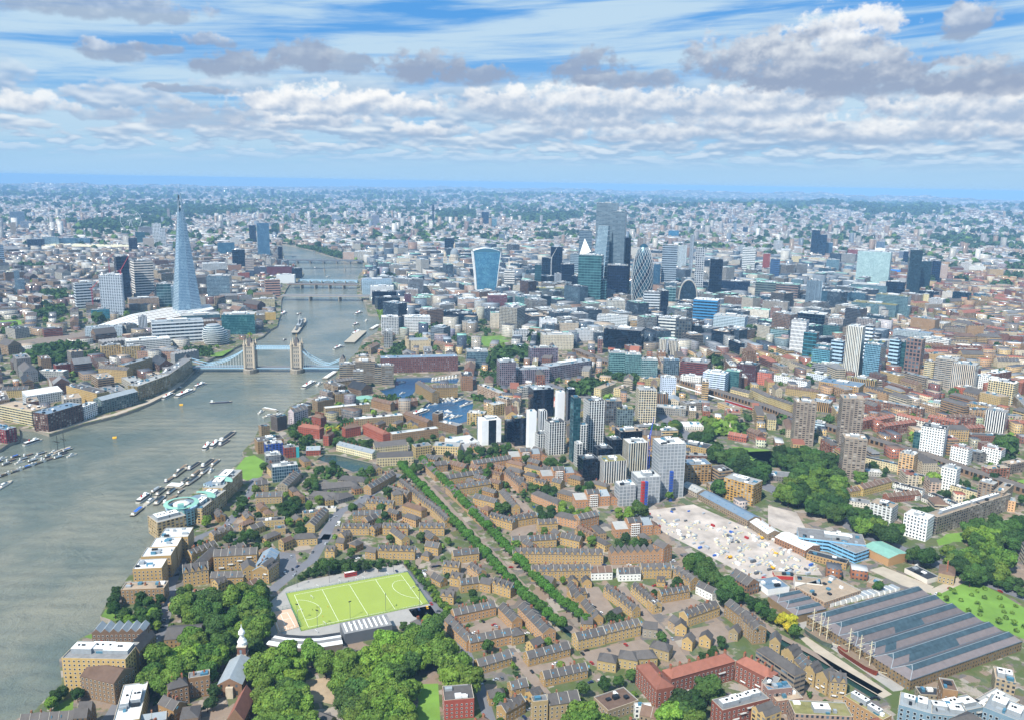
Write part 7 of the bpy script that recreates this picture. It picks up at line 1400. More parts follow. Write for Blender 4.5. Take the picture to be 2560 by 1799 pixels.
for x1,y1,x2,y2,D,H,st,wl,rf,rt_,lab in ((430,698,735,600,26,25,'balcony','#5b3f36','blue','flat','dark brick wharf with a blue-grey glazed roof at the inlet'),(0,590,290,650,24,22,'ribbon','#c0b592','tan','flat','cream banded flats beside the inlet'),(742,592,860,545,14,19,'balcony','#d4d9dc','white','flat','small white modern house on the far bank'),(900,538,1215,452,18,20,'balcony','#5c6f70','lead','gable','green glazed wharf with stepped bays'),(590,425,860,500,20,24,'brick','#ad925e','slate','flat','tan wharf with dark balcony stacks'),(1220,430,1500,318,18,24,'balcony','#857751','pale','flat','long olive wharf with iron balconies, downstream half'),(1500,316,1690,170,18,24,'balcony','#7f7350','grey','flat','long olive wharf with iron balconies, upstream half'),
 (245,470,560,420,24,15,'punched','#b9c0c4','white','mono','white curved-roof museum building'),(870,250,1120,270,14,22,'brick','#a99062','slate','gable','tan warehouse across the inner street'),(1100,230,1340,160,14,23,'brick','#9d8a62','lead','flat','warehouse with a zinc roof behind the olive wharf'),(1180,60,1590,70,16,16,'punched','#9a7b68','grey','flat','white and red trimmed flats near the bridge'),(0,790,60,800,16,18,'balcony','#7c2f38','blue','flat','red arched flats at the inlet'),(-120,760,0,790,16,18,'balcony','#4d5a6c','blue','flat','dark blue flats at the inlet'),(130,560,330,600,14,12,'brick','#8f7a56','slate','gable','tan low wharf behind the cream banded flats'),(20,400,250,390,16,12,'brick','#a89668','slate','gable','tan terrace behind the museum'),(500,200,720,170,16,17,'brick','#7c3f34','grey','flat','red brick flats behind the tan wharf'),(350,230,560,240,14,14,'punched','#9a9a96','white','flat','pale roofed workshops behind the tan wharf')):
 E('B1',x1,y1,x2,y2,D,H,st,wl,rf,lab,'warehouse_flats',rt_,rh=4)
for x1,y1,x2,y2,D,H,lab in ((1390,1640,1640,1570,24,17,'tan riverside block with terraces below the blue ring'),(1780,1500,1990,1330,22,16,'tan and pale blue riverside flats, near stretch'),(1960,1330,2130,1160,22,18,'tan and pale blue riverside flats, upstream stretch')):
 E('B1',x1,y1,x2,y2,D,H,'balcony','#b19a70','pale',lab,'flats',plant=2)
def ring():
 p=G('B1',1600,1480).xy; occ_poly(rect(p.x,p.y,0,34,34)); r=empty('ring_flats',(p.x,p.y,0),0,label='round pale blue flats topped by an open roof ring beside the houseboats',cat='flats')
 m=MB(); m.lathe([(15,0),(15,16)],FA['balcony'],26); m.build('wall',r,color=lc('#a4c9cc')); q=MB(); q.lathe([(15,16),(15.6,16),(15.6,16.5),(11,16.5)],MT['bluepaint'],26); q.build('roof_terrace',r)
 q=MB()
 for i in range(26):
  a0,a1=2*math.pi*i/26,2*math.pi*(i+1)/26
  q.face([(17*math.cos(a0),17*math.sin(a0),20),(17*math.cos(a1),17*math.sin(a1),20),(12.5*math.cos(a1),12.5*math.sin(a1),20.6),(12.5*math.cos(a0),12.5*math.sin(a0),20.6)],RM['copper'])
  if i%3==0: q.bar((16*math.cos(a0),16*math.sin(a0),16),(16*math.cos(a0),16*math.sin(a0),20.2),.2,MT['white'],4)
 q.build('roof_ring',r); q=MB(); q.lathe([(8,16),(8,19.5),(6,20.5),(.5,21.5)],RM['white'],18); q.build('roof_dome',r); q=MB(); q.box(11,-4,16,2,0,24,FA['blank'],RM['copper']); q.build('stair_tower',r,color=lc('#7fb5b5'))
 for x,y,lab in ((1710,1290,'quarter-circle pale green roof canopy, nearer'),(1870,1150,'quarter-circle pale green roof canopy, upstream')):
  p=G('B1',x,y,18).xy; r=empty('roof_canopy',(p.x,p.y,0),0,label=lab+' over pale blue penthouses',cat='flats',group='pale blue penthouse flats'); q=MB(); a0=1.2
  for i in range(9):
   t0,t1=a0+i*.2,a0+(i+1)*.2; q.face([(20*math.cos(t0),20*math.sin(t0),20),(20*math.cos(t1),20*math.sin(t1),20),(12*math.cos(t1),12*math.sin(t1),21),(12*math.cos(t0),12*math.sin(t0),21)],RM['copper'])
  q.build('canopy',r); q=MB(); q.walls([(12*math.cos(a0+i*.3),12*math.sin(a0+i*.3)) for i in range(7)]+[(-2,-10),(8,-4)],0,19,FA['balcony'],caps=RM['blue']); q.build('wall',r,color=lc('#a9c6cf')); occ_poly(rect(p.x,p.y,0,34,34))
ring()
# church with the white cupola
def church():
 p=G('C1',2085,1280).xy; rot=AWAY-math.pi/2+.05; r=empty('parish_church',(p.x,p.y,0),rot,label='brick parish church with a banded tower and white lead cupola beside the park',cat='church'); occ_poly(rect(p.x,p.y,rot,24,46))
 _,h,_=ground_h('C1',2080,1130+60,880); S=MT['stone']; w=facade('church_brick',5,6,.3,.55,'#2c2f33'); m=MB(); m.walls(rect(0,-2,0,16,30),0,9.5,w); m.build('nave',r,color=lc('#7e624c')); q=MB(); q.gable(-8,-17,8,13,9.5,4.5,RM['lead'],FA['plainbrick'],axis='y'); q.build('nave_roof',r,color=lc('#7e624c'))
 q=MB(); q.box(-2.4,-19,2.4,-17,0,8,S,S); q.build('porch',r)
 t=MB(); t.box(-3,13.2,3,19.2,0,19,w,S); t.box(-3.3,12.9,3.3,19.5,12.5,13.1,S); t.box(-3.4,12.8,3.4,19.6,18.6,19.3,S); tw=t.build('tower',r,color=lc('#6f4c3e'))
 q=MB(); q.lathe([(3.1,19.3),(3.1,21.5),(3.4,21.8),(2.6,23),(2.0,24.4),(1.5,25),(1.5,27.4),(2.4,27.8),(2.2,29.5),(1.2,31),(.35,32.5),(.2,35)],MT['white'],14,0,16.2); q.build('cupola',tw); q=MB(); q.bar((0,16.2,35),(0,16.2,37),.12,MT['yellow'],4); q.build('weather_vane',tw)
church()
def spires():
 for c,x,yb,yt,s,lab,n in (('A4',1398,1310,1165,1.3,'white stone church with a tall needle steeple in the eastern streets',1),('B3',1413,440,312,1.0,'pale stone church steeple beside the bluish white tower',1),('B3',1905,720,610,.7,'small white school cupola on the orange roof',0)):
  p,h,_=ground_h(c,x,yb,yt); occ_poly(rect(p.x,p.y,0,18*s,18*s)); r=empty('church',(p.x,p.y,0),face_rot(p),label=lab,cat='church'); m=MB(); w=4*s; m.box(-w,-w,w,w,0,h*.45,FA['punched'],MT['stone']); m.box(-w*.8,-w*.8,w*.8,w*.8,h*.45,h*.6,FA['punched'],MT['stone']); t=m.build('tower',r,color=lc('#c4baa6')); q=MB(); q.lathe([(w*.75,h*.6),(w*.3,h*.8),(.1,h)],MT['stone'],8); q.build('spire',t)
  if n: q=MB(); q.box(-9*s,-30*s,9*s,-w,0,11*s,FA['punched'],RM['lead']); q.gable(-9*s,-30*s,9*s,-w,11*s,4,RM['lead'],MT['stone'],axis='y'); q.build('nave',r,color=lc('#c4baa6'))
 p,h,_=ground_h('A2',1485,1080,935); r=empty('monument_column',(p.x,p.y,0),0,label='single tall fluted stone column with a gilded top between offices',cat='monument'); m=MB(); m.box(-3.5,-3.5,3.5,3.5,0,10,MT['stone']); m.lathe([(2.4,10),(2,h*.85),(3.2,h*.86),(3.2,h*.9),(1.2,h*.92),(1.2,h*.97),(.3,h)],MT['stone'],12); m.build('shaft',r)
spires()
# cranes
def crane(c,x,yb,yt,mat,lab,jib=26,ang=.6,lean=.5):
 p,h,_=ground_h(c,x,yb,yt); r=empty('tower_crane',(p.x,p.y,0),ang,label=lab,cat='crane',group='tower cranes'); z=h*.72; m=MB()
 for i,j in ((-1,-1),(1,-1),(1,1),(-1,1)): m.bar((i*1.1,j*1.1,0),(i*1.1,j*1.1,z),.28,mat,4)
 k=int(z/3)
 for i in range(k): s=1 if i%2 else -1; m.bar((-1.1*s,-1.1,i*3),(1.1*s,-1.1,i*3+3),.16,mat,3); m.bar((-1.1*s,1.1,i*3),(1.1*s,1.1,i*3+3),.16,mat,3)
 m.build('mast',r); q=MB(); e=(jib*math.cos(lean),0,z+(h-z)); q.bar((0,-.8,z),(e[0],0,e[2]),.3,mat,4); q.bar((0,.8,z),(e[0],0,e[2]),.3,mat,4); q.bar((0,0,z+1.8),(e[0],0,e[2]+.3),.25,mat,4); q.build('jib',r); q=MB(); q.bar((0,0,z),(-9,0,z),.7,mat,4); q.box(-10,-1.2,-7,1.2,z-2,z+.6,MT['concrete']); q.bar((0,0,z),(-3,0,z+6),.2,mat,3); q.bar((-3,0,z+6),e,.08,MT['dsteel'],3); q.build('counter_jib',r); q=MB(); q.box(-1,1,1,2.6,z,z+2.4,MT['white']); q.build('cab',r)
crane('A1',1110,1240,700,MT['craneR'],'red crane hugging the zigzag panelled tower',30,1.2); crane('A1',840,1230,930,MT['craneR'],'low red crane beside the ribbed grey flats',34,.6,.2); crane('A1',962,1210,1000,MT['craneR'],'short red crane in front of the zigzag tower',20,2.2); crane('A1',985,900,690,MT['craneR'],'red crane behind the zigzag tower',24,1.9)
crane('A3',347,985,640,MT['white'],'pale mast crane on the black-blue city tower',26,.4); crane('B3',1190,1060,620,MT['craneB'],'tall bright blue crane between the ribbed and scaffolded towers',30,2.4); crane('A2',1365,700,520,MT['craneR'],'thin far red crane west of the cathedral',30,.5); crane('A2',1625,720,610,MT['craneR'],'far red crane just west of the cathedral dome',26,1.5); crane('A2',2265,700,610,MT['craneR'],'far red crane behind the curved top-heavy tower',26,2.5)
for x,yb,yt,mt,l in ((1385,1300,1040,'blue','blue hoist lattice up the tall scaffolded tower'),(1165,1370,1130,'blue','blue hoist lattice on the low scaffolded block'),(1138,1370,1130,'red','red hoist lattice on the low scaffolded block')):
 p,h,_=ground_h('B3',x,yb,yt); q=MB(); q.box(-1.6,-1.6,1.6,1.6,0,h,MT[mt]); [q.box(-1.8,-1.8,1.8,1.8,z,z+.4,MT['steel']) for z in range(2,int(h),3)]; q.build('site_hoist',loc=(p.x,p.y,0),rz=AWAY+.38,label=l,cat='hoist')
# bridges upstream, viaduct, station roofs
def bridge2(name,lab,c,x1,y1,x2,y2,w,z,piers,mat,arch=False,th=1.6):
 a=G(c,x1,y1).xy; b=G(c,x2,y2).xy; d=b-a; L=d.length; m_=(a+b)/2; rot=math.atan2(d.y,d.x); r=empty(name,(m_.x,m_.y,0),rot,label=lab,cat='bridge'); m=MB(); m.box(-L/2,-w/2,L/2,w/2,z-th,z,mat,GR['asphalt']); dk=m.build('deck',r)
 for s in (-1,1): q=MB(); q.box(-L/2,s*w/2-.2,L/2,s*w/2+.2,z,z+1.1,mat); q.build('parapet',r)
 for i in range(piers): q=MB(); x=-L/2+L*(i+1)/(piers+1); q.walls([(x-2.5,-w/2),(x,-w/2-3),(x+2.5,-w/2),(x+2.5,w/2),(x,w/2+3),(x-2.5,w/2)],-6,z-th,MT['dstone'],caps=MT['dstone']); q.build('pier',r)
 if arch:
  for i in range(piers+1):
   x0=-L/2+L*i/(piers+1); x1_=x0+L/(piers+1); q=MB()
   for s in (-1,1):
    for k in range(8):
     t0,t1=k/8,(k+1)/8; f=lambda t:(x0+(x1_-x0)*t,s*w/2,z-th-(z-.5)*(1-math.sin(math.pi*t)**.8)); A,B=f(t0),f(t1); q.face([A,B,(B[0],B[1],z-th),(A[0],A[1],z-th)],mat)
   q.build('arch',r)
 return r
bridge2('road_bridge','plain pale concrete road bridge with two slim river piers','A2',225,1100,1015,1108,32,10,2,MT['concrete'])
bridge2('railway_bridge','brown railway bridge on stubby piers just past the plain road bridge','A2',285,992,915,1000,30,9,4,MT['wood']); bridge2('arched_bridge','low arched iron bridge with pale spandrels','A2',385,950,912,958,18,8,4,MT['bluepaint'],True)
bridge2('far_bridge','far wide railway and road bridge carrying dark panels','A2',258,772,958,778,36,9,5,MT['steel'],True); bridge2('footbridge','thin steel footbridge crossing the middle of the river','A2',430,852,975,845,4,9,2,MT['steel'],th=.8); bridge2('farthest_bridge','faint pale bridge at the river bend','A2',170,604,330,616,20,8,3,MT['stone'])
def viaduct():
 for nm,pts,lab in (('railway_viaduct',(('B3',560,0),('B3',800,100),('B3',1100,180),('B3',1430,255),('B3',1900,405),('B3',2244,510),('B4',200,590),('B4',560,690),('B4',880,790),('B4',1300,910),('B4',1660,1040),('B4',2000,1150),('B4',2300,1250)),'long brick railway viaduct with brown tracks running through the eastern district'),):
  P=[G(*p).xy for p in pts]; Qp=[];
  for a,b in zip(P,P[1:]): Qp+= [a.lerp(b,t) for t in (0,.5)]
  Qp.append(P[-1]); S_=strip(Qp,18); occ_poly(S_,grow=3); h=len(Qp); r=empty(nm,(P[5].x,P[5].y,0),0,label=lab,cat='viaduct'); o=P[5]; V_=[v-o for v in S_]; m=MB(); w=facade('viaduct_arches',7,14,.6,.55,'#2b2623')
  for i in range(h-1):
   L=(Qp[i+1]-Qp[i]).length
   for a,b in ((V_[i+1],V_[i]),(V_[2*h-2-i+1] if i==-1 else V_[2*h-1-i],V_[2*h-2-i])): m.face([(*a,0),(*b,0),(*b,8),(*a,8)],w,[(0,0),(L,0),(L,8),(0,8)])
   m.face([(*V_[i],7.2),(*V_[i+1],7.2),(*V_[2*h-2-i],7.2),(*V_[2*h-1-i],7.2)],GR['rail'])
  m.build('arch_wall',r,color=lc('#7d6650'))
  for off in (-5,-1.8,1.8,5):
   q=MB(); T2=strip([v-o for v in Qp],1.6)
   for i in range(h-1):
    d=(Qp[i+1]-Qp[i]).normalized(); n_=Vector((-d.y,d.x))*off; A,B=Qp[i]-o+n_,Qp[i+1]-o+n_
    for s in (-.72,.72): k=Vector((-d.y,d.x))*s; q.bar((*(A+k),7.35),(*(B+k),7.35),.1,MT['steel'],3)
   q.build('track',r)
 a=G('B3',1870,430,8).xy; b=G('B3',2150,515,8).xy; d=(b-a); u=d.normalized(); ang=math.atan2(u.y,u.x); r=empty('red_train',(a.x,a.y,7.4),ang,label='red and white light rail train standing on the viaduct',cat='train')
 k=5; L=d.length/k
 for i in range(k): q=MB(); q.box(i*L+.4,-1.4,(i+1)*L-.4,1.4,.4,3.6,MT['red'],MT['plant']); q.box(i*L+1,-1.45,(i+1)*L-1,1.45,1.8,2.8,MT['glass']); q.build('carriage',r)
 a=G('B3',1440,300,8).xy; b=G('B3',1860,430,8).xy; d=b-a; r=empty('station_platform',(a.x,a.y,7.3),math.atan2(d.y,d.x),label='long white platform canopy beside the red train',cat='station'); q=MB(); q.box(0,-2,d.length,2,3,3.3,MT['white']); q.build('canopy',r); q=MB(); [q.bar((t,0,0),(t,0,3),.15,MT['steel'],4) for t in range(4,int(d.length),9)]; q.build('canopy_posts',r)
 r=empty('station_roof',(*G('A1',1400,1270).xy,0),0,label='fan of long white platform roofs curving into the terminus by the glass spire',cat='station'); o=G('A1',1400,1270).xy
 for i in range(9):
  P=[G('A1',x,y,9).xy-o for x,y in ((870+i*22,1345+i*4),(1200+i*24,1240+i*7),(1500+i*22,1185+i*7),(1880+i*4,1150+i*5))]; S_=strip(P,7.5); q=MB()
  for k in range(3): q.face([(*S_[k],9+.3*(i%2)),(*S_[k+1],9+.3*(i%2)),(*S_[6-k],9+.3*(i%2)),(*S_[7-k],9+.3*(i%2))],MT['white'])
  q.build('platform_canopy',r); occ_poly([p+o for p in strip(P,14)])
 sheet('railway_yard',XY('A1',[(720,1400),(870,1340),(1500,1180),(1900,1150),(1920,1200),(1300,1330),(1000,1390),(700,1470),(0,1560),(0,1500)]),GR['rail'],.03)
 r=empty('long_station_roof',(*G('A1',800,650).xy,0),0,label='long cream vaulted terminus roof near the big wheel',cat='station'); o=G('A1',800,650).xy; a=G('A1',400,650,12).xy-o; b=G('A1',1160,665,12).xy-o; d=(b-a); ang=math.atan2(d.y,d.x); L=d.length; r.rotation_euler.z=ang; q=MB();
 for i in range(14): x=-L/2+L*i/14; q.gable(x,-60,x+L/14,60,12,5,MT['cream'],MT['cream'],axis='y',ov=0)
 q.box(-L/2,-60,L/2,60,0,12,FA['punched'],MT['cream']); q.build('roof',r,color=lc('#b0a48c')); occ_poly(rect(o.x,o.y,ang,L,120))
viaduct()
# boats
def boat(c,x1,y1,x2,y2,kind,lab,cat='boat',beam=None,group=None,z=-4,name=None):
 a=G(c,x1,y1,z).xy; b=G(c,x2,y2,z).xy; d=b-a; L=max(6,d.length); m_=(a+b)/2; B=beam or max(2.4,L*(.2 if L<30 else .16)); nm=name or {'barge':'river_barge','cruise':'passenger_boat','yacht':'motor_yacht','house':'houseboat','sail':'sailing_barge','war':'warship','pontoon':'pontoon'}[kind]
 r=empty(nm,(m_.x,m_.y,z),math.atan2(d.y,d.x),label=lab,cat=cat,group=group); h=1.1+L*.02; hm={'barge':'hullblue','cruise':'white','yacht':'white','house':'hullblack','sail':'white','war':'steel','pontoon':'concrete'}[kind]
 x=L/2; y=B/2; pl=[(-x,-y*.8),(-x*.9,-y),(x*.55,-y),(x*.85,-y*.6),(x,0),(x*.85,y*.6),(x*.55,y),(-x*.9,y),(-x,y*.8)] if kind!='pontoon' else [(-x,-y),(x,-y),(x,y),(-x,y)]
 m=MB(); m.walls([(p[0]*.95,p[1]*.8) for p in pl],-.4,h,MT[hm],pl,caps=MT['deck']); m.build('hull',r)
 def bx(n_,x0,y0,x1,y1,z0,z1,mt,top=None): q=MB(); q.box(x0,y0,x1,y1,z0,z1,MT[mt],MT[top] if top else None); return q.build(n_,r)
 if kind in('cruise',): bx('cabin',-x*.85,-y*.8,x*.6,y*.8,h,h+2.3,'glass','white'); bx('upper_deck',-x*.7,-y*.75,x*.4,y*.75,h+2.3,h+2.6,'white'); (bx('wheelhouse',x*.1,-y*.5,x*.35,y*.5,h+2.6,h+4.6,'white'),bx('funnel',-x*.4,-y*.2,-x*.3,y*.2,h+2.6,h+5,'red')) if L>25 else None
 elif kind=='yacht': bx('cabin',-x*.5,-y*.6,x*.35,y*.6,h,h+1.3,'white','glass'); bx('flybridge',-x*.3,-y*.45,x*.05,y*.45,h+1.3,h+2,'white')
 elif kind=='house': bx('cabin',-x*.6,-y*.65,x*.5,y*.65,h,h+1.5,R.choice(['cream','steel','wood','bluepaint','white']),R.choice(['plant','dsteel','tarp','wood'])); bx('wheelhouse',-x*.85,-y*.5,-x*.62,y*.5,h,h+2.2,'white','wood')
 elif kind=='barge': bx('wheelhouse',-x*.9,-y*.5,-x*.7,y*.5,h,h+2.8,'white'); bx('hatch',-x*.55,-y*.7,x*.7,y*.7,h,h+.6,R.choice(['steel','wood','dsteel']))
 elif kind=='sail':
  bx('cabin',-x*.7,-y*.5,x*.2,y*.5,h,h+1.2,'wood','deck')
  for t in (-.3,.35): q=MB(); q.bar((x*t,0,h),(x*t,0,h+L*.6),.3,MT['dsteel'],5); q.bar((x*t-L*.14,0,h+L*.42),(x*t+L*.1,0,h+L*.3),.7,MT['wood'],4); q.build('mast',r)
 elif kind=='war':
  bx('superstructure',-x*.35,-y*.6,x*.3,y*.6,h,h+5,'steel','plant'); bx('bridge_deck',x*.08,-y*.5,x*.26,y*.5,h+5,h+10,'plant');
  for t in (-.15,.0): q=MB(); q.lathe([(2,h+5),(1.8,h+13)],MT['steel'],10,x*t,0); q.build('funnel',r)
  for t in (.45,.62,-.5,-.68): q=MB(); q.lathe([(3.4,h),(3.2,h+2.6),(.1,h+2.8)],MT['steel'],8,x*t,0); s=1 if t>0 else -1; [q.bar((x*t,k,h+1.8),(x*t+s*9,k,h+2.6),.3,MT['steel'],4) for k in(-1,0,1)]; q.build('gun_turret',r)
  for t in (.02,-.25): q=MB(); q.bar((x*t,0,h+4),(x*t,0,h+26),.4,MT['white'],4); q.bar((x*t,-5,h+18),(x*t,5,h+18),.25,MT['white'],4); q.build('mast',r)
 elif kind=='pontoon': bx('canopy',-x*.8,-y*.7,x*.8,y*.7,2.6,3,'white'); q=MB(); [q.bar((t*x*.75,0,h*.6),(t*x*.75,0,2.7),.2,MT['steel'],4) for t in(-1,-.5,0,.5,1)]; q.build('posts',r)
 return r
HB='houseboats rafted on the near bank moorings'
for i,(x1,y1,x2,y2,k,l) in enumerate(((1155,1440,1265,1352,'house','cream cabined motor boat, farthest downstream on the moorings'),(1205,1328,1320,1242,'cruise','turquoise-topped passenger boat on the moorings'),(1270,1345,1375,1265,'yacht','white pointed motor boat beside the turquoise-topped boat'),(1360,1342,1450,1255,'house','dark converted lighter in the lower raft'),(1435,1335,1555,1255,'barge','broad flat-decked barge in the lower raft'),(1370,1260,1462,1190,'house','tan cabined barge with a mast in the lower raft'),(1465,1250,1550,1188,'house','brown narrow barge just below the jetty'),(1560,1242,1617,1200,'house','small blue cabined boat at the jetty end'),(1328,1236,1412,1180,'house','grey-topped barge outermost below the jetty'),(1448,1145,1522,1092,'barge','rust decked lighter just above the jetty'),(1520,1102,1640,1012,'house','long rusty barge in the upper raft'),(1556,1062,1640,985,'barge','dark lighter outermost in the upper raft'),(1650,1035,1757,962,'barge','big black tug hulled ship heading the upper raft'),(1590,1162,1652,1102,'house','olive cabin boat inside the upper raft'),(1630,1172,1762,1080,'house','large two-masted grey houseboat'),(1682,1095,1762,1030,'house','white roofed houseboat in the middle of the upper raft'),(1760,1078,1862,1000,'house','grey barge innermost in the upper raft'),(1770,1012,1872,935,'barge','long black lighter at the upstream end'),(1855,998,1925,942,'house','tan decked tug shaped boat at the upstream end'),(1830,1062,1872,1020,'yacht','small white launch by the upper raft'))): boat('B1',x1,y1,x2,y2,k,l,group=HB)
boat('B1',1470,1172,1610,1182,'pontoon','dark roofed jetty pontoon joining the two houseboat rafts','jetty',14)
for x1,y1,x2,y2,k,l in ((1785,862,1845,800,'cruise','small white and black passenger boat midstream, nearest'),(1848,842,1922,782,'cruise','dark-roofed passenger boat midstream'),(1922,822,2012,768,'barge','grey flat barge alongside the midstream group'),(1930,790,2062,695,'barge','long navy barge of the midstream group'),(1540,405,1712,330,'cruise','large white three-deck pleasure ship by the far bank'),(1425,418,1530,365,'cruise','red and white restaurant boat behind the pleasure ship'),(1702,318,1812,275,'cruise','slim white river bus near the pier'),(1838,447,2038,436,'barge','navy blue tanker barge under way alone'),(1500,305,1600,320,'pontoon','white canopied pier pontoon by the far bank'),(448,908,622,832,'sail','white sailing barge with two dark furled masts'),(205,822,372,768,'cruise','houseboat with a long red roof by the inlet')): boat('B1',x1,y1,x2,y2,k,l)
for i in range(34):
 x=[20+i*26,-30+(i-16)*38][i>15]; y=[1075-i*9.2,985-(i-16)*5-(i%3)*26][i>15]; boat('B1',x-30,y+22,x+60,y-8,['house','yacht','house','barge'][i%4],where(*G('B1',x,y+i*2).xy,LABELS,['white','tan','cream','blue topped','grey','brown','green topped','low white','dark','rusty','pale','long cream','small tan','red trimmed','broad grey','narrow white'][i%16]+' barge in the garden boat cluster'),group='garden barges rafted on the far bank')
boat('B1',-30,1210,105,1128,'yacht','big white launch at the outer corner of the garden barges');
for i in range(7): g_=G('B1',30+i*45,985-i*6,-3).xy; tree_at(g_.x,g_.y,'small',1.2,'light','bush growing on a garden barge deck, '+['first','second','third','fourth','fifth','sixth','last'][i]+' from the frame edge')
for j,(x,y) in enumerate(((1588,462),(1004,750))): q=MB(); g_=G('B1',x,y,-4); q.box(-4,-2.5,4,2.5,-.3,1,MT['yellow']); q.lathe([(.4,1),(.3,2.2)],MT['yellow'],6); q.build('mooring_raft',loc=g_,label=['square yellow mooring raft near the pleasure ship','square yellow mooring raft alone in midstream'][j],cat='raft')
for x1,y1,x2,y2,k,l in ((345,1425,440,1290,'war','grey museum warship with turrets moored upstream of the bridge'),(695,1560,790,1528,'cruise','dark river cruiser heading under the bridge'),(868,1345,932,1328,'cruise','white river bus in mid reach'),(888,1245,955,1222,'cruise','white boats at the midstream mooring'),(835,1505,950,1400,'pontoon','long passenger pier pontoon by the castle'),(862,1425,950,1392,'cruise','black and white ferry alongside the passenger pier'),(980,1305,1000,1290,'yacht','tiny launch off the north bank'),(222,1250,276,1222,'cruise','small moored boat by the egg-shaped hall pier'),(370,1245,406,1230,'barge','pontoon barge behind the warship'),(318,722,362,722,'barge','dark lighters moored in the far reach'),(520,828,600,834,'barge','orange loaded barge beyond the footbridge'),(508,682,562,680,'cruise','white moored ship by the river trees'),(628,908,672,900,'yacht','speedboat between the far bridges'),(1030,1380,1098,1340,'pontoon','small covered jetty on the north bank'),(245,1475,275,1465,'barge','small dark lighter just above the bridge')): boat('A2',x1,y1,x2,y2,k,l,beam=16 if k=='war' else None)
for x1,y1,x2,y2,k,l in ((408,325,525,258,'cruise','long white glass-topped dinner boat below the hotel'),(530,298,582,265,'yacht','red and white launch beside the dinner boat'),(20,542,72,512,'yacht','bright red workboat at the pier'),(600,240,702,172,'pontoon','white tubular pier leading to the hotel'),(60,495,190,520,'pontoon','long grey workboat pier pontoon'),(60,575,180,545,'yacht','white police launch on the workboat pier')): boat('B2',x1,y1,x2,y2,k,l)
boat('B2',1350,568,1522,508,'cruise','long white floating restaurant in the marina basin',z=-2.6,beam=9)
MY='yachts berthed in the marina'
yl=[(1545+i*29,262-i*4,1556+i*29,226-i*4) for i in range(8)]+[(1500,478,1545,462),(1545,462,1600,455),(1560,425,1600,445),(1600,415,1640,442),(1630,408,1670,438),(1665,405,1705,430),(1700,400,1745,418),(1730,440,1850,402),(1790,480,1915,440),(1560,560,1640,532),(1600,570,1680,540),(1640,580,1725,545),(1680,560,1760,560),(1700,585,1780,560),(1560,535,1640,515),(1385,592,1440,575),(1430,592,1485,578),(1650,515,1720,525),(1740,575,1810,555),(1250,275,1305,262),(1260,370,1310,355)]
for i,(x1,y1,x2,y2) in enumerate(yl): boat('B2',x1,y1,x2,y2,'yacht',where(*(G('B2',x1,y1).xy+Vector((i*5,-i*3))),LABELS,['white motor yacht','slim white yacht','navy hulled yacht','cream yacht','broad white cruiser','small white launch','grey yacht','twin-deck white yacht','white cabin cruiser'][i%9]),group=MY,z=-2.6)
def ship(c,x1,y1,x2,y2,mat,lab):
 a=G(c,x1,y1).xy; b=G(c,x2,y2).xy; d=b-a; L=d.length; m_=(a+b)/2; r=empty('replica_ship',(m_.x,m_.y,0),math.atan2(d.y,d.x),label=lab,cat='ship'); occ_poly(rect(m_.x,m_.y,math.atan2(d.y,d.x),L,10)); x=L/2;y=3.6; pl=[(-x,-y*.7),(-x*.6,-y),(x*.5,-y),(x*.85,-y*.5),(x,0),(x*.85,y*.5),(x*.5,y),(-x*.6,y),(-x,y*.7)]
 m=MB(); m.walls([(p[0]*.9,p[1]*.5) for p in pl],0,4.6,mat,pl,caps=MT['wood']); m.build('hull',r); q=MB(); q.box(-x*.95,-y*.6,-x*.55,y*.6,4.6,6.2,mat,MT['wood']); q.build('stern_cabin',r); q=MB(); q.bar((x,0,4.6),(x+7,0,7),.2,MT['cream'],4); q.build('bowsprit',r)
 for t in (-.5,.05,.55):
  q=MB(); q.bar((x*t,0,4),(x*t,0,24),.28,MT['cream'],5); q.lathe([(1.2,15),(1.2,15.5)],MT['cream'],6,x*t,0); [q.bar((x*t,-w,z),(x*t,w,z),.14,MT['cream'],4) for w,z in((5,12),(3.8,17),(2.5,21))]; q.build('mast',r)
ship('C4',620,1010,965,1235,plain('oxblood_hull','#7d3a2a',.6),'three-masted red-brown replica ship standing on the dock quay'); ship('C4',330,845,560,990,plain('grey_hull','#5d6a62',.6),'smaller grey-green replica ship on the dock quay')
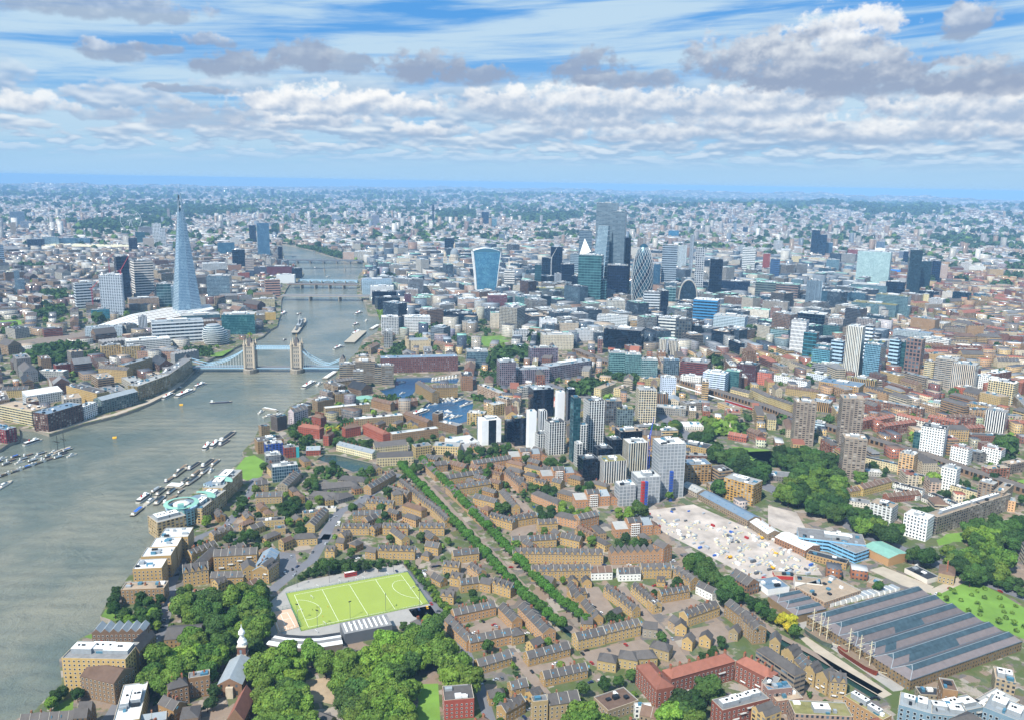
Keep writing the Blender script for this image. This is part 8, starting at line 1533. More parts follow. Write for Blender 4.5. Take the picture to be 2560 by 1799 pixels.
# road vehicles
def veh(kind):
 P=[]
 def part(n,f): m=MB(); f(m); P.append((n,m.me(n)))
 if kind=='car':
  part('body',lambda m:(m.box(-2.1,-.88,2.1,.88,.3,.85,CARP),m.walls([(-1.5,-.8),(1.0,-.8),(1.0,.8),(-1.5,.8)],.85,1.42,MT['glass'],[(-1.1,-.66),(.5,-.66),(.5,.66),(-1.1,.66)],caps=CARP)))
  L,wz=(1.35,.86),.32
 elif kind=='van': part('body',lambda m:(m.box(-2.6,-1,1.6,1,.4,2.3,CARP),m.walls([(1.6,-1),(2.7,-1),(2.7,1),(1.6,1)],.4,2.1,CARP,[(1.6,-.95),(2.0,-.95),(2.0,.95),(1.6,.95)],caps=CARP),m.box(1.75,-1.02,2.2,1.02,1.4,1.9,MT['glass']))); L,wz=(1.7,.98),.38
 elif kind=='lorry': part('body',lambda m:m.box(-5.5,-1.25,3.2,1.25,1,3.8,CARP)); part('cab',lambda m:(m.box(3.4,-1.2,5.4,1.2,.6,3,MT['white']),m.box(5.38,-1.1,5.45,1.1,1.7,2.6,MT['glass']))); L,wz=(3.4,1.2),.5
 else:
  part('body',lambda m:m.box(-5.4,-1.25,5.4,1.25,.35,4.3,MT['red'],MT['white'])); part('window_band',lambda m:(m.box(-5.3,-1.28,5.3,1.28,1.3,2.0,MT['glass']),m.box(-5.3,-1.28,5.3,1.28,2.9,3.6,MT['glass']))); L,wz=(3.6,1.2),.5
 for s in (-1,1):
  for t in (-1,1): part('wheel',lambda m:[m.face([(s*L[0]+wz*math.cos(a_*math.pi/5),t*(L[1]+.03),wz+wz*math.sin(a_*math.pi/5)) for a_ in (range(10) if t<0 else range(9,-1,-1))],MT['tyre'])])
 return P
_m,_n,_b=newmat('car_paint'); _n.put(_b.inputs['Base Color'],src_color(_n,False)); _b.inputs['Roughness'].default_value=.3; CARP=_m
VP={k:veh(k) for k in('car','van','lorry','bus')}
CC={'white':'#dcdcdc','silver':'#9da2a8','black':'#15171a','dark blue':'#1b2c55','red':'#9c2420','grey':'#55595e','blue':'#2a5aa8','yellow':'#e0a81c'}
def place_v(kind,p,ang,cn,lab,z=.06):
 nm={'car':'parked_car','van':'white_van' if cn=='white' else 'van','lorry':'lorry','bus':'double_decker_bus'}[kind]; r=empty(nm,(p[0],p[1],z),ang,label=lab,cat={'bus':'bus'}.get(kind,kind),group=None if kind=='bus' else 'cars and vans on the streets')
 for n_,me in VP[kind]: link(n_,me,r,color=lc(CC[cn]))
place_v('bus',G('C2',832,348).xy,math.atan2(*( (G('C2',890,340)-G('C2',785,360)).yx)),'red','red double decker bus with a white roof parked behind the pitch')
_k=0
for c,pts in (('C2',[(1380,655,'black'),(1432,645,'dark blue'),(1505,628,'yellow'),(1600,660,'grey'),(1500,685,'black'),(1920,850,'white'),(1955,890,'black'),(1980,885,'silver'),(2015,880,'black'),(2035,875,'black'),(2110,795,'silver'),(2140,835,'red'),(2090,780,'red'),(2155,855,'red'),(1995,750,'black'),(2105,1262,'silver'),(2160,1250,'grey'),(1970,1280,'dark blue'),(1995,1275,'black'),(1420,182,'white'),(1470,330,'white'),(1480,305,'silver'),(1560,268,'black'),(1585,265,'dark blue'),(1605,262,'black'),(895,195,'white'),(1010,180,'silver'),(310,180,'silver'),(320,292,'black'),(1235,308,'dark blue'),(255,322,'white')]),
 ('C3',[(645,605,'dark blue'),(665,630,'red'),(705,610,'silver'),(720,625,'black'),(775,675,'white'),(375,1125,'white'),(398,1120,'blue'),(85,1548,'silver'),(150,1525,'silver'),(110,1595,'dark blue'),(1135,688,'black'),(1420,215,'white'),(1405,225,'silver'),(1000,955,'red'),(700,1115,'red'),(620,1035,'black'),(655,1005,'black'),(850,1000,'grey'),(1490,170,'grey'),(1250,435,'red'),(190,860,'grey'),(770,1275,'white'),(690,1285,'dark blue'),(130,855,'white')]),
 ('C4',[(1220,213,'black'),(1275,195,'black'),(1350,315,'silver'),(2040,485,'red'),(130,300,'black'),(155,305,'black'),(180,300,'dark blue'),(205,295,'black'),(920,1425,'black'),(960,1425,'black'),(1290,285,'dark blue')]),
 ('C1',[(1555,340,'black'),(1560,475,'white'),(1430,760,'black'),(1418,800,'black'),(1440,735,'silver'),(1358,905,'white')]),('B2',[(700,1440,'silver'),(735,1490,'white'),(715,1520,'white'),(720,1560,'black'),(300,1580,'black'),(640,1380,'grey')]),('B4',[(135,1250,'white'),(890,1590,'white'),(430,1400,'black')]),
 ('B3',[(50,1270,'grey'),(95,1310,'black'),(190,1355,'blue'),(210,1440,'red'),(880,1390,'dark blue'),(10,1180,'white')])):
 for x,y,cn in pts:
  g_=G(c,x,y).xy; _k+=1; lab=where(g_.x+_k*2.3,g_.y-_k*1.7,LABELS,f"{cn} {['saloon','hatchback','estate'][_k%3]} car {['parked','standing','waiting','in a bay'][_k%4]}"); place_v('car',g_,AWAY+R.choice([.3,.5,1.9,2.0]),cn,lab)
for c,x,y,k,cn,l in (('B4',300,1312,'lorry','white','white box lorry with a red disc on the highway'),('B4',490,1400,'lorry','white','long white lorry on the highway by the trees'),('B4',660,1460,'lorry','silver','silver coach on the highway near the blue warehouse'),('C4',1260,140,'lorry','blue','blue lorry on the highway beside the lawn'),('C4',1345,178,'van','white','white van on the highway behind the blue lorry'),('C4',1310,265,'van','white','white van on the flat yard roof'),('C4',1740,368,'lorry','red','orange-red tipper lorry at the road corner'),('B2',725,1500,'van','white','white van on the bend of the road'),('C2',1480,345,'van','white','white van parked by the hedge')):
 P=G(c,x,y).xy; place_v(k,P,AWAY-.95 if c in('B4','C4') else AWAY+.4,cn,l)
VK=['double_decker_bus']
for Q_,w_,n_ in ROADS:
 if n_ not in('street','lane','highway'): continue
 for a,b in zip(Q_,Q_[1:]):
  L=(b-a).length; d=(b-a).normalized(); nn=Vector((-d.y,d.x)); k=int(L/7)
  for i in range(k):
   if R.random()<(.32 if n_!='highway' else .22) and _k<330:
    _k+=1; s_=R.choice((-1,1)); p=a+d*(i*7+3)+nn*s_*(w_/2-1.3 if n_!='highway' else R.choice((3,6))); px,py=proj((p.x,p.y,0))
    if not(0<px<2560 and 900<py<1799): continue
    cn=R.choice(['white','silver','black','black','dark blue','grey','red','silver']); place_v('car',p,math.atan2(d.y,d.x),cn,where(p.x,p.y,LABELS,f"{cn} {['saloon','hatchback','estate','small'][_k%4]} car {'driving on the highway' if n_=='highway' else 'at the kerb'}"))
def person():
 P=[((0,0,.95),.16),((0,0,1.2),.15),((0,0,1.42),.17),((0,0,1.55),.07),((0,0,1.72),.11),((.1,0,.9),.1),((.14,.08,.48),.07),((.15,.02,.04),.05),((-.1,0,.9),.1),((-.14,-.1,.48),.07),((-.2,-.2,.04),.05),((.2,0,1.4),.07),((.3,.12,1.15),.05),((.25,.32,1.0),.04),((-.2,0,1.4),.07),((-.3,.1,1.15),.05),((-.2,.3,1.02),.04)]
 E_=[(0,1),(1,2),(2,3),(3,4),(0,5),(5,6),(6,7),(0,8),(8,9),(9,10),(2,11),(11,12),(12,13),(2,14),(14,15),(15,16)]
 me=bpy.data.meshes.new('person'); me.from_pydata([p for p,r in P],E_,[]); o=bpy.data.objects.new('person_tmp',me); col.objects.link(o); o.modifiers.new('s','SKIN')
 for v,(p,r) in zip(me.skin_vertices[0].data,P): v.radius=(r,r)
 me.skin_vertices[0].data[0].use_root=True; m2=o.modifiers.new('u','SUBSURF'); m2.levels=1
 dg=bpy.context.evaluated_depsgraph_get(); r_=bpy.data.meshes.new_from_object(o.evaluated_get(dg)); bpy.data.objects.remove(o); r_.materials.clear(); r_.materials.append(CARP); return r_
pm_=person()
for i,(x,y,cn,l) in enumerate(((495,648,'black','player in dark kit just inside the western circle'),(537,628,'black','player in dark kit at the top of the western circle, nearer the centre'),(556,625,'black','player in dark kit on the western circle line'),(547,668,'grey','player in grey kit low in the western circle'),(586,708,'yellow','player in yellow kit near the western quarter line'),(632,622,'yellow','player in yellow kit towards the quarter line'),(812,400,'black','person in black standing at the far halfway line'),(987,692,'black','person in black standing at the near halfway line'),(1385,455,'dark blue','goalkeeper in dark blue by the eastern goal'))):
 link('person',pm_,None,color=lc(CC[cn]),loc=G('C2',x,y,.06),rz=i*1.3,label=l,cat='person',group='people on the hockey pitch')
# clutter in the yard
YP=[G(*p).xy for p in YARD]; cl=random.Random(4); n_=0; xs=[p.x for p in YP]; ys=[p.y for p in YP]
PB=[]
for k in range(3):
 m=MB();
 if k==0: m.box(-3,-1.25,3,1.25,0,2.6,CARP); [m.box(-2.9+i*.75,-1.3,-2.6+i*.75,1.3,.1,2.5,CARP) for i in range(8)]
 elif k==1:
  for i in range(9): m.box(cl.uniform(-3,1),cl.uniform(-2,1),cl.uniform(1,3),cl.uniform(1,2),0,cl.uniform(.5,2),cl.choice([MT['cream'],MT['concrete'],MT['plant'],MT['white']]))
 else: m.box(-2.2,-1.2,1.2,1.2,.9,2.3,MT['yellow']); m.box(-2,-1.3,2,-.7,0,.8,MT['dsteel']); m.box(-2,.7,2,1.3,0,.8,MT['dsteel']); m.bar((1,0,2),(4,0,4.4),.25,MT['yellow']); m.bar((4,0,4.4),(5.6,0,1.2),.2,MT['yellow'])
 PB.append(m.me(['container','material_stack','excavator'][k]))
while n_<210:
 x,y=cl.uniform(min(xs),max(xs)),cl.uniform(min(ys),max(ys))
 if not inside(YP,np.array([x]),np.array([y]))[0]: continue
 px,py=proj((x,y,0));
 if py<1290+.1*(px-1600) :
  if cl.random()<.85: continue
 k=0 if cl.random()<.45 else 1 if cl.random()<.97 else 2; cn=cl.choice(['white','silver','silver','grey','white','red','white','grey','silver','white','blue','silver']); n_+=1
 link(['site_container','material_stack','excavator'][k],PB[k],None,color=lc(CC[cn]),loc=(x,y,.05),rz=cl.choice([AWAY+.6,AWAY+2.1])+cl.uniform(-.1,.1),scl=cl.uniform(.45,.95) if k<2 else 1,label=where(x+n_*.9,y-n_*.7,LABELS,[f'{cn} steel container','jumbled heap of building materials','yellow tracked excavator'][k]),cat=['container','building materials','excavator'][k],group=['containers in the demolition yard','materials stacked in the yard','diggers in the yard'][k])
# groves and avenues
def grove(c,pts,kind,greens,sp,jit=.35,s=(.85,1.15)):
 P=[G(c,x,y,{'big':16,'mid':8,'small':2}[kind]).xy for x,y in pts]; xs=[p.x for p in P]; ys=[p.y for p in P]; g_=random.Random(len(TREES)); row=0; y=min(ys)
 while y<=max(ys):
  x=min(xs)+(sp/2 if row%2 else 0)
  while x<=max(xs):
   a,b=x+g_.uniform(-jit,jit)*sp,y+g_.uniform(-jit,jit)*sp
   if inside(P,np.array([a]),np.array([b]))[0]: tree_at(a,b,kind,g_.uniform(*s),g_.choice(greens))
   x+=sp
  y+=sp*.87; row+=1
 occ_poly(P)
PLN=['plane','plane','mid','light','plane']; DK=['dark','mid','dark','mid']
for c,kind,gr,sp,pts in (
 ('C2','big',PLN,12.5,[(-30,1020),(150,1000),(420,960),(880,985),(1010,830),(1380,735),(1580,770),(1700,920),(1850,1070),(1930,1230),(1930,1400),(1780,1450),(1640,1330),(1330,1270),(1290,1330),(1420,1450),(1380,1640),(760,1660),(730,1330),(650,1190),(420,1300),(600,1640),(0,1640)]),
 ('C1','big',['mid','plane','plane'],13,[(1560,480),(1720,480),(1880,430),(2240,420),(2330,540),(2249,900),(2249,1060),(2130,880),(1930,760),(1500,740),(1530,560)]),
 ('C1','big',PLN,12,[(1700,800),(1830,900),(1900,1090),(1840,1130),(1600,1230),(1240,1230),(1330,1020),(1480,900)]),('C1','big',['plane','mid'],13,[(1900,860),(2050,860),(2000,1100),(1880,1060)]),('C1','big',['plane'],13,[(2210,1080),(2300,1060),(2300,1220),(2210,1200)]),
 ('C2','big',['mid','dark'],12,[(-40,380),(120,420),(140,540),(60,720),(-40,760)]),('C2','big',['mid'],12,[(-30,790),(100,830),(130,980),(-30,1010)]),('C2','small',DK,4,[(560,200),(700,215),(1280,215),(1240,240),(1020,262),(700,300),(380,372),(480,280)]),('C2','mid',DK,8,[(560,200),(1200,225),(1000,250),(560,280)]),('C2','small',['mid','light'],3.4,[(1295,215),(1340,215),(1520,400),(1720,640),(1680,690),(1480,440)]),('C2','mid',['mid'],8,[(1640,640),(1720,630),(1720,690),(1650,690)]),('C2','mid',['mid'],9,[(160,430),(270,430),(280,470),(200,480)]),
 ('C2','mid',DK,9,[(1820,490),(1960,480),(2110,560),(1990,590),(1830,540)]),('C2','mid',DK,9,[(1880,1030),(2060,1020),(2060,1090),(1890,1090)]),('C2','small',['gold'],4,[(2150,1030),(2180,1030),(2230,1110),(2200,1110)]),
 ('C1','mid',['dark','mid'],8.5,[(1120,490),(1440,470),(1470,600),(1200,640),(1130,600)]),('C1','mid',['dark','light','mid'],8.5,[(1000,640),(1430,640),(1420,730),(1350,800),(1000,740)]),('C1','mid',['dark'],9,[(940,430),(1050,430),(1050,600),(960,600)]),('C1','mid',['dark','light'],8.5,[(420,1360),(560,1310),(710,1320),(700,1400),(520,1460),(420,1440)]),('C1','mid',['light'],8,[(320,1510),(420,1480),(430,1540),(320,1560)]),('C1','mid',['dark'],10,[(1750,1290),(1940,1290),(1940,1480),(1800,1480)]),('C1','mid',['gold'],9,[(1640,1420),(1720,1410),(1730,1450),(1660,1460)]),
 ('B4','big',DK,13,[(40,840),(390,800),(590,880),(600,1050),(250,1020),(60,900)]),('B4','big',['dark','mid','plane'],13,[(190,1020),(620,1050),(660,1200),(700,1330),(1000,1450),(1180,1560),(1100,1640),(700,1400),(340,1330),(130,1210)]),('B4','big',DK,13,[(1170,1340),(1440,1350),(1440,1420),(1180,1410)]),('B4','big',['light','mid'],13,[(1740,1540),(1860,1430),(2010,1420),(2010,1600),(1760,1640)]),('B4','big',DK,14,[(2000,1440),(2244,1420),(2244,1640),(1950,1640)]),('B4','big',['mid'],14,[(2020,720),(2200,700),(2200,780),(2040,800)]),('B4','big',['dark'],14,[(2040,830),(2230,830),(2230,920),(2060,940)]),('B4','mid',['mid'],9,[(1660,1310),(1880,1290),(1880,1360),(1680,1360)]),('B4','mid',DK,9,[(1800,1000),(1930,990),(1920,1070),(1800,1070)]),('B4','mid',DK,9,[(1650,1120),(2244,1270),(2244,1320),(2000,1320),(1660,1180)]),('B4','mid',['dark'],9,[(910,960),(1040,960),(1040,1040),(920,1050)]),('B4','mid',['mid'],9,[(480,530),(590,540),(590,590),(480,590)]),('B4','mid',['mid'],9,[(110,390),(220,380),(220,440),(120,440)]),('B4','mid',['mid'],9,[(230,390),(310,390),(310,430),(240,430)]),('B4','mid',['dark'],9,[(1500,1210),(1590,1200),(1590,1260),(1500,1260)]),('B4','mid',['dark'],9,[(820,1340),(910,1330),(900,1390),(820,1390)]),('B4','mid',['dark'],9,[(1920,1060),(2010,1050),(2010,1100),(1930,1100)]),
 ('C4','big',DK,13,[(1240,70),(1480,80),(1560,200),(1440,190),(1260,120)]),('C4','big',['plane','mid','dark'],13,[(1560,50),(2090,60),(2130,190),(2040,330),(1830,330),(1630,200)]),('C4','mid',DK,9,[(1960,340),(2260,360),(2260,500),(2040,400)]),('C4','mid',['gold'],9,[(100,700),(210,700),(220,780),(100,780)]),('C4','mid',['mid','dark'],9,[(0,590),(90,620),(100,720),(0,740)]),('C4','small',['light','plane','light'],13,[(1450,515),(1690,400),(1850,410),(2080,530),(2400,740),(2400,900),(2249,850),(1900,720),(1600,620)]),('C4','mid',['mid'],9,[(150,800),(260,800),(250,850),(160,850)]),('C4','small',DK,5,[(300,1330),(380,1340),(370,1400),(310,1400)]),('C4','mid',DK,8,[(470,1480),(590,1430),(600,1500),(500,1540)]),('C4','small',DK,5,[(540,1190),(620,1240),(610,1270),(550,1220)]),
 ('B3','big',['mid','plane','dark'],13,[(1270,620),(1450,570),(1470,700),(1300,660)]),('B3','big',['plane','light','mid'],13,[(1700,520),(2080,580),(2060,650),(1840,640),(1700,700)]),('B3','big',DK,13,[(1550,720),(1720,700),(1890,820),(2080,860),(2244,1010),(2244,1080),(1900,960),(1720,860)]),('B3','big',DK,12,[(490,230),(700,200),(830,240),(830,300),(500,310)]),('B3','mid',DK,9,[(760,170),(830,170),(830,220),(760,220)]),('B3','mid',DK,9,[(850,160),(1100,170),(1100,250),(1020,240),(860,190)]),('B3','mid',DK,9,[(90,1150),(370,1160),(370,1240),(100,1250)]),('B3','mid',['light','mid'],9,[(400,1320),(680,1370),(670,1430),(400,1430)]),('B3','mid',['light'],9,[(920,1380),(1040,1360),(1040,1440),(920,1460)]),('B3','mid',DK,8,[(570,1140),(690,1140),(690,1200),(570,1190)]),('B3','mid',DK,8,[(270,920),(480,930),(470,1000),(290,980)]),('B3','mid',['dark'],9,[(240,1370),(360,1360),(370,1500),(260,1500)]),('B3','mid',['dark'],9,[(0,830),(100,830),(100,880),(0,890)]),
 ('C3','big',DK,11,[(1550,190),(1640,160),(1960,370),(1980,470),(1880,500),(1700,330)]),('C3','mid',DK,8.5,[(2000,470),(2240,570),(2249,720),(2060,580)]),('C3','mid',['gold'],9,[(1940,430),(2000,430),(2000,500),(1940,500)]),('C3','big',['dark','mid'],12,[(700,60),(900,20),(920,100),(720,110)]),('C3','mid',DK,9,[(900,0),(1190,30),(1180,90),(930,80)]),('C3','big',DK,11,[(1440,1430),(1700,1290),(2080,1330),(1800,1440),(1560,1560),(1450,1540)]),('C3','big',['light','plane'],11,[(1300,1500),(1660,1500),(1650,1640),(1350,1640)]),('C3','mid',['dark'],9,[(1610,1070),(1760,940),(1890,890),(1900,980),(1700,1080)]),('C3','big',['plane','mid'],11,[(560,1470),(840,1500),(840,1640),(560,1640)]),('C3','mid',DK,8.5,[(560,1340),(760,1280),(930,1210),(1000,1230),(700,1340)]),('C3','mid',DK,9,[(1000,1170),(1200,1190),(1180,1290),(1080,1280)]),('C3','mid',['dark'],8.5,[(830,700),(1000,700),(1000,750),(830,760)]),('C3','mid',['dark'],8.5,[(1390,400),(1440,350),(1530,470),(1400,480)]),('C3','mid',['dark'],8,[(1180,450),(1250,450),(1250,510),(1190,510)]),('C3','mid',['mid'],9,[(800,980),(850,980),(850,1020),(800,1020)]),('C3','mid',['dark'],8,[(1140,1340),(1230,1340),(1230,1420),(1150,1420)]),('C3','mid',['dark'],8,[(1380,1100),(1460,1100),(1460,1150),(1380,1150)]),
 ('B2','mid',DK,9.5,[(300,610),(480,550),(560,620),(500,700),(400,700),(300,770)]),('B2','mid',DK,9.5,[(290,770),(460,710),(590,790),(580,830),(390,830)]),('B2','mid',DK,9.5,[(640,730),(760,710),(1030,770),(1030,830),(650,810)]),('B2','mid',DK,9.5,[(700,560),(900,550),(890,610),(740,640)]),('B2','mid',['gold','light'],9.5,[(600,600),(740,620),(720,690),(610,690)]),('B2','mid',DK,9.5,[(910,650),(1280,630),(1290,700),(1120,710),(920,690)]),('B2','mid',DK,9.5,[(1340,750),(1560,730),(1540,780),(1340,800)]),('B2','mid',['dark','mid'],9.5,[(510,980),(700,950),(820,1030),(700,1080),(510,1050)]),('B2','mid',['mid'],9,[(880,1000),(1010,1000),(1000,1060),(890,1050)]),('B2','mid',['mid','dark'],9,[(950,1130),(1160,1050),(1160,1100),(960,1190)]),('B2','mid',['mid'],9,[(440,1070),(540,1070),(540,1240),(440,1240)]),('B2','mid',DK,9.5,[(1300,970),(1500,930),(1500,1000),(1300,1050)]),('B2','mid',DK,10,[(1780,860),(2244,820),(2244,900),(1900,960),(1780,930)]),('B2','mid',['mid','dark'],10,[(1030,350),(1250,350),(1260,430),(1040,400)]),('B2','mid',['dark'],10,[(1300,360),(1400,370),(1390,420),(1310,420)]),('B2','mid',['dark'],9.5,[(200,1290),(400,1270),(400,1400),(200,1430)]),('B2','mid',['plane'],10,[(400,1310),(520,1300),(530,1370),(410,1380)]),('B2','mid',DK,9,[(1570,1040),(1840,1040),(1840,1100),(1590,1110)]),('B2','mid',DK,9,[(2040,1300),(2200,1270),(2240,1400),(2100,1390)]),('B2','mid',DK,9,[(690,250),(840,250),(830,300),(700,300)]),('B2','mid',DK,9,[(360,1490),(430,1440),(440,1600),(330,1600)]),('B2','mid',DK,9,[(1140,1470),(1340,1460),(1340,1510),(1150,1520)]),('B2','mid',['dark'],9,[(1070,1380),(1150,1370),(1150,1420),(1070,1420)]),('B2','mid',DK,9,[(1890,330),(2100,400),(2100,440),(1900,370)]),('B2','mid',DK,9,[(1980,140),(2130,170),(2130,240),(1990,220)]),
 ('A2','mid',DK,10,[(950,1500),(1100,1460),(1090,1530),(960,1540)]),('A2','mid',DK,10,[(1210,1520),(1330,1460),(1330,1590),(1080,1640),(1200,1560)]),('A2','mid',DK,11,[(1760,1410),(1850,1400),(2020,1480),(2000,1520),(1760,1440)]),('A2','big',DK,13,[(2120,1520),(2294,1480),(2294,1640),(2120,1640)]),('A3','big',DK,13,[(-60,1500),(150,1500),(140,1600),(-60,1613)]),('A2','mid',DK,11,[(1980,1330),(2110,1360),(2060,1410)]),('A2','mid',['light','mid'],11,[(1370,1410),(1560,1400),(1560,1430),(1380,1440)]),('A2','mid',DK,10,[(890,1570),(990,1560),(990,1610),(900,1610)]),('A2','mid',['light'],10,[(1090,1190),(1145,1190),(1140,1270),(1100,1270)]),('A2','big',['dark','mid'],16,[(290,605),(480,615),(780,675),(780,725),(560,670),(300,624)]),
 ('A1','big',DK,13,[(160,1613),(380,1470),(720,1460),(700,1550),(500,1613)]),('A1','mid',DK,10,[(700,1570),(900,1530),(900,1613),(720,1613)]),('A1','mid',DK,10,[(1620,1510),(1900,1510),(1900,1590),(1650,1575)]),('A1','big',['dark','mid'],15,[(380,1010),(590,990),(590,1060),(400,1070)]),('A1','big',['dark','mid'],15,[(300,1190),(570,1120),(570,1200),(320,1230)]),('A1','mid',['mid','light'],11,[(0,1340),(180,1340),(180,1390),(0,1390)]),('A1','mid',DK,10,[(400,1310),(540,1290),(540,1320),(410,1330)]),('B1','mid',DK,9,[(100,0),(480,0),(480,30),(130,60)]),('B1','mid',DK,9,[(2080,1290),(2170,1270),(2160,1370),(2050,1400)]),('B1','mid',DK,9,[(2000,1560),(2240,1560),(2240,1640),(1980,1640)])):
 grove(c,pts,kind,gr,sp,s=(.72,1.05) if kind=='big' else (.75,1.1))
for off,y0 in ((-24,6),(25,-8)):
 P=[G('D',x+off,y+y0).xy for x,y in WALK];
 acc=0
 for a,b in zip(P,P[1:]):
  L=(b-a).length; k=int(L/8.6)
  for i in range(k): p=a.lerp(b,i/k); tree_at(p.x,p.y,'round',R.uniform(1.1,1.3),'avenue','round clipped tree in the '+('western' if off<0 else 'eastern')+' row along the canal walk')
 occ_poly(strip(P,9))
FARWOOD=[]
for c,sp,pts in (('A1',48,[(640,500),(760,430),(1000,400),(1520,370),(1520,480),(1250,510),(800,500)]),('A1',60,[(1080,290),(1500,285),(2290,290),(2290,345),(1500,370),(1100,350)]),('A3',60,[(0,360),(600,350),(620,390),(300,420),(0,410)]),('A3',40,[(190,540),(600,525),(600,555),(260,560)]),('A3',70,[(1400,270),(2290,265),(2290,320),(1600,315)]),('A4',80,[(0,285),(620,290),(600,330),(0,320)]),('A4',70,[(720,310),(1500,340),(1500,390),(900,385)]),('A4',45,[(1500,560),(2290,570),(2290,640),(1900,650),(1500,600)]),('A4',30,[(1680,930),(1850,920),(1850,950),(1700,960)]),('A4',30,[(1980,960),(2190,970),(2190,1010),(1990,1000)]),('A4',30,[(2100,890),(2290,880),(2290,940),(2120,930)]),('A2',60,[(1600,340),(1950,330),(1950,400),(1650,400)]),('A4',36,[(2130,820),(2290,800),(2290,850),(2150,860)]),('A1',24,[(160,800),(400,790),(390,840),(180,850)])):
 P=[G(c,x,y).xy for x,y in pts]; xs=[p.x for p in P]; ys=[p.y for p in P]; occ_poly(P); n_=0
 A=(max(xs)-min(xs))*(max(ys)-min(ys)); k=min(6000,int(A/(sp*sp)))
 X_=NR.uniform(min(xs),max(xs),k); Y_=NR.uniform(min(ys),max(ys),k); ok=inside(P,X_,Y_)
 FARWOOD+=[(x,y,'big',sp/24*NR.uniform(.7,1.2),'dark' if NR.random()<.6 else 'mid') for x,y in zip(X_[ok],Y_[ok])]
PAL=dict(city=['#a39c8e','#918d86','#74787d','#b3ad9f','#857a6b','#47545f','#93938f','#69727a','#b9b5ab','#2f3c49','#8a6f5c','#35424e'],
 east=['#a08260','#86664c','#ad9268','#8f8272','#b3a68c','#735143','#967f62','#b8ac96','#ae9668','#85543f'],
 south=['#8a755c','#75604c','#868686','#aaa69b','#5e453a','#978870','#b4b2ab','#6e6a66'],
 wap=['#a98d5c','#9f8356','#a58660','#95764f','#b09664'],
 far=['#a8a49a','#8d8a86','#b9b3a6','#7a6455','#8a7460','#c8c5be','#6d7680','#94806a'])
def zone(x,y):
 px,py=proj((x,y,0)); px/=1.1155; py/=1.1155
 d=math.hypot(x-CX,y-CY)
 if d>4300: return 'far'
 if px<820 and py<1000 and x<200 and not (py<640 and px>560):
  if px<640 or py>640: return 'south'
 if 820<px<1990 and 560<py<790 and d>1250: return 'city'
 if py>=930 and px<1520: return 'wap'
 if py<600: return 'inner'
 return 'east'
ZP=dict(city=dict(st=['punched','grid','ribbon','curtain','punched','dark','grid'],rf=['pale','grey','tan','lead','dark','grey','copper','slate'],h=(15,36),w=(28,62),d=(24,46),gap=9,rt=['flat'],tree=.04),
 inner=dict(st=['punched','brick','ribbon','grid','brick'],rf=['grey','pale','slate','white','tan','brown'],h=(11,25),w=(22,60),d=(14,32),gap=11,rt=['flat','flat','gable','flat'],tree=.35),
 east=dict(st=['brick','punched','balcony','brick','ribbon'],rf=['grey','tan','slate','pale','brown','red','white'],h=(8,19),w=(20,55),d=(10,20),gap=13,rt=['flat','gable','flat','saw','hip'],tree=.45),
 south=dict(st=['brick','punched','balcony','brick','ribbon'],rf=['grey','pale','slate','tan','brown','dark'],h=(9,22),w=(22,56),d=(12,28),gap=12,rt=['flat','flat','gable','saw'],tree=.5),
 wap=dict(st=['brick','brick','brick','punched'],rf=['slate','slate','brown','slate'],h=(6,9),w=(12,34),d=(8,9.5),gap=6,rt=['gable','gables','gable','hip'],tree=.8),
 far=dict(st=['brick','punched'],rf=['grey','pale','tan','slate','white'],h=(8,20),w=(26,80),d=(16,50),gap=16,rt=['flat'],tree=.6))
cand=[]; farb=[]
def in_view(x,y,h=20,mar=60):
 v=Vector((x-CX,y-CY,-CZ));
 if v.dot(fw)<50: return False
 px,py=proj((x,y,0)); return -mar-40<px<2560+mar+40 and py<1799+mar*3
sr=random.Random(5)
seeds=[]
for i in range(1500):
 d=330+ (4700)*sr.random()**.75; a=YAW+math.radians(sr.uniform(-37,37)); seeds.append((CX+d*math.sin(a),CY+d*math.cos(a)))
SX=np.array(seeds)
sel=[0]
for i in range(1,len(seeds)):
 dd=np.hypot(SX[sel,0]-SX[i,0],SX[sel,1]-SX[i,1]).min()
 if dd>170: sel.append(i)
SX=SX[sel]; SXA=[]
for (x,y) in SX:
 z=zone(x,y); base={'wap':math.radians(24),'city':math.radians(10),'south':math.radians(20),'east':math.radians(-22),'inner':math.radians(5),'far':0}[z]
 SXA.append(base+math.radians(sr.gauss(0,14))+(math.pi/2 if sr.random()<.3 else 0))
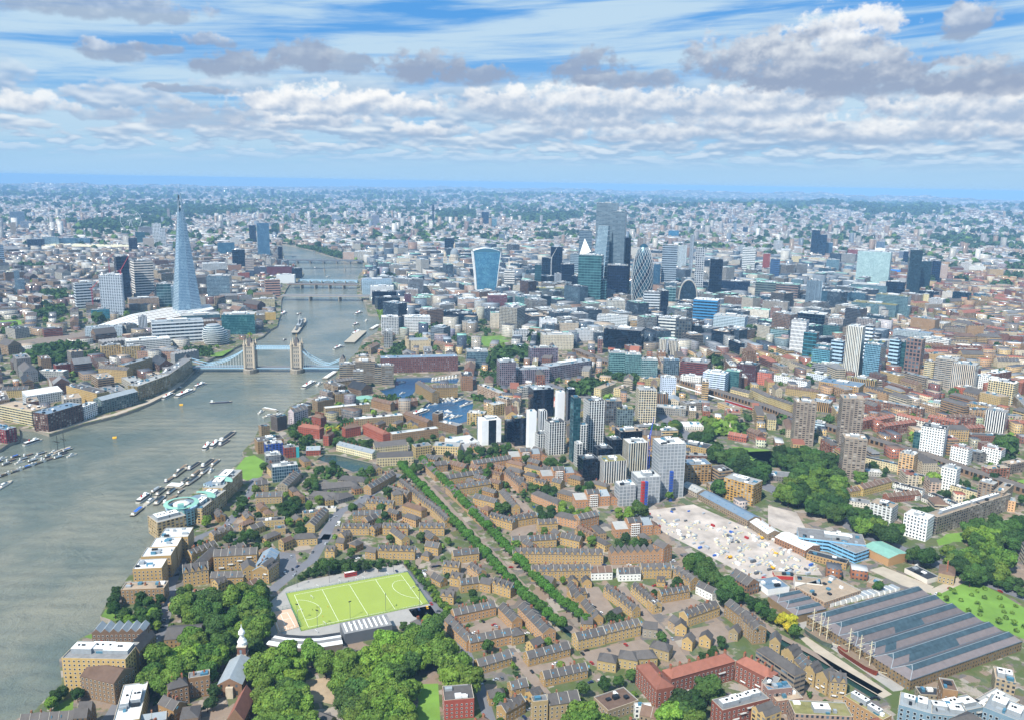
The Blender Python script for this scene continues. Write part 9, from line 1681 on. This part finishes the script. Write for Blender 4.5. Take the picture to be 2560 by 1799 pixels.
for si,(sx,sy) in enumerate(SX):
 z=zone(sx,sy); q=ZP[z]; a=SXA[si]; ca,sa=math.cos(a),math.sin(a); rowd=q['d'][1]+q['gap']+(7 if z in('wap','east') else 3)
 v=-260.0
 while v<260:
  dp=sr.uniform(*q['d']); u=-260.0+sr.uniform(0,20)
  while u<260:
   W_=sr.uniform(*q['w']); D_=dp*sr.uniform(.9,1.1)
   x=sx+(u+W_/2)*ca-v*sa; y=sy+(u+W_/2)*sa+v*ca
   u+=W_+(sr.uniform(1.5,5) if sr.random()<.7 else q['gap'])
   if not in_view(x,y): continue
   dd=np.hypot(SX[:,0]-x,SX[:,1]-y)
   if dd.argmin()!=si: continue
   if math.hypot(x-CX,y-CY)<330: continue
   P_=rect(x,y,a,W_,D_,1.2)
   if occ_test(P_):
    W_*=.5; P_=rect(x,y,a,W_,D_,1.2)
    if occ_test(P_) or W_<9: continue
   occ_poly(P_)
   zz=zone(x,y); qq=ZP[zz]
   H_=sr.uniform(*qq['h'])*(1 if sr.random()>.06 else 1.8); tone=lc(sr.choice(PAL.get(zz if zz!='inner' else 'far')))
   k=sr.uniform(.85,1.15); tone=tuple(min(.85,c*k) for c in tone)
   rt_=sr.choice(qq['rt']); rf=sr.choice(qq['rf'])
   if rt_ in('gable','gables','hip','saw') and rf in('pale','white','tan'): rf='slate'
   d=math.dist((x,y),(CX,CY)); cand.append((W_*H_/d,x,y,a,W_,D_,H_,sr.choice(qq['st']),tone,rf,rt_,zz))
   if sr.random()<qq['tree']:
    tx,ty=x-(D_/2+5)*-sa*-1+sr.uniform(-8,8)*ca, y-(D_/2+5)*ca+sr.uniform(-8,8)*sa
    if not occ_test(rect(tx,ty,0,6,6)): tree_at(tx,ty,'mid',sr.uniform(.6,1.25),sr.choice(['dark','mid','mid','plane']))
  v+=rowd*sr.uniform(.9,1.1)
 for k in range(int({'city':3,'inner':16,'east':26,'south':24,'wap':170,'far':30}[z])):
  x,y=sx+sr.uniform(-100,100),sy+sr.uniform(-100,100)
  if in_view(x,y) and not occ_test(rect(x,y,0,7,7)): tree_at(x,y,sr.choice(['mid','mid','small','big']) if z!='wap' else sr.choice(['mid','small','small','small']),sr.uniform(.5,1.05),sr.choice(['dark','mid','mid','plane','light']))
for i in range(9000):
 d=340+3600*sr.random()**.9; a0=YAW+math.radians(sr.uniform(-34,34)); x,y=CX+d*math.sin(a0),CY+d*math.cos(a0)
 if not in_view(x,y): continue
 si=int(np.hypot(SX[:,0]-x,SX[:,1]-y).argmin()); zz=zone(x,y); qq=ZP[zz]; a=SXA[si]; k=.75 if zz!='wap' else 1
 W_=sr.uniform(9,20) if zz=='wap' else sr.uniform(10,qq['w'][1]*.6); D_=sr.uniform(7,9) if zz=='wap' else sr.uniform(9,qq['d'][1]*.7)
 P_=rect(x,y,a,W_,D_,3)
 if occ_test(P_): continue
 occ_poly(rect(x,y,a,W_,D_,1)); H_=sr.uniform(*qq['h'])*.85; tone=tuple(min(.85,c*sr.uniform(.85,1.15)) for c in lc(sr.choice(PAL.get(zz if zz!='inner' else 'far'))))
 rt_=sr.choice(qq['rt']); rf=sr.choice(qq['rf']) if rt_=='flat' else 'slate'
 cand.append((W_*H_/d,x,y,a,W_,D_,H_,sr.choice(qq['st']),tone,rf,rt_,zz))
cand.sort(key=lambda t:-t[0]); cnt={}
KIND={'wap':('terraced_house','terraced house'),'city':('office_building','office'),'inner':('city_building','building'),'east':('apartment_block','flats'),'south':('riverside_building','building'),'far':('distant_building','building')}
GRP={'wap':'brick terraces between the canals','city':'office blocks in the financial district','inner':'buildings packed beyond the towers','east':'blocks of flats among the eastern streets','south':'buildings on the far side of the river','far':'pale buildings towards the horizon'}
LIM={'wap':230,'city':240,'inner':200,'east':250,'south':220,'far':0}
for c in cand:
 _,x,y,a,W_,D_,H_,st,tone,rf,rt_,z=c
 if cnt.get(z,0)>=LIM[z]: farb.append(c); continue
 cnt[z]=cnt.get(z,0)+1
 hh='low' if H_<10 else 'mid-rise' if H_<20 else 'tall'
 size='long' if W_/D_>2.6 else 'wide' if W_>38 else 'compact'
 sh={'flat':'flat','gable':'pitched','gables':'gabled','hip':'hipped','saw':'ridged','mono':'sloping'}[rt_]
 lab=where(x,y,LABELS,f"{hh} {size} {col_name(tone)} block with {sh} {RK[rf].replace(' tiled','').replace(' felt','')} roof")
 near=z=='wap' and cnt[z]<60
 building(KIND[z][0],lab,KIND[z][1],x,y,a,W_,D_,H_,st,tone,rf,rt_,rh=min(D_,W_)*.36 if rt_!='saw' else 2.4,group=GRP[z],occ=False,plant=1 if (z=='city') else 0,win=(3.0,2.9,1.15,1.3) if near else None,chim=2 if near else 0)
# everything farther away, in bulk
def bulk(name,rows,kind_label,matkey):
 """rows: array x,y,rot,W,D,H,r,g,b,rr,rg,rb"""
 A=np.array(rows); k=len(A); sx=np.array([-1,1,1,-1])*.5; sy=np.array([-1,-1,1,1])*.5
 lx=A[:,3:4]*sx; ly=A[:,4:5]*sy; c=np.cos(A[:,2:3]); s=np.sin(A[:,2:3]); x=A[:,0:1]+lx*c-ly*s; y=A[:,1:2]+lx*s+ly*c
 z0=A[:,12:13] if A.shape[1]>12 else np.zeros((k,1))
 lo=np.stack([x,y,np.zeros_like(x)-2+z0],2); hi=np.stack([x,y,np.repeat(A[:,5:6],4,1)+z0],2); Vv=np.concatenate([lo,hi],1).reshape(-1,3)
 b=(np.arange(k)*8)[:,None,None]; fi=np.array([[0,1,5,4],[1,2,6,5],[2,3,7,6],[3,0,4,7],[4,5,6,7]])[None]+b; fi=fi.reshape(-1,4)
 me=bpy.data.meshes.new(name); me.vertices.add(len(Vv)); me.vertices.foreach_set('co',Vv.astype(np.float32).ravel())
 nf=len(fi); me.loops.add(nf*4); me.loops.foreach_set('vertex_index',fi.astype(np.int32).ravel()); me.polygons.add(nf); me.polygons.foreach_set('loop_start',(np.arange(nf)*4).astype(np.int32))
 me.polygons.foreach_set('loop_total',np.full(nf,4,np.int32))
 W=A[:,3];D=A[:,4];H=A[:,5]; Z=np.zeros(k)
 def q(L): return np.stack([np.stack([Z,Z],1),np.stack([L,Z],1),np.stack([L,H],1),np.stack([Z,H],1)],1)
 uv=np.stack([q(W),q(D),q(W),q(D),np.zeros((k,4,2))],1).reshape(-1,2); u=me.uv_layers.new(name='UVMap'); u.data.foreach_set('uv',uv.astype(np.float32).ravel())
 cc=np.ones((k,5,4,4)); cc[:,:4,:,:3]=A[:,None,None,6:9]; cc[:,4,:,:3]=A[:,None,9:12]; at=me.color_attributes.new('tint','FLOAT_COLOR','CORNER'); at.data.foreach_set('color',cc.astype(np.float32).ravel())
 me.materials.append(FAT[matkey]); me.materials.append(FARROOF); mi=np.zeros((k,5),np.int32); mi[:,4]=1; me.polygons.foreach_set('material_index',mi.ravel()); me.update(); me.validate()
 return link(name,me,kind='stuff',label=kind_label)
def _fr():
 m,n,b=newmat('far_roof'); c=src_color(n,True); p=n.new('ShaderNodeNewGeometry').outputs['Position']; f=n.noise(p,.12,3,.7)
 n.put(b.inputs['Base Color'],n.mix(1.0,c,n.mix(f,(.75,.75,.75),(1.25,1.25,1.25)),'MULTIPLY')); b.inputs['Roughness'].default_value=.9; return m
FARROOF=_fr()
RCOL={'slate':'#54565c','grey':'#7c7d7f','pale':'#b3b4b2','white':'#dcdede','brown':'#6b574b','red':'#96553f','tan':'#a08f7c','lead':'#8b949b','dark':'#34383e','sedum':'#7d7a4e','blue':'#6d8296','copper':'#7fae9f'}
rows=[]
for c in farb: rows.append([c[1],c[2],c[3],c[4],c[5],c[6],*c[8],*lc(RCOL[c[9]]),0.0])
g=np.random.default_rng(3)
def scatter(n_,d0,d1,pw,wl,hl,tall):
 out=[]
 d=d0+(d1-d0)*g.random(n_)**pw; a=YAW+np.radians(g.uniform(-33,33,n_)); x=CX+d*np.sin(a); y=CY+d*np.cos(a)
 patch=np.sin(x*.0011+2)*np.sin(y*.0013)+.6*np.sin(x*.0031+y*.0023)
 keep=patch+g.normal(size=n_)*.5>-.75
 keep&=~inside(RIV,x,y)
 for xx,yy,dd in zip(x[keep],y[keep],d[keep]):
  W=g.uniform(*wl); D=g.uniform(*wl)*.55; H=g.uniform(*hl); t=g.random()<tall
  if t: W,D,H=g.uniform(18,34),g.uniform(14,24),g.uniform(35,75)
  cl=np.array(lc(R.choice(PAL['far'])))*g.uniform(.8,1.2); rc=np.array(lc(RCOL[R.choice(['grey','pale','pale','tan','slate','brown','grey','red','slate','white'])]))*.88
  out.append([xx,yy,g.uniform(-.5,.5)+(1.57 if g.random()<.4 else 0),W,D,H,*cl,*rc,float(terrain(xx,yy))])
 return out
rows+=scatter(27000,4450,8000,.8,(11,44),(7,19),.010)+scatter(26000,7500,13000,.8,(16,62),(8,20),.006)+scatter(16000,12500,35000,1.1,(30,150),(8,24),.006)
bulk('distant_city',rows,'mass of small pale buildings spreading to the horizon','a')
print('infill',cnt,len(farb),len(rows))
# trees: the largest in view as things, the rest as far woods
TN={'big':'plane_tree','mid':'garden_tree','round':'avenue_tree','small':'shrub'}
TC={'plane':'yellow-green','dark':'dark green','mid':'mid green','light':'bright light green','gold':'golden yellow','avenue':'deep green clipped'}
TG={'big':'tall broad trees in the parks','mid':'leafy trees between the houses','round':'round trees lining the canal walk','small':'shrubs in gardens and verges'}
TRAD={'big':10.5,'mid':5.2,'round':4.6,'small':2.6}
TREES.sort(key=lambda t:-(TRAD[t[2]]*t[3])/math.dist(t[:2],(CX,CY)))
tc_={}; restt=[]
NOT=[[G(*p).xy for p in q] for q in ([('C2',x,y) for x,y in ((1370,1270),(1610,1270),(1640,1780),(1370,1780))],[('C2',x,y) for x,y in ((430,1260),(700,1225),(750,1480),(720,1640),(480,1640))],[('C1',x,y) for x,y in ((1950,1150),(2260,1150),(2260,1800),(1950,1800))],[('C2',x,y) for x,y in ((110,840),(800,840),(1220,760),(1230,960),(900,1090),(90,1130))],[('C2',x,y) for x,y in ((1560,1500),(1960,1500),(2000,1900),(1560,1900))])]
def blocked(x,y,rad):
 X_,Y_=np.array([x]),np.array([y])
 if any(inside(q,X_,Y_)[0] for q in NOT): return True
 for cx,cy_,rot,W,D in FOOT:
  dx,dy=x-cx,y-cy_
  if abs(dx)+abs(dy)<80:
   c,s=math.cos(rot),math.sin(rot)
   if abs(dx*c+dy*s)<W/2+rad*.4 and abs(dy*c-dx*s)<D/2+rad*.4: return True
 return False
for i,(x,y,k,s,gn,wh) in enumerate(TREES):
 px,py=proj((x,y,5))
 if not(-60<px<2620 and 400<py<1900) or k!='round' and blocked(x,y,TRAD[k]*s): continue
 if tc_.get(k,0)>=(300 if k!='small' else 120): restt.append((x,y,k,s,gn)); continue
 tc_[k]=tc_.get(k,0)+1
 cm,tm=TV[k][R.randrange(len(TV[k]))]; f=R.uniform(.9,1.12)
 size='large' if s>1.05 else 'small' if s<.8 else 'medium'
 lab=wh if wh else where(x,y,LABELS,f"{size} {TC[gn]} {TN[k].replace('_',' ')}")
 root=empty(TN[k],(x,y,0),R.uniform(0,6.28),label=lab,cat='shrub' if k=='small' else 'tree',group=TG[k]); root.scale=(s,s,s*R.uniform(.88,1.12))
 c=lc(GREENS[gn]); link('crown',cm,root,color=tuple(q*f*R.uniform(.92,1.08) for q in c))
 link('trunk',tm,root)
for i in range(1900):
 d=1500+19000*sr.random()**1.3; a=YAW+math.radians(sr.uniform(-33,33)); x,y=CX+d*math.sin(a),CY+d*math.cos(a)
 if sr.random()<.5:
  q=.5+sr.random()
  if d<4300 and occ_test(rect(x,y,0,14,14)): continue
  restt.append((x,y,'big',q*(1+d/9000),sr.choice(['dark','mid','dark'])))
 elif d>4300:
  for k in range(4): restt.append((x+sr.gauss(0,50+d*.012),y+sr.gauss(0,40+d*.01),'big',sr.uniform(.8,1.4)*(1+d/7000),sr.choice(['dark','mid','dark','plane'])))
restt+=FARWOOD if 'FARWOOD' in globals() else []
def puffs(name,lst,label):
 g=np.random.default_rng(9); VV=[];CC=[]
 for (x,y,k,s,gn) in lst:
  tz=float(terrain(x,y))
  if inside(RIV,np.array([x]),np.array([y]))[0]: continue
  d=math.dist((x,y),(CX,CY)); rad=TRAD[k]*s; n_=26 if d<2500 else 14 if d<5000 else 8; hh=rad*1.7 if k!='small' else rad*1.4
  nr=g.normal(size=(n_,3)); nr/=np.linalg.norm(nr,axis=1)[:,None]; nr[:,2]=abs(nr[:,2])
  P=np.array([x,y,tz+hh*.25])+nr*np.array([rad,rad,hh*.72])*g.uniform(.6,.95,(n_,1)); nn=nr+g.normal(size=(n_,3))*.3; t=np.cross(nn,g.normal(size=(n_,3))); t/=np.linalg.norm(t,axis=1)[:,None]; nn/=np.linalg.norm(nn,axis=1)[:,None]; b=np.cross(nn,t)
  q=rad*(.42 if n_>20 else .55 if n_>10 else .8)*g.uniform(.7,1.2,(n_,1))
  VV.append(np.stack([P+t*q,P+b*q,P-t*q,P-b*q],1).reshape(-1,3)); c=np.array(lc(GREENS[gn]))*.92; CC.append(np.clip(c*g.uniform(.65,1.3,(n_,1)),0,1))
 V_=np.vstack(VV); C_=np.vstack(CC); nf=len(C_); me=bpy.data.meshes.new(name); me.vertices.add(len(V_)); me.vertices.foreach_set('co',V_.astype(np.float32).ravel()); me.loops.add(nf*4); me.loops.foreach_set('vertex_index',np.arange(nf*4,dtype=np.int32)); me.polygons.add(nf)
 me.polygons.foreach_set('loop_start',(np.arange(nf)*4).astype(np.int32)); me.polygons.foreach_set('loop_total',np.full(nf,4,np.int32))
 at=me.color_attributes.new('leaf','FLOAT_COLOR','CORNER'); at.data.foreach_set('color',np.hstack([np.repeat(C_,4,0),np.ones((nf*4,1))]).astype(np.float32).ravel()); me.materials.append(LEAFF); me.update(); me.validate()
 link(name,me,kind='stuff',label=label)
puffs('distant_woodland',restt,'far-off trees and wooded parks scattered through the suburbs')
print('trees',tc_,len(restt))
# air
hz=MB(); hz.box(CX-36400,CY-36400,CX+36400,CY+36400,-6,356,MT['glass'])
hz.f.append((3,0,4,7));
me=bpy.data.meshes.new('haze'); q=36800
vv=[(CX+x*q,CY+y*q,z) for z in (-6,356) for x,y in ((-1,-1),(1,-1),(1,1),(-1,1))]
me.from_pydata(vv,[],[(3,2,1,0),(4,5,6,7),(0,1,5,4),(1,2,6,5),(2,3,7,6),(3,0,4,7)])
hm=bpy.data.materials.new('haze_air'); hm.use_nodes=True; t=hm.node_tree; t.nodes.clear(); pv=t.nodes.new('ShaderNodeVolumePrincipled'); ou=t.nodes.new('ShaderNodeOutputMaterial'); t.links.new(pv.outputs[0],ou.inputs['Volume'])
pv.inputs["Color"].default_value=(.34,.63,1.0,1); pv.inputs['Density'].default_value=HAZE; pv.inputs['Anisotropy'].default_value=-.12
me.materials.append(hm); hz_o=link('haze',me,kind='stuff',label='pale blue summer haze in the air over the city')
